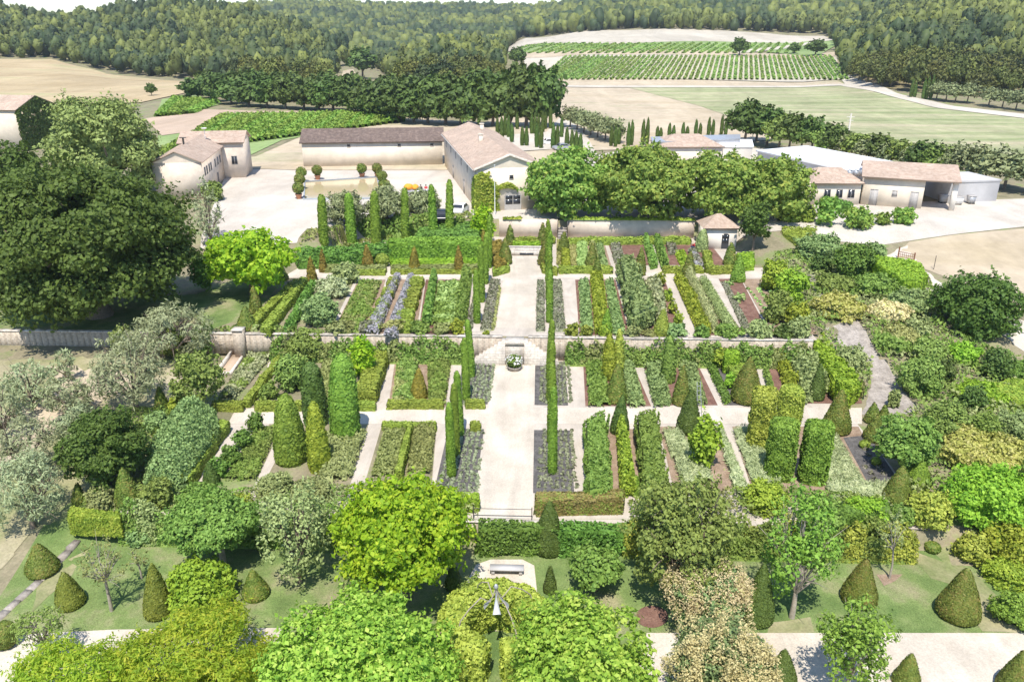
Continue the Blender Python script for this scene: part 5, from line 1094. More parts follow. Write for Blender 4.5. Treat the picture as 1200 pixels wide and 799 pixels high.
def potted(px, py, lab):
    a = P(px, py, 4.62); r = thing('potted_box_ball', lab, 'potted shrub', a, group='potted clipped balls around the pool'); g = Geo(); g.lathe([(0,0),(.36,0),(.5,.65),(.56,.66),(.56,.78),(.45,.78),(.4,.7),(0,.7)], 14); link('pot', g.mesh('pot', 'terracotta'), r)
    V, Fq = blob((.82,.82,.68), 16, 10, .05, 1, (0,0,1.65)); g = Geo(); g.add(V, Fq); leafy(g, V, Fq, .22, 1.5); link('ball', g.mesh('ball', 'yew'), r)
for px, py, l in [(350.5,233,'nearest potted ball at the left end of the pool'), (352,222,'middle potted ball at the left end of the pool'), (354,213,'farthest potted ball at the left end of the pool'), (372.5,210.5,'left potted ball on the far side of the pool'), (424.5,208.5,'right potted ball on the far side of the pool'), (442.5,208,'farthest potted ball at the right end of the pool'), (448,217.5,'middle potted ball at the right end of the pool'), (451,228,'nearest potted ball at the right end of the pool')]: potted(px, py, l)
# ---------------------------------------------------------------- people
def skin_mesh(name, pts, edges, rad, mat, par, loc=(0,0,0)):
    me = bpy.data.meshes.new(name); me.from_pydata([Vector(p) for p in pts], edges, []); me.materials.append(MATS[mat])
    o = link(name, me, par, loc); md = o.modifiers.new('Skin', 'SKIN'); md.use_smooth_shade = True
    for i, r in enumerate(rad): me.skin_vertices[0].data[i].radius = (r, r)
    me.skin_vertices[0].data[0].use_root = True; s = o.modifiers.new('Sub', 'SUBSURF'); s.levels = s.render_levels = 1; return o
def person(loc, rz, pose, shirt, trousers, label, group=None):
    r = thing('person', label, 'person', loc, rz, group)
    if pose == 'stand': J = dict(pel=(0,0,.95), ch=(0,0,1.3), nk=(0,0,1.47), hd=(0,-.02,1.64), hp=(.1,0,.9), kn=(.11,-.03,.5), an=(.12,.02,.08), ft=(.13,-.16,.04), sh=(.19,0,1.4), el=(.25,.03,1.12), ha=(.24,-.1,.88))
    elif pose == 'sit': J = dict(pel=(0,0,.5), ch=(0,.06,.85), nk=(0,.05,1.03), hd=(0,.0,1.19), hp=(.1,0,.5), kn=(.13,-.42,.52), an=(.13,-.45,.1), ft=(.13,-.6,.04), sh=(.19,.06,.96), el=(.26,-.02,.7), ha=(.18,-.25,.62))
    else: J = dict(pel=(0,.15,.55), ch=(0,-.12,.85), nk=(0,-.26,.97), hd=(0,-.36,1.06), hp=(.1,.15,.52), kn=(.15,-.3,.5), an=(.13,.0,.1), ft=(.14,-.15,.04), sh=(.18,-.18,.93), el=(.22,-.3,.65), ha=(.15,-.42,.42))
    m = lambda k: (-J[k][0], J[k][1], J[k][2])
    pts = [J['pel'], J['ch'], J['nk'], J['hd'], J['hp'], J['kn'], J['an'], J['ft'], m('hp'), m('kn'), m('an'), m('ft'), J['sh'], J['el'], J['ha'], m('sh'), m('el'), m('ha')]
    skin_mesh('body', pts, [(0,1),(1,2),(2,3),(0,4),(4,5),(5,6),(6,7),(0,8),(8,9),(9,10),(10,11),(1,12),(12,13),(13,14),(1,15),(15,16),(16,17)], [.12,.13,.05,.1,.08,.06,.045,.04,.08,.06,.045,.04,.055,.04,.035,.055,.04,.035], 'skin', r)
    skin_mesh('shirt', [pts[i] for i in (0,1,12,13,15,16)], [(0,1),(1,2),(2,3),(1,4),(4,5)], [.15,.165,.075,.055,.075,.055], shirt, r)
    skin_mesh('trousers', [pts[i] for i in (0,4,5,6,8,9,10)], [(0,1),(1,2),(2,3),(0,4),(4,5),(5,6)], [.15,.1,.08,.06,.1,.08,.06], trousers, r)
    h = Vector(J['hd']); V, Fq = blob((.115,.125,.12), 10, 6, .04, 1, h + Vector((0,.03,.03))); g = Geo(); g.add(V, Fq); link('hair', g.mesh('hair', 'hair', True), r); return r
a = P(657, 262, 4.6); person((gx0 + .62, 110.2, 4.2), R(8), 'stand', 'cloth_blue', 'cloth_blue', 'person in dark clothes standing in the gateway of the cream wall')
person((P(672,253.5,4.6).x, P(672,253.5,4.6).y, 4.62), R(-60), 'stand', 'cloth_blue', 'cloth_blue', 'person in dark clothes in the shade behind the gateway')
a = P(812, 294, 2.3); person((a.x, a.y, 2.34), R(60), 'crouch', 'cloth_red', 'cloth_blue', 'person in a red top crouching beside the pavilion')
# lounge group in the court
a = P(490, 226, 4.62); r = thing('lounge_bench', 'long low grey lounge bench in the sunny courtyard', 'bench', a, R(4)); g = Geo(); g.box(-2.4, 1.9, -.55, .55, .12, .42); link('seat', g.mesh('seat', 'grey_metal'), r)
for x in (-2.1, 1.6): g = Geo(); g.box(x-.08, x+.08, -.4, .4, 0, .119); link('leg', g.mesh('leg', 'dark_metal'), r)
for dx, dy, s, l in [(-1.6,.0,1.0,'large orange bean bag at the left of the grey lounge bench'), (-.55,.35,.85,'smaller orange bean bag in the middle of the lounge bench')]:
    V, Fq = blob((.75*s,.6*s,.5*s), 14, 8, .25, 1, (0,0,.5*s)); V[:, 2] = np.maximum(V[:, 2], 0); V[:, 1] += .25*V[:, 2]; g = Geo(); g.add(V, Fq); o = link('bean_bag', g.mesh('bean_bag', 'cloth_orange', True), loc=(a.x+dx, a.y+dy, 4.62+.425)); tag(o, l, 'bean bag')
person((a.x+.45, a.y+.1, 4.62), 0, 'sit', 'hair', 'cloth_blue', 'person in black sitting in the middle of the grey lounge bench')
person((a.x+1.3, a.y+.1, 4.62), R(10), 'sit', 'cloth_red', 'cloth_white', 'person in a red top sitting at the right of the lounge bench')
def chair(px, py, rz, seatm, lab):
    a = P(px, py, 4.62); r = thing('garden_chair', lab, 'chair', a, R(rz), 'small chairs beside the pool'); g = Geo(); g.box(-.25,.25,-.25,.25,.42,.47); link('seat', g.mesh('seat', seatm), r)
    g = Geo(); g.box(-.25,.25,.22,.27,.55,.95); link('backrest', g.mesh('backrest', seatm), r)
    for x in (-.22,.22):
        for y in (-.22,.245): g = Geo(); g.tube([(x,y,0),(x,y,.42 if y < 0 else .95)], .022, 5); link('leg', g.mesh('leg', 'grey_metal'), r)
for px, py, rz, m, l in [(451,234.5,20,'white_metal','white chair at the pool corner nearest the pots'), (456,233.5,-30,'shutter_grey','grey chair second from the pool corner'), (460.5,231.5,160,'white_metal','white chair with its back to the camera'), (463,233,60,'shutter_grey','grey chair at the right of the small group'), (466,241,0,'cloth_orange','orange chair above the slim cypress')]: chair(px, py, rz, m, l)
# cars
def car(px, py, rz, m, lab, z=4.62):
    a = P(px, py, z); r = thing('parked_car', lab, 'car', (a.x, a.y, z), R(rz)); s = np.linspace(-.9, .9, 7)
    pro = [(-2.1,.35),(-2.15,.7),(-1.95,.88),(-1.2,.96),(-.75,1.42),(.75,1.45),(1.45,.98),(2.05,.82),(2.15,.5),(2.05,.32)]
    ys = [-.88,-.84,-.7,.7,.84,.88]; sc = [(.9,.0),(1,0),(1,.0),(1,.0),(1,0),(.9,0)]; V = []
    for y in ys:
        for x, zz in pro: V.append((x*(.97 if abs(y) > .86 else 1), y * (1 - .14*max(0, zz-.9)/.5), zz))
    n = len(pro); g = Geo(); g.add(V, [(j*n+i, j*n+(i+1) % n, (j+1)*n+(i+1) % n, (j+1)*n+i) for j in range(len(ys)-1) for i in range(n)]); g.add(V[:n], [tuple(range(n))[::-1]]); g.add(V[-n:], [tuple(range(n))]); link('body', g.mesh('body', m), r)
    g = Geo(); g.add([(-1.17,-.66,1.0),(-.78,-.62,1.4),(-.78,.62,1.4),(-1.17,.66,1.0)], [(0,1,2,3)]); g.V[-1] += [-.02,0,.02]; g.add([(1.4,-.66,1.02),(.8,-.62,1.42),(.8,.62,1.42),(1.4,.66,1.02)], [(3,2,1,0)]); g.V[-1] += [.02,0,.02]
    for sy in (-1, 1): g.add([(-1.0,sy*.885,1.0),(1.2,sy*.885,1.0),(.7,sy*.83,1.36),(-.7,sy*.83,1.36)], [(0,1,2,3)])
    link('window', g.mesh('window', 'glass_dark'), r)
    for x in (-1.35, 1.3):
        for y in (-.8, .8):
            g = Geo(); g.tube([(x,y-.1,.32),(x,y+.1,.32)], .32, 14); w = link('wheel', g.mesh('wheel', 'rubber'), r)
            g = Geo(); yy = y + (.105 if y > 0 else -.105); g.lathe([(0,0),(.18,0),(.18,.001)], 12); V = g.V[0]; V2 = V.copy(); V2[:, 1] = yy; V2[:, 2] = V[:, 1] + .32; V2[:, 0] = V[:, 0] + x; g.V[0] = V2; link('rim', g.mesh('rim', 'grey_metal'), w)
car(517.5, 258, 95, 'black_paint', 'dark car parked under the olive between two slim cypresses')
car(539, 250, 80, 'white_paint', 'white car parked behind the flat hedge mass')
car(644, 170, 10, 'white_paint', 'white car in the far car park behind slim cypresses')
car(659, 176, 20, 'grey_metal', 'silver car in the far car park, nearer the olive rows')
a = P(1050,300,gz(P(1050,300,4).x,P(1050,300,4).y)); 
# farm gate
g0 = G(1052, 303); g1 = G(1070, 309); d = g1 - g0; r = thing('farm_gate', 'rusty low metal field gate beside the sandy track', 'gate', g0, math.atan2(d.y, d.x)); L = d.length
for x in (0, L): g = Geo(); g.tube([(x,0,0),(x,0,1.5 if x == 0 else 1.15)], .09, 6); link('post', g.mesh('post', 'rust_metal'), r)
g = Geo()
for z in (.3,.6,.9): g.tube([(.1,0,z),(L-.1,0,z)], .035, 5)
for k in range(1, 8): g.tube([(L*k/8,0,.3),(L*k/8,0,1.0)], .025, 5)
link('bars', g.mesh('bars', 'rust_metal'), r)
for px, py in ((1094,316),):
    a = G(px, py); r = thing('fence_post', 'thin grey metal post standing in the dry field', 'post', a); g = Geo(); g.tube([(0,0,0),(0,0,1.7)], .04, 6); link('shaft', g.mesh('shaft', 'dark_metal'), r); g = Geo(); g.lathe([(0,0),(.06,.0),(0,.06)], 6, 0, (0,0,1.7)); link('cap', g.mesh('cap', 'dark_metal'), r)
# left: stone retaining wall under the oak, stone kerb in the lawn, brick trough
a = P(-60, 421, 0); wall('lawn_wall', -62, -28.95, 70.55, .3, 2.34, .45, 'old rubble wall holding the upper lawn under the big oak')
k0, k1 = G(-20, 742), G(96, 628); d = k1 - k0; r = thing('stone_kerb', 'long straight kerb of weathered stone slabs crossing the left lawn', 'kerb', (k0.x, k0.y, k0.z), math.atan2(d.y, d.x)); g = Geo(); n = int(d.length/.9)
for i in range(n):
    q = k0.lerp(k1, (i+.5)/n); zz = gz(q.x, q.y) - k0.z; g.box(i*.9+.02, i*.9+.88, -.22+rng.normal()*.01, .22+rng.normal()*.01, zz-.3, zz+.14+rng.normal()*.01)
link('slabs', g.mesh('slabs', 'stone_path'), r)
a = P(263, 440, 0); b = P(283, 412, 0); d = b - a; r = thing('brick_trough', 'long narrow brick filled trough beside the yellow green tree', 'trough', a, math.atan2(d.y, d.x)); L = d.length; g = Geo()
g.box(0, L, .5, .7, 0, .6); g.box(0, L, -.7, -.5, 0, .35); g.box(0, .2, -.499, .499, 0, .35); g.box(L-.2, L, -.499, .499, 0, .35); link('rim', g.mesh('rim', 'cut_stone'), r); g = Geo(); g.box(.2, L-.2, -.499, .499, 0, .22); link('filling', g.mesh('filling', 'plough'), r)
a = P(280, 404, 0); r = thing('stone_pier', 'short stone pier at the end of the terrace wall by the dark lawn cone', 'wall', (-28.0, 70.25, 0)); g = Geo(); g.box(-1.1, -.15, -.3, .6, 0, 2.9); link('stonework', g.mesh('stonework', 'rubble'), r); g = Geo(); g.box(-1.2,-.1,-.4,.7,2.903,3.0); link('coping', g.mesh('coping', 'cut_stone'), r)
# ladder
a = P(820, 500, 0); r = thing('ladder', 'grey ladder leaning into the dark cone by the vine arch', 'ladder', a, R(15)); 
for s in (-.2, .2): g = Geo(); g.tube([(s,0,0),(s*.7,.9,3.6)], .03, 5); link('rail', g.mesh('rail', 'grey_metal'), r)
g = Geo()
for k in range(1, 10): t = k/10; g.tube([(-.2*(1-.3*t),.9*t,3.6*t),(.2*(1-.3*t),.9*t,3.6*t)], .02, 5)
link('rungs', g.mesh('rungs', 'grey_metal'), r)
# gazebo
a = P(582, 764, -1.5); gz0 = -1.5; top_ = at(583, 690, a.y).z - gz0
r = thing('rose_gazebo', 'iron rose gazebo with grey metal roof petals above a round arbour', 'gazebo', (a.x, a.y, gz0)); hT = top_
g = Geo(); g.tube([(0,0,hT-1.5),(0,0,hT)], .05, 8); g.lathe([(0,0),(.1,.05),(.14,.15),(.08,.28),(0,.34)], 10, 0, (0,0,hT)); link('finial', g.mesh('finial', 'grey_metal'), r)
RR = 2.25
for k in range(4):
    an = 2*math.pi*k/4 + .55; ca, sa = math.cos(an), math.sin(an); g = Geo()
    pr = [(RR, 0), (RR, 2.4), (RR*.93, 3.0), (RR*.7, 3.55), (RR*.4, 4.0), (RR*.16, hT-.7), (.05, hT-.05)]
    g.tube([(ca*x, sa*x, z) for x, z in pr], .035, 6); link('rib', g.mesh('rib', 'pale_bark'), r)
for k in range(8):
    if k % 2: continue
    g = Geo(); V = []; m_ = 6
    for j in range(m_):
        t = j/(m_-1); x = .05 + t*.62; z = hT - .1 - .95*t**.7; w = (.06 + .3*t**1.2)
        for s in (-1, 0, 1): an = 2*math.pi*k/8 + .1 + s*w/max(x, .25)*.6; V.append((math.cos(an)*x, math.sin(an)*x, z - .05*abs(s)))
    V += [(x, y, z-.02) for x, y, z in V]; q = 3*m_
    g.add(V, [(j*3+i, j*3+i+1, (j+1)*3+i+1, (j+1)*3+i) for j in range(m_-1) for i in range(2)] + [(q+j*3+i+1, q+j*3+i, q+(j+1)*3+i, q+(j+1)*3+i+1) for j in range(m_-1) for i in range(2)]); link('roof_petal', g.mesh('roof_petal', 'grey_metal'), r)
# round clipped arbour around it
g = Geo(); seg = 40; Ri, Ro, hh = 1.7, 3.0, 2.6; V = []; Fq = []
for i in range(seg + 1):
    an = -math.pi/2 + .2 + (2*math.pi - .4)*i/seg; 
    for rr_, zz in ((Ro,0),(Ro,hh*.85),(Ro-.35,hh),(Ri+.3,hh),(Ri,hh*.85),(Ri,0)): V.append((math.cos(an)*rr_, math.sin(an)*rr_, zz*(1+.04*math.sin(i*1.7))))
for i in range(seg):
    for j in range(5): Fq.append((i*6+j+1, i*6+j, (i+1)*6+j, (i+1)*6+j+1))
Fq.append((0,1,2,3)); Fq.append((0,3,4,5)); n = seg*6; Fq.append((n+3,n+2,n+1,n)); Fq.append((n+5,n+4,n+3,n))
V = np.array(V); g.add(V, Fq); leafy(g, V, np.array(Fq), .16, 1.7, jit=.7, wob=.8); o = link('round_arbour', g.mesh('round_arbour', 'hornbeam_gold'), loc=(a.x, a.y, gz0)); tag(o, 'ring shaped clipped arbour hedge around the rose gazebo', 'hedge')
p0 = a
shrub('climbing_rose', 537,575,672,722, 'climbing rose with a few orange blooms left of the gazebo top', 'mid_green', 3.2, 'rose')
# ---------------------------------------------------------------- big and middle trees of the garden
T = tree
T('oak_tree', -30,230,182,390, 370, 'huge dark green oak spreading over the left lawn', 'tree', 'oak', 4.6, 90, .24, .75, .72, tr=.05, nl=14, irr=.12, squash=.75)
T('round_tree', 50,184,104,245, 235, 'grey green domed tree between the oak and the far farmhouse', 'tree', 'sage_tree', 3.6, 60, .24, .9, .8, irr=.12)
T('oak_tree', -20,60,160,260, 250, 'dark tree at the left edge behind the huge oak', 'tree', 'oak', 4, 40, .28, .9)
T('lime_tree', 232,350,260,348, 345, 'bright yellow green lime tree at the left end of the ivy hedge', 'tree', 'mulberry', 4.4, 50, .26, .8, .7)
T('mulberry_tree', 379,560,543,702, 700, 'brilliant lime green mulberry tree in front of the slate bed', 'tree', 'mulberry', 5.4, 64, .25, .7, .7, nl=9, irr=.26, squash=.7)
T('plane_tree', 300,548,682,880, 850, 'large bright green plane tree at the bottom, left of the gazebo', 'tree', 'plane', 5.4, 80, .22, .75, .75, nl=9, irr=.28)
T('plane_tree', 588,778,690,880, 850, 'large bright green plane tree at the bottom, right of the gazebo', 'tree', 'plane', 5.4, 70, .24, .75, .75, nl=9, irr=.28)
T('feathery_tree', -10,180,752,880, 850, 'yellow green feathery tree at the bottom left corner', 'tree', 'lime_feather', 4.2, 54, .25, .6, .4, la=.8, lb=.25)
T('feathery_tree', 120,330,702,860, 820, 'pale yellow green feathery tree left of the bottom plane tree', 'tree', 'lime_feather', 4.2, 64, .24, .55, .35, la=.8, lb=.25)
T('apple_tree', 726,872,545,700, 700, 'broad soft green tree right of the central cone and hedge', 'tree', 'dull_green', 4.2, 60, .24, .6, .4, irr=.4, nl=14, openlimbs=True)
T('fig_tree', 664,734,636,694, 692, 'low spreading fig tree on the lawn right of the bench', 'tree', 'mid_green', 4.4, 30, .32, .8, .5)
T('grey_tree', 298,390,560,684, 682, 'thin grey green tree with bare branches left of the mulberry', 'tree', 'grey_green', 3.6, 40, .28, .45, 0, nl=12, openlimbs=True)
T('smoke_bush', 776,880,650,732, 732, 'pale pink smoke bush on the lawn right of the broad tree', 'tree', 'smoke_under', 3.6, 40, .3, .8, .7)
T('smoke_bush', 780,908,722,850, 850, 'tan smoke bush with dark leaves at the bottom edge', 'tree', 'smoke_under', 3.6, 46, .3, .8, .7)
T('pear_tree', 893,990,560,716, 724, 'upright leafy tree with pale trunk right of the smoke bushes', 'tree', 'hornbeam', 4.2, 46, .24, .5, .35, bark='pale_bark', irr=.4, nl=12, openlimbs=True)
T('ash_tree', 955,1052,692,812, 820, 'leafy small tree at the bottom in front of the lower gravel walk', 'tree', 'hornbeam', 4.2, 40, .25, .5, .35, bark='pale_bark', irr=.4, nl=12, openlimbs=True)
T('young_tree', 1030,1062,596,650, 678, 'thin young staked tree on the right lawn', 'tree', 'grey_green', 3, 14, .3, .25, 0, nl=8, bark='pale_bark', openlimbs=True, bx=1042)
T('young_tree', 90,150,628,690, 716, 'small nearly bare tree with a pale trunk on the left lawn', 'tree', 'dry_green', 2.8, 20, .3, .2, 0, nl=12, bark='pale_bark', openlimbs=True, bx=131)
T('young_tree', 12,80,702,765, 776, 'thin reddish branched shrub tree over the bottom left gravel', 'tree', 'dull_green', 2.8, 20, .3, .3, 0, nl=12, bark='pale_bark', openlimbs=True)
T('young_tree', 146,176,640,668, 678, 'slim young tree with a stake behind the left column cone', 'tree', 'dry_green', 2.8, 12, .3, .2, 0, nl=6, bark='pale_bark', openlimbs=True)
T('crown_tree', 190,305,568,650, 662, 'dense green tree with a knobbly trunk at the left lawn edge', 'tree', 'mid_green', 3.8, 50, .27, .8, .6, bark='pale_bark', bx=262)
T('dark_tree', 66,176,474,574, 574, 'round dark green tree among the pale olives on the left', 'tree', 'oak', 3.6, 60, .25, .9, .75)
T('wattle_tree', 196,266,402,480, 482, 'yellow green feathery tree beside the brick trough', 'tree', 'dull_green', 3.6, 36, .28, .6, .5)
for a in [(100,202,380,486,480,'largest pale olive tree on the slope below the oak',None), (150,250,348,425,420,'silvery olive tree just below the big oak shade',None), (0,66,420,484,478,'small round olive tree at the left edge meadow',None),
          (58,90,408,450,446,'small gnarled olive near the rubble wall',None), (-40,30,440,520,515,'olive tree cut by the left picture edge, upper',None), (50,110,438,490,488,'soft grey olive between the round and the largest ones',None),
          (-20,74,520,625,618,'wide dark limbed olive above the left lawn kerb',None), (60,120,470,530,528,'silver olive left of the round dark tree',None), (-10,70,480,560,556,'pale olive over the bare slope at the left edge',None), (225,262,212,300,285,'silvery olive between the oak and the white courtyard',None)]:
    T('olive_tree', a[0], a[1], a[2], a[3], a[4], a[5], 'olive tree', 'olive_pale', 3.6, 40, .26, .42, 0, nl=12, openlimbs=True, la=.8, lb=.22, irr=.3, group='pale olive trees of the left slope')
T('olive_tree', 380,432,242,290, 262, 'big silvery olive behind the two leftmost slim columns', 'olive tree', 'olive', 3.4, 50, .26, .8, .6, la=.8, lb=.25)
T('olive_tree', 428,480,240,288, 260, 'big silvery olive behind the third and fourth slim columns', 'olive tree', 'olive', 3.4, 50, .26, .8, .6, la=.8, lb=.25)
T('olive_tree', 472,520,230,266, 250, 'smaller olive shading the dark parked car', 'olive tree', 'olive', 3.4, 40, .26, .8, .5, la=.8, lb=.25)
for x0, x1, yt, yb, l in [(373,385,228,291,'first'), (405,418,226,290,'second'), (434,446,224,289,'third'), (470,480,220,289,'fourth'), (503,513,216,288,'fifth'), (522,532,211,287,'sixth')]:
    topiary('column', x0, x1, yt, yb, '%s from the left of the tall clipped columns before the court' % l, 'cypress', 'clipped_column', 'cypress', None, 'tall clipped columns before the courtyard', lp=2.2)
topiary('column', 552,563,207,246, 'stout clipped column against the left edge of the gable', 'cypress', 'clipped_column', 'cypress', lp=2.2)
topiary('column', 564,570,205,244, 'slimmer clipped column beside the ivy gable', 'cypress', 'clipped_column', 'cypress', lp=2.2)
shrub('lime_hedge', 550,582,239,290, 'bright lime green domed bush where the short cream wall begins', 'mulberry', 3)
shrub('round_bush', 235,262,212,238, 'dense round dark bush by the left farmhouse', 'dull_green', 2.8)
shrub('round_bush', 220,250,290,345, 'dark shadowed bush between the oak and the lime tree', 'laurel', 3)
for x0, x1, y0, y1, by, l in [(612,722,170,260,252,'leftmost courtyard plane tree, reaching the farmhouse gable'), (690,818,168,260,254,'middle courtyard plane tree above the cream wall'), (784,904,174,260,254,'third courtyard plane tree behind the pavilion'), (868,956,181,264,258,'rightmost courtyard plane tree before the shop house')]:
    T('courtyard_plane', x0, x1, y0, y1, by, l, 'plane tree', 'courtyard_plane', 4.2, 60, .25, .8, .75, bark='pale_bark', irr=.14)
T('round_tree', 866,906,232,288, 292, 'dark round tree right beside the garden pavilion', 'tree', 'oak', 3.6, 30, .3, 1)
# lower lawn topiary and shrubs
for k, x0, x1, yt, yb, l, m in [('cone',22,60,637,681,'broad domed cone left of the stone kerb','yew'), ('cone',58,92,670,718,'leaning dark cone right of the stone kerb','yew_mixed'), ('cone',164,198,659,729,'tall brown green column cone on the left lawn','yew_mixed'), ('cone',280,311,668,707,'squat clipped cone between the round bush and grey tree','yew'),
      ('cone',873,909,659,738,'tall dark cone right of the pink smoke bush','cypress_dark'), ('cone',992,1032,654,716,'broad cone behind the small leafy tree on the right lawn','yew'), ('bell',1108,1156,665,736,'lopsided large cone with a bulge on the right lawn','yew'),
      ('cone',903,937,761,812,'cone at the bottom edge left of the small leafy tree','cypress_dark'), ('cone',1052,1082,766,812,'cone at the bottom edge on the gravel walk','yew'), ('cone',1178,1215,762,822,'cone at the bottom right corner','yew'), ('ball',1087,1104,636,651,'small clipped ball on the edge of the right lawn','yew'),
      ('ball',-12,15,731,766,'dark clipped box ball at the left edge by the gravel','yew'), ('cone',131,160,548,600,'dark upright cone at the foot of the round dark tree','yew'), ('cone',179,196,452,486,'small cone between olive and feathery tree','yew'), ('cone',82,98,566,594,'small yellow green cone in the olive shade','yew'),
      ('cone',400,416,672,694,'tiny grey cone between grey tree and mulberry','grey_green')]:
    topiary(k, x0, x1, yt, yb, l, m)
for x0, x1, y0, y1, l, m, lp in [(190,276,647,730,'large round feathery green bush on the left lawn','bright_hedge',4), (143,192,600,642,'fountain like ornamental grass clump at the lawn edge','blue_green',3.4), (282,330,590,650,'dark shrub filling the edge between trees on the left','mid_green',3.6),
      (160,205,556,606,'yellow green bush below the blue green mound','dull_green',3.4), (204,262,566,604,'leafy green bush at the front of the diagonal bed','mid_green',3.4), (100,140,566,606,'grey green flowering bush by the yellow hedge','grey_green',3), (168,200,480,510,'soft green round bush at the top of the blue green mound','blue_green',3),
      (196,222,462,492,'small yellow green bush beneath the feathery tree','golden',3), (262,300,582,612,'low golden bush under the leafy pyramids','golden',3.2), (300,345,548,590,'soft grey bush before the front left pyramid','grey_green',3), (340,392,556,600,'grey green shrub below the golden pyramid','grey_green',3),
      (1098,1150,700,700,'','',0)]:
    if lp: shrub('lawn_shrub', x0, x1, y0, y1, l, m, lp)
hedge([(82,594),(138,600),(140,608),(78,606)], -.6, 1.3, 'thick yellow green clipped hedge at the head of the kerb', 'ivy')
# smoke flower heads
def plumes(box, by, n, mat, size, lab, name='smoke_plumes'):
    g0 = G((box[0]+box[1])/2, by); c, a, b = fit(*box, g0.y); g = Geo()
    d = nrm(rng.normal(size=(n, 3))); d[:, 2] = np.where(d[:, 2] < -.3, -d[:, 2], d[:, 2]); d[:, 1] = np.where(rng.random(n) < .7, -abs(d[:, 1]), d[:, 1])
    for q in d:
        m = 80; e = nrm(rng.normal(size=(m, 3))) * size * np.array([.7,.7,1.3]) * rng.uniform(.4, 1, (m, 1)); LV, LF = leaves(q*[a, a, b]*rng.uniform(.86, 1.04) + e, nrm(e), size*.19, .5); g.add(LV, LF)
    return g.mesh(name, mat), c
for nm, box, by, n, mt, root in [('a', (776,880,650,732), 732, 125, 'smoke_pink', 'pale pink smoke bush on the lawn right of the broad tree'), ('b', (780,908,722,850), 850, 170, 'smoke_brown', 'tan smoke bush with dark leaves at the bottom edge')]:
    me, c = plumes(box, by, n, mt, .46, '')
    par = [o for o in bpy.data.objects if o.get('label') == root][0]; link('flower_plumes', me, par, loc=(c.x-par.location.x, 0, c.z-par.location.z))
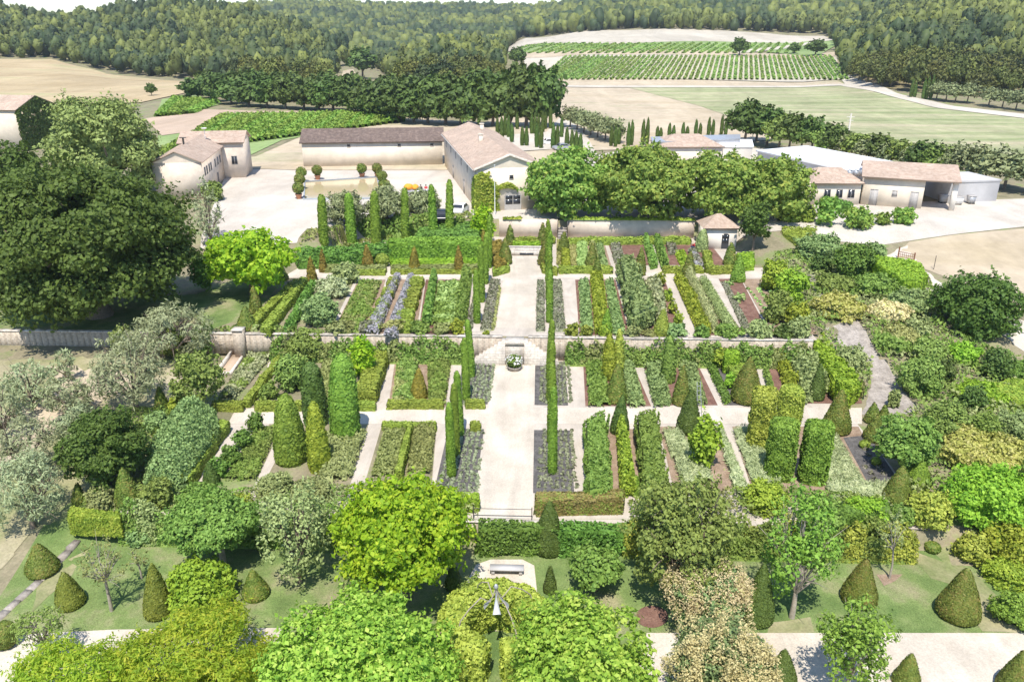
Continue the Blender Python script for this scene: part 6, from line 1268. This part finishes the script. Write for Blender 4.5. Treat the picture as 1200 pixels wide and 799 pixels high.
# right hand shrub garden
for x0, x1, y0, y1, l, m, lp, nm in [
  (1051,1106,413,468,'large yellow green dome shrub beside the stone walk','dull_green',3,'dome_shrub'), (1094,1120,418,456,'dark upright oval shrub right of the yellow dome','cypress_dark',2.8,'oval_shrub'), (1150,1188,405,450,'cloud clipped small tree right of the yellow dome','cypress_dark',3,'cloud_shrub'),
  (1125,1156,449,486,'dark round cone like shrub above the orange flecked mass','cypress_dark',2.8,'oval_shrub'), (1080,1136,466,528,'feathery yellow green shrub with red tips, left half','dull_green',3,'soft_shrub'), (1130,1172,480,530,'feathery green shrub mass right of the maple','mid_green',3,'soft_shrub'),
  (1162,1215,478,524,'grey blue round bush at the right edge','blue_green',3,'soft_shrub'), (1100,1200,520,562,'creamy yellow smoke bush behind the green one on the right','yellow_cream',3.4,'cream_shrub'), (1060,1114,588,642,'yellow variegated shrub left of the clipped ball','hornbeam_gold',3.4,'soft_shrub'),
  (1104,1212,550,640,'big dense green shrub below the creamy smoke bush','bright_hedge',3.6,'dense_shrub'), (1150,1215,606,668,'bright yellow shrub at the right edge','golden',3.6,'golden_shrub'), (1120,1160,622,666,'pale variegated small shrub between green and yellow ones','hornbeam_gold',3.4,'soft_shrub'),
  (1154,1215,664,698,'yellow green clipped mound at the right edge of the lawn','golden',3.2,'mound_shrub'), (1160,1215,690,742,'low bright green clipped mound at the right lawn corner','hornbeam',3.2,'mound_shrub'), (985,1042,594,640,'green bushy shrub at the back of the right lawn','bright_hedge',3.4,'soft_shrub'),
  (870,925,560,608,'yellow blossomed green shrub before the hornbeam blocks','golden',3.4,'soft_shrub'), (1040,1072,588,618,'soft green bush under the broad dark cone','mid_green',3.2,'soft_shrub'), (936,990,600,650,'mixed green shrub behind the upright leafy tree','mid_green',3.4,'soft_shrub'),
  (1096,1200,314,404,'big solitary dark green round tree in the right shrubs','oak',3.6,'round_shrub'), (977,1025,283,334,'large round dark clipped shrub in the middle right','laurel',3,'round_shrub'), (932,990,272,312,'blue green spiky shrub left of the round dark one','blue_green',3,'soft_shrub'),
  (950,975,296,325,'small dark green bush under the spiky shrub','cypress_dark',3,'soft_shrub'), (905,958,250,262,'flat topped yellow green clipped shrub behind the path','box',2.6,'soft_shrub'), (1010,1040,284,306,'blue grey bush behind the round dark shrub','blue_green',2.8,'soft_shrub'),
  (890,925,300,345,'lime green shrub at the edge of the salad garden','golden',3.2,'soft_shrub'), (905,948,312,360,'bright lime foliage beside the narrow walk','bright_hedge',3.2,'soft_shrub'), (893,930,338,382,'yellow green lush shrub above the dark soil strip','dull_green',3.2,'soft_shrub'), (920,950,352,388,'lime green lower shrub near the creamy yellow one','golden',3.2,'soft_shrub'),
  (948,1016,347,378,'creamy yellow spreading smoke bush in the right border','yellow_cream',3.2,'cream_shrub'), (1016,1068,350,382,'pink flowered oleander like shrub right of the creamy bush','smoke_pink',3.2,'flowering_shrub'), (1000,1060,318,352,'soft green meadowy shrub below the round dark one','mid_green',3,'soft_shrub'),
  (955,1000,318,348,'small mixed green shrubs beside the narrow walk','dull_green',3,'soft_shrub'), (1040,1095,336,374,'grey green tall shrub near the sandy track','blue_green',3.2,'soft_shrub'), (1060,1094,372,402,'grey green thicket left of the solitary tree','grey_green',3,'soft_shrub'), (1024,1070,392,418,'flat spreading green shrub across the stone walk','mid_green',3,'soft_shrub'),
  (980,1016,402,442,'grey green shrub with yellow flowers by the clipped hedge','grey_green',3,'soft_shrub'), (1030,1080,384,412,'dry golden grass clump with orange blades','gold_dry',3,'grass_clump'), (1064,1110,396,430,'loose dull green shrub above the yellow dome','dull_green',3,'soft_shrub'), (1110,1150,400,432,'bright yellowish small shrub near the cloud clipped tree','bright_hedge',3,'soft_shrub'),
  (1168,1215,420,450,'deep green bush at the right edge below the track','laurel',3,'soft_shrub'), (922,950,370,402,'grey shrub above the bright clipped hedge','grey_green',3,'soft_shrub'), (905,930,384,404,'dark green bush at the head of the right border','cypress_dark',3,'soft_shrub'), (1082,1102,440,470,'dark undergrowth bush right of the stone walk','mid_green',3,'soft_shrub'),
  (1002,1014,446,468,'pale dry tufted bush by the stone walk','dry_green',3,'grass_clump'), (1040,1056,455,480,'lime grassy tuft at the end of the stone walk','dry_green',3,'grass_clump'), (1118,1180,455,482,'sprawling green shrub above the feathery one','bright_hedge',3,'soft_shrub'), (1195,1240,520,600,'green tree at the right edge beside the creamy bush','mid_green',3.6,'dense_shrub')]:
    shrub(nm, x0, x1, y0, y1, l, m, lp, ncl=22)
hedge([(1024,300),(1050,303),(1078,308),(1086,322),(1078,330),(1060,330),(1040,318),(1022,308)], 2.6, 1.8, 'rounded bright clipped hedge curving beside the field gate', 'bright_hedge', wob=.6)
hedge([(915,262),(955,257),(957,270),(934,281),(916,272)], 3.2, 1.2, 'yellow green flat clipped hedge behind the spiky shrub', 'box')
hedge([(964,228),(998,238),(996,242),(962,232)], 4.6, 1.2, 'dark clipped hedge before the shop house', 'laurel')
hedge([(1150,452),(1182,444),(1230,448),(1230,482),(1190,470),(1160,462)], 0, .9, 'curved yellow green clipped hedge at the right edge', 'ivy')
tufts([(1158,462),(1186,461),(1188,477),(1162,474)], .1, .7, .22, 'grey lavender tufts on pale stones inside the curved hedge', 'lavender_grey', 'lavender_tufts')
for x0, x1, y0, y1, l in [(955,985,228,268,'left of the young fig bushes before the shop house'), (984,1024,240,272,'largest of the young fig bushes before the shop house'), (1026,1044,248,266,'small fig bush left of a pair on the yard edge'), (1044,1076,242,266,'right fig bush on the yard edge by the barn')]:
    shrub('fig_bush', x0, x1, y0, y1, l, 'courtyard_plane', 3.6, ncl=16, cover=.8)
# ground cover between the shrubs
def cover_bed(poly, h, lab, m, mats, nm='ground_cover'):
    pts = [G(x, y) for x, y in poly]; W = [(p.x, p.y) for p in pts]; z = min(p.z for p in pts)
    o = heap(None, z, h, lab, m, nm, 'ground cover', 3, .8, .6, .8, .9, 'stuff', mats=mats, wpts=W, base=False, avoid=[[tuple(G(x, y).xy) for x, y in pl] for pl in ([(1022,424),(1036,421),(1052,446),(1075,480),(1050,492),(1008,486),(1020,455)], [(968,385),(1000,372),(1018,395),(1030,422),(1010,425),(985,405)])])
    # lay every leaf on the real ground level
    me = o.data; n = len(me.vertices); co = np.empty(n*3, np.float32); me.vertices.foreach_get('co', co); co = co.reshape(-1, 3)
    zz = zt(co[:, 0] + o.location.x, co[:, 1] + o.location.y) - z; co[:, 2] += zz; me.vertices.foreach_set('co', co.ravel()); me.update()
cover_bed([(905,300),(960,290),(1020,296),(1090,330),(1110,390),(1190,420),(1230,430),(1230,590),(1100,600),(1040,590),(1075,520),(1010,470),(960,400),(925,380)], .7, 'tangled low greenery between the shrubs of the right hand garden', 'mid_green', ['dull_green','grey_green'])
cover_bed([(150,480),(215,480),(245,520),(200,600),(140,606),(90,600),(110,570)], .6, 'low greenery around the blue green mound at the left', 'dull_green', ['mid_green'])
cover_bed([(200,590),(330,570),(440,575),(560,588),(560,606),(330,606),(200,606)], .8, 'low mixed planting along the front edge of the left garden', 'mid_green', ['grey_green','dry_green'])
cover_bed([(735,590),(900,575),(1040,590),(1060,604),(900,610),(740,610)], .8, 'low mixed planting along the front edge of the right garden', 'mid_green', ['dull_green','dry_green'])
cover_bed([(360,272),(470,262),(545,248),(560,262),(470,275),(458,284),(350,290)], .5, 'low scrub under the silvery olives before the court', 'dull_green', ['dry_green'])
cover_bed([(240,392),(300,385),(400,398),(400,412),(300,414),(262,410)], .7, 'mixed low shrubs around the stone pier', 'grey_green', ['mid_green','dull_green'])
# ---------------------------------------------------------------- countryside
def proto(mat, ncl, rc, size, n, core, squash=.8, low=-.6, irr=.2):
    g = Geo(); crown_geo(g, 1, 1, size, ncl, rc, 1.0, core, (0,0,0), low, maxn=n, squash=squash, irr=irr); return g.mesh('crown', mat)
def tproto():
    g = Geo(); g.tube([(0,0,0),(.02,0,.5),(0,.02,1)], [.06,.045,.02], 6); return g.mesh('trunk', 'bark')
TP = tproto()
def small_tree(name, X, Y, a, b, me, label, cat, group, lift=.35):
    z = gz(X, Y); r = tag(link(name, None, loc=(X, Y, z)), label, cat, group); hc = b + lift*b
    link('crown', me, r, (0,0,hc), rng.uniform(0, 6.2), (a*rng.uniform(.9,1.1), a*rng.uniform(.9,1.1), b)); link('trunk', TP, r, (0,0,-.2), 0, (a*1.2, a*1.2, hc)); return r
OK = [proto('far_oak', 26, .34, .17, 1500, .7) for _ in range(4)]
PN = [proto('pine', 18, .4, .17, 900, .75, .7) for _ in range(2)] + [proto('pine_light', 18, .4, .17, 900, .75, .7) for _ in range(2)] + [proto('pine_dark', 16, .42, .17, 900, .75, .8) for _ in range(1)] + [proto('pine_deep', 16, .42, .17, 900, .75, .8)]
OL = [proto('far_olive', 22, .36, .15, 1100, .55) for _ in range(3)]
HB = [proto('dull_green', 22, .36, .15, 1100, .7) for _ in range(2)]
CY = None
gcy = Geo(); V, Fq = blob((1,1,1), 10, 12, .08, 1.2, (0,0,1)); V[:, :2] *= (1 - .35*np.clip(V[:, 2:3]/2, 0, 1)); gcy.add(V, Fq); LVt = V; leafy(gcy, V*np.array([1,1,1]), Fq, .22, 1.6); CY = gcy.mesh('foliage', 'cypress_dark')
# oak belt behind the barn
x = 226
i = 0
for row, (yb0, dx) in enumerate([(146, 19), (134, 22)]):
    x = 232 + row*9
    while x < 640:
        yb = (np.interp(x, [226,300,400,440,470,560,645], [118,128,133,139,146,150,152]) if row == 0 else np.interp(x, [226,300,400,470,560,645], [110,118,124,130,134,136])); hgt = np.interp(x, [226,300,480,560,620], [9.5,11,12,15,17]) * rng.uniform(.85, 1.12)
        p = G(x, yb - 2); a = rng.uniform(5.6, 7.2); small_tree('oak_tree', p.x, p.y, a, hgt*.47, OK[rng.integers(4)], 'dense dark oak in the %s of the long tree belt behind the barn' % ('front row' if row == 0 else 'back row'), 'oak', 'oaks of the belt behind the barn, %s' % ('front row' if row == 0 else 'back row'), -.08); x += dx * rng.uniform(.85, 1.15)
# oaks and bushes behind the cellar, running down to the right
for i, (x, yb, a, b, k) in enumerate([(872,170,5,4.5,'o'),(886,166,4.5,4,'o'),(898,172,5,4,'o'),(912,176,4,3.4,'d'),(924,177,4,3.6,'o'),(938,178,3.6,3.2,'d'),(950,180,4.2,3.6,'o'),(964,184,3.6,2.8,'d'),(976,186,4,3.2,'o'),(990,188,3.2,2.4,'v'),(1002,190,3.6,2.8,'d'),(1016,193,3.2,2.4,'v'),(1028,195,3.6,2.8,'o'),(1042,198,3.4,2.4,'v'),(1054,200,3.4,2.8,'d'),(1068,203,3.2,2.4,'v'),(1080,206,3.6,2.8,'o'),(1094,208,3.6,2.6,'d'),(1108,209,3.6,2.8,'v'),(1136,215,4.2,3.2,'v'),(1152,218,3.8,2.8,'v'),(1176,222,4.6,3.2,'v'),(1202,226,4.2,3.0,'v')]):
    p = G(x, yb); me, nm, col = {'o': (OK[i % 4],'oak_tree','dark oak'), 'd': (HB[i % 2],'bush_tree','dull green bushy tree'), 'v': (OL[i % 3],'olive_tree','grey green olive')}[k]
    small_tree(nm, p.x, p.y, a, b, me, col + (' of the tree line behind the white roofed cellar' if x < 1120 else ' at the right end of the tree line by the grey shed'), 'tree', col + 's of the line behind the cellar' if x < 1120 else 'olives by the grey shed', .25)
# olives by the track and on the right
for i, (x, yb) in enumerate([(668,150),(676,153),(684,156),(692,159),(700,162),(709,165),(718,168)]):
    p = G(x, yb); small_tree('olive_tree', p.x, p.y, 3.4, 2.5, OL[i % 3], 'pale olive in the short row beside the white track behind the farmhouse', 'olive tree', 'olive row beside the track behind the farmhouse', .3)
for i, (x, yb) in enumerate([(1097,117),(1108,119),(1119,120),(1133,121),(1158,125),(1174,127),(1190,129),(1206,131),(1150,107),(1176,107),(1200,108),(1145,112)]):
    p = G(x, yb); small_tree('olive_tree', p.x, p.y, 4.0, 2.8, OL[i % 3], 'round grey olive at the edge of the mown field below the right wood', 'olive tree', 'olives below the right hand wood', .3)
def small_cyp(x, yb, h, r, label, group):
    p = G(x, yb); h *= .82; r *= .72; o = link('cypress', CY, loc=p, rz=rng.uniform(0, 6), sc=(r, r, h/2)); tag(o, label, 'cypress', group)
for x, yb, h in [(1067,115,7.5),(1071,115,6),(1081,117,8),(1085,117,9),(1090,117,9.5)]: small_cyp(x, yb, h, 1.0, 'dark cypress in the small cluster at the foot of the right wood', 'cypresses at the foot of the right wood')
for x, yb, h in [(583,160,5),(588,161,5.5),(592,160,6),(596,162,6),(600,168,5),(606,152,5),(612,172,5),(617,172,5),(623,158,6),(627,158,6),(631,157,5.5),(636,156,6),(629,174,6),(634,175,6),(639,152,5),(645,152,7),(648,175,6.5),(653,175,6),(658,162,5.5),(588,168,4),(664,176,5.5),(670,176,5),(675,176,4.6),(680,176,4)]:
    small_cyp(x, yb, h, .75, 'slim dark cypress in the car park rows behind the farmhouse', 'cypresses of the car park')
for x, yb, h in [(716,172,5),(721,173,5.5),(725,170,4.5),(736,172,6),(740,171,6.4),(753,171,6.6),(758,171,7),(770,163,3.4),(774,163,3),(784,162,4),(789,162,3.4),(800,161,4),(805,161,3),(815,160,4.6),(820,160,3.6),(830,159,5),(835,159,4.4),(845,159,5.6),(850,159,4.8)]:
    small_cyp(x, yb, h, .7, 'slim cypress of the paired line along the back of the cellar', 'paired cypresses behind the cellar')
for x, yb, a, b, l in [(866,66,6,5,'lone dark round tree at the corner of the striped vineyard'), (930,64,4,3.2,'dark bush tree left of the wood edge by the upper track'), (955,66,7,4.5,'dark spreading trees beside the upper track at the wood edge'), (178,113,2.4,2.2,'small lone bush on the wheat field edge'), (425,92,9,8,'dark round tree beside the sandy clearing in the wood'), (606,78,6,5,'small dark tree at the left corner of the vineyard'), (603,70,4,3,'tiny dark bush at the vineyard top left corner')]:
    p = G(x, yb); small_tree('lone_tree', p.x, p.y, a, b, OK[0], l, 'tree', None, .2)
# vine rows
def vine_rows(n, ends, mat, label, group, w=.75, h=1.1, size=.55, per=1.5):
    for k in range(n):
        p, q = ends(k / (n - 1)); p = G(*p); q = G(*q); L = (q - p).length; m = int(L * per * 2.2 * w / size); t = rng.random(m)
        x = p.x + (q.x-p.x)*t; y = p.y + (q.y-p.y)*t; nx, ny = -(q.y-p.y)/L, (q.x-p.x)/L; an = rng.uniform(0, math.pi, m); gap = vnoise(np.c_[t*L, np.full(m, k*7.0), np.zeros(m)], .35) > -1
        off = np.cos(an)*w/2; zz = zt(x, y) + np.sin(an)*h*rng.uniform(.5, 1.1, m) + .3; pos = np.c_[x + nx*off - p.x, y + ny*off - p.y, zz - p.z][gap]; nn = np.c_[np.cos(an)*nx, np.cos(an)*ny, np.sin(an)+.3][gap]
        LV, LF = leaves(pos, nn, size, .6); g = Geo(); g.add(LV, LF)
        nr = max(3, int(L/6)); tt = np.linspace(.0, 1.0, nr); rx, ry = p.x + (q.x-p.x)*tt, p.y + (q.y-p.y)*tt; rz = zt(rx, ry) - p.z
        RV = np.concatenate([np.c_[rx-p.x+nx*sg*w*.3, ry-p.y+ny*sg*w*.3, rz + hh2] for sg, hh2 in ((-1, .1), (-1, h*.75), (1, h*.75), (1, .1))])
        g.add(RV, [(j*nr+i, j*nr+i+1, (j+1)*nr+i+1, (j+1)*nr+i) for j in range(3) for i in range(nr-1)])
        o = link('vine_row', g.mesh('vine_row', mat), loc=p); tag(o, label, 'vine row', group)
def isect(t):
    xb = 617 + (993-617)*t; return (xb, 94.5), (xb + (875-xb)*(28/(94.5-28))*.43, 67)
vine_rows(58, isect, 'far_vine', 'green vine row of the striped vineyard above the mown field', 'rows of the striped vineyard', 1.3, 1.3, .8, 1.2)
vine_rows(34, lambda t: ((600 + 330*t, 63.5 - 5*t*0), (640 + 300*t, 52)), 'far_vine', 'vine row of the small upper vineyard under the pale field', 'rows of the upper vineyard', 2.2, 1.2, 1.1, 1.0)
vine_rows(42, lambda t: ((185 + 285*t, 182 - 38*t if t > .35 else 186 - 48*t), (262 + 210*t, 137.5 - 4*t)), 'vine', 'leafy vine row of the bright vineyard behind the courtyard', 'rows of the bright vineyard', 2.0, 1.2, .6, 2.0)
vine_rows(12, lambda t: ((185 + 40*t, 138 - 4*t), (205 + 50*t, 116 + 4*t)), 'vine', 'leafy vine row of the small left vineyard beyond the round tree', 'rows of the small left vineyard', 2.2, 1.2, .7, 1.6)
# pine woods on the hills
def wood():
    bx = [-600,0,60,95,130,185,262,300,380,400,440,470,560,586,592,610,660,740,900,962,975,985,990,1030,1100,1200,1700]; by = [66,69,69,77,86,92,96,112,112,78,78,108,118,118,60,46,40,34,38,40,50,76,92,104,111,116,118]
    pts = []; Y = 300.0
    while Y < 2300:
        s = max(6.4, Y * .0105) if Y < 950 else 11.5; half = Y * .72
        xs = np.arange(-half, half, s); xs = xs + rng.uniform(-.45, .45, len(xs))*s; ys = Y + rng.uniform(-.45, .45, len(xs))*s; pts.append(np.c_[xs, ys, np.full(len(xs), s)]); Y += s * .95
    pts = np.concatenate(pts); z = zt(pts[:, 0], pts[:, 1]); px, py = project(pts[:, 0], pts[:, 1], z)
    # the far ridge drops away behind the crests: keep what lies beyond the edge of the wood
    edge = np.interp(px, bx, by); ok = (py < edge) & (px > -260) & (px < 1460)
    # clearings
    ok &= ~((px > 392) & (px < 440) & (py > 64) & (py < 76) & (pts[:, 1] < 900)); ok &= ~((px > 400) & (px < 422) & (py > 78) & (py < 100) & (pts[:, 1] < 900))
    ok &= rng.random(len(pts)) < .97
    P_ = np.c_[pts, z, px, py][ok]
    # what the crests hide can be left out
    key = (P_[:, 4] / 6).astype(int); o = np.argsort(P_[:, 1]); P_ = P_[o]; key = key[o]; hor = {}; keep = np.ones(len(P_), bool)
    _, ptop = project(P_[:, 0], P_[:, 1], P_[:, 3] + 9)
    for i in range(len(P_)):
        m = hor.get(key[i], 999); 
        if ptop[i] > m + 1.5: keep[i] = False
        else: hor[key[i]] = min(m, ptop[i] + 1.0)
    return P_[keep]
PW = wood(); print('pines', len(PW)); order = np.argsort(PW[:, 1]); PW = PW[order]
vis = (PW[:, 4] > -10) & (PW[:, 4] < 1210)
near = PW[vis][:290]; rest = np.concatenate([PW[vis][290:], PW[~vis]])
for q in near:
    side = 'left hand hillside above the wheat field' if q[4] < 300 else ('low hill behind the oak belt' if q[4] < 640 else ('right hand hillside above the mown field' if q[4] > 960 else 'slope behind the pale field'))
    a = rng.uniform(2.9, 4.8); b = a * rng.uniform(.9, 1.3); X, Y = q[0], q[1]; z = q[3]; hc = b*.85 + rng.uniform(0, 3.2)
    r = tag(link('pine_tree', None, loc=(X, Y, z)), 'rounded pine of the wood on the ' + side, 'pine', 'pines on the ' + side)
    link('crown', PN[int(np.clip((vnoise(np.array([[X, Y, 0.]]), .03)[0]*1.2 - .32 + rng.normal()*.2)*6, 0, 5))], r, (0,0,hc), rng.uniform(0, 6), (a, a, b)); link('trunk', TP, r, (0,0,-.3), 0, (a, a, hc))
def forest(rest):
    gs = []; MT = ['pine_light', 'pine', 'pine_dark', 'pine_deep']
    for v in range(6):
        g = Geo(); crown_geo(g, 1, 1, .27, 12, .46, 1.0, 0, (0,0,0), -.4, maxn=190 if v < 3 else 45, squash=.75, irr=.1); V, Fq = blob((.8,.8,.85) if v < 3 else (.95,.95,1), 9 if v < 3 else 7, 6 if v < 3 else 5, .4, 1.4); g.add(V, Fq)
        gs.append((np.concatenate(g.V), np.concatenate([f for f, m, u in g.F if f.shape[1] == 4])))
    out = {}; nz = vnoise(np.c_[rest[:, :2], np.zeros(len(rest))] + 31, .018) + .6*vnoise(np.c_[rest[:, :2], np.zeros(len(rest))] + 77, .06); nz = (nz - nz.mean())/nz.std()
    for q, cl in zip(rest, nz):
        v = cl*.9 + rng.normal()*.75; mt = 0 if v > .75 else (1 if v > -.35 else (2 if v > -1.2 else 3))
        V, Fq = gs[rng.integers(3) + (0 if q[1] < 800 else 3)]; s = q[2]; a = s * rng.uniform(.38, .7); b = min(a*1.15, 6.5 + s*.1) * rng.uniform(.8, 1.4); t = rng.uniform(0, 6.28)
        c, sn = math.cos(t), math.sin(t); W = V.copy(); W[:, 0], W[:, 1] = V[:, 0]*c - V[:, 1]*sn, V[:, 0]*sn + V[:, 1]*c; W = W * [a, a, b] + [q[0], q[1], q[3] + b*.8 + rng.uniform(0, 4.5)]
        out.setdefault(mt, []).append((W, Fq))
    g = Geo()
    for mt in out:
        for W, Fq in out[mt]: g.add(W, Fq, mt)
    o = link('pine_forest', g.mesh('pine_forest', MT)); tag(o, 'continuous green pine wood covering the far ridges', 'forest', kind='stuff')
forest(rest)
wsheet('forest_floor', [tuple(G(x, y).xy) for x, y in ((985,78),(1035,104),(1110,112),(1250,120),(1300,60),(1000,50))], 'wood_floor', .3, 12)

for x0, x1, y0, y1, l, m in [(128,158,378,420,'loose green bush in front of the rubble wall, left of three','sage_tree'), (186,222,380,424,'loose green bush in front of the rubble wall, middle of three','dull_green'), (222,256,376,420,'fresh green bush in front of the rubble wall, right of three','mid_green')]:
    shrub('wall_shrub', x0, x1, y0, y1, l, m, 3.2, ncl=20, cover=1.2)
# ---------------------------------------------------------------- light, sky, camera
sc = bpy.context.scene
w = bpy.data.worlds.new('World'); sc.world = w; w.use_nodes = True; nt = w.node_tree
sky = nt.nodes.new('ShaderNodeTexSky'); sky.sky_type = 'NISHITA'; sky.sun_disc = False; sky.sun_elevation = R(63); sky.sun_rotation = R(180); sky.air_density = 1.0; sky.dust_density = .2; sky.ozone_density = 3; sky.altitude = 200
bg = nt.nodes['Background']; nt.links.new(sky.outputs[0], bg.inputs[0]); bg.inputs[1].default_value = .15
sl = bpy.data.lights.new('sun', 'SUN'); sl.energy = 4.6; sl.angle = R(.6); sl.color = (1.0, .94, .85)
so = bpy.data.objects.new('sun', sl); C.objects.link(so); so.rotation_euler = (R(27), 0, R(-3)); so.location = (0, -50, 120)
cd = bpy.data.cameras.new('camera'); cam = bpy.data.objects.new('camera', cd); C.objects.link(cam); cd.sensor_width = 36; cd.lens = F / 1200 * 36; cd.clip_start = .5; cd.clip_end = 9000
cam.location = (0, 0, H); cam.rotation_euler = (R(90) - TH, 0, YAW); sc.camera = cam
sc.view_settings.view_transform = 'Standard'; sc.view_settings.look = 'None'; sc.view_settings.exposure = .5; sc.view_settings.gamma = 1; sc.view_settings.use_curve_mapping = False
sc.cycles.max_bounces = 5; sc.cycles.diffuse_bounces = 3; sc.cycles.transmission_bounces = 3; sc.cycles.glossy_bounces = 2
print('objects', len(bpy.data.objects), 'faces', sum(len(o.data.polygons) for o in bpy.data.objects if o.type == 'MESH'))

HZ = True
if HZ:
    m = bpy.data.materials.new('haze'); m.use_nodes = True; n2 = m.node_tree; n2.nodes.remove(n2.nodes['Principled BSDF'])
    v = n2.nodes.new('ShaderNodeVolumePrincipled'); v.inputs['Color'].default_value = (.8,.88,1,1); v.inputs['Density'].default_value = .00013; v.inputs['Anisotropy'].default_value = .2
    n2.links.new(v.outputs[0], n2.nodes['Material Output'].inputs['Volume']); MATS['haze'] = m
    g = Geo(); g.box(-3200, 3200, -60, 3500, -60, 330); hz = link('haze', g.mesh('haze', 'haze')); tag(hz, 'thin pale summer haze in the air over the valley', 'haze', kind='stuff')
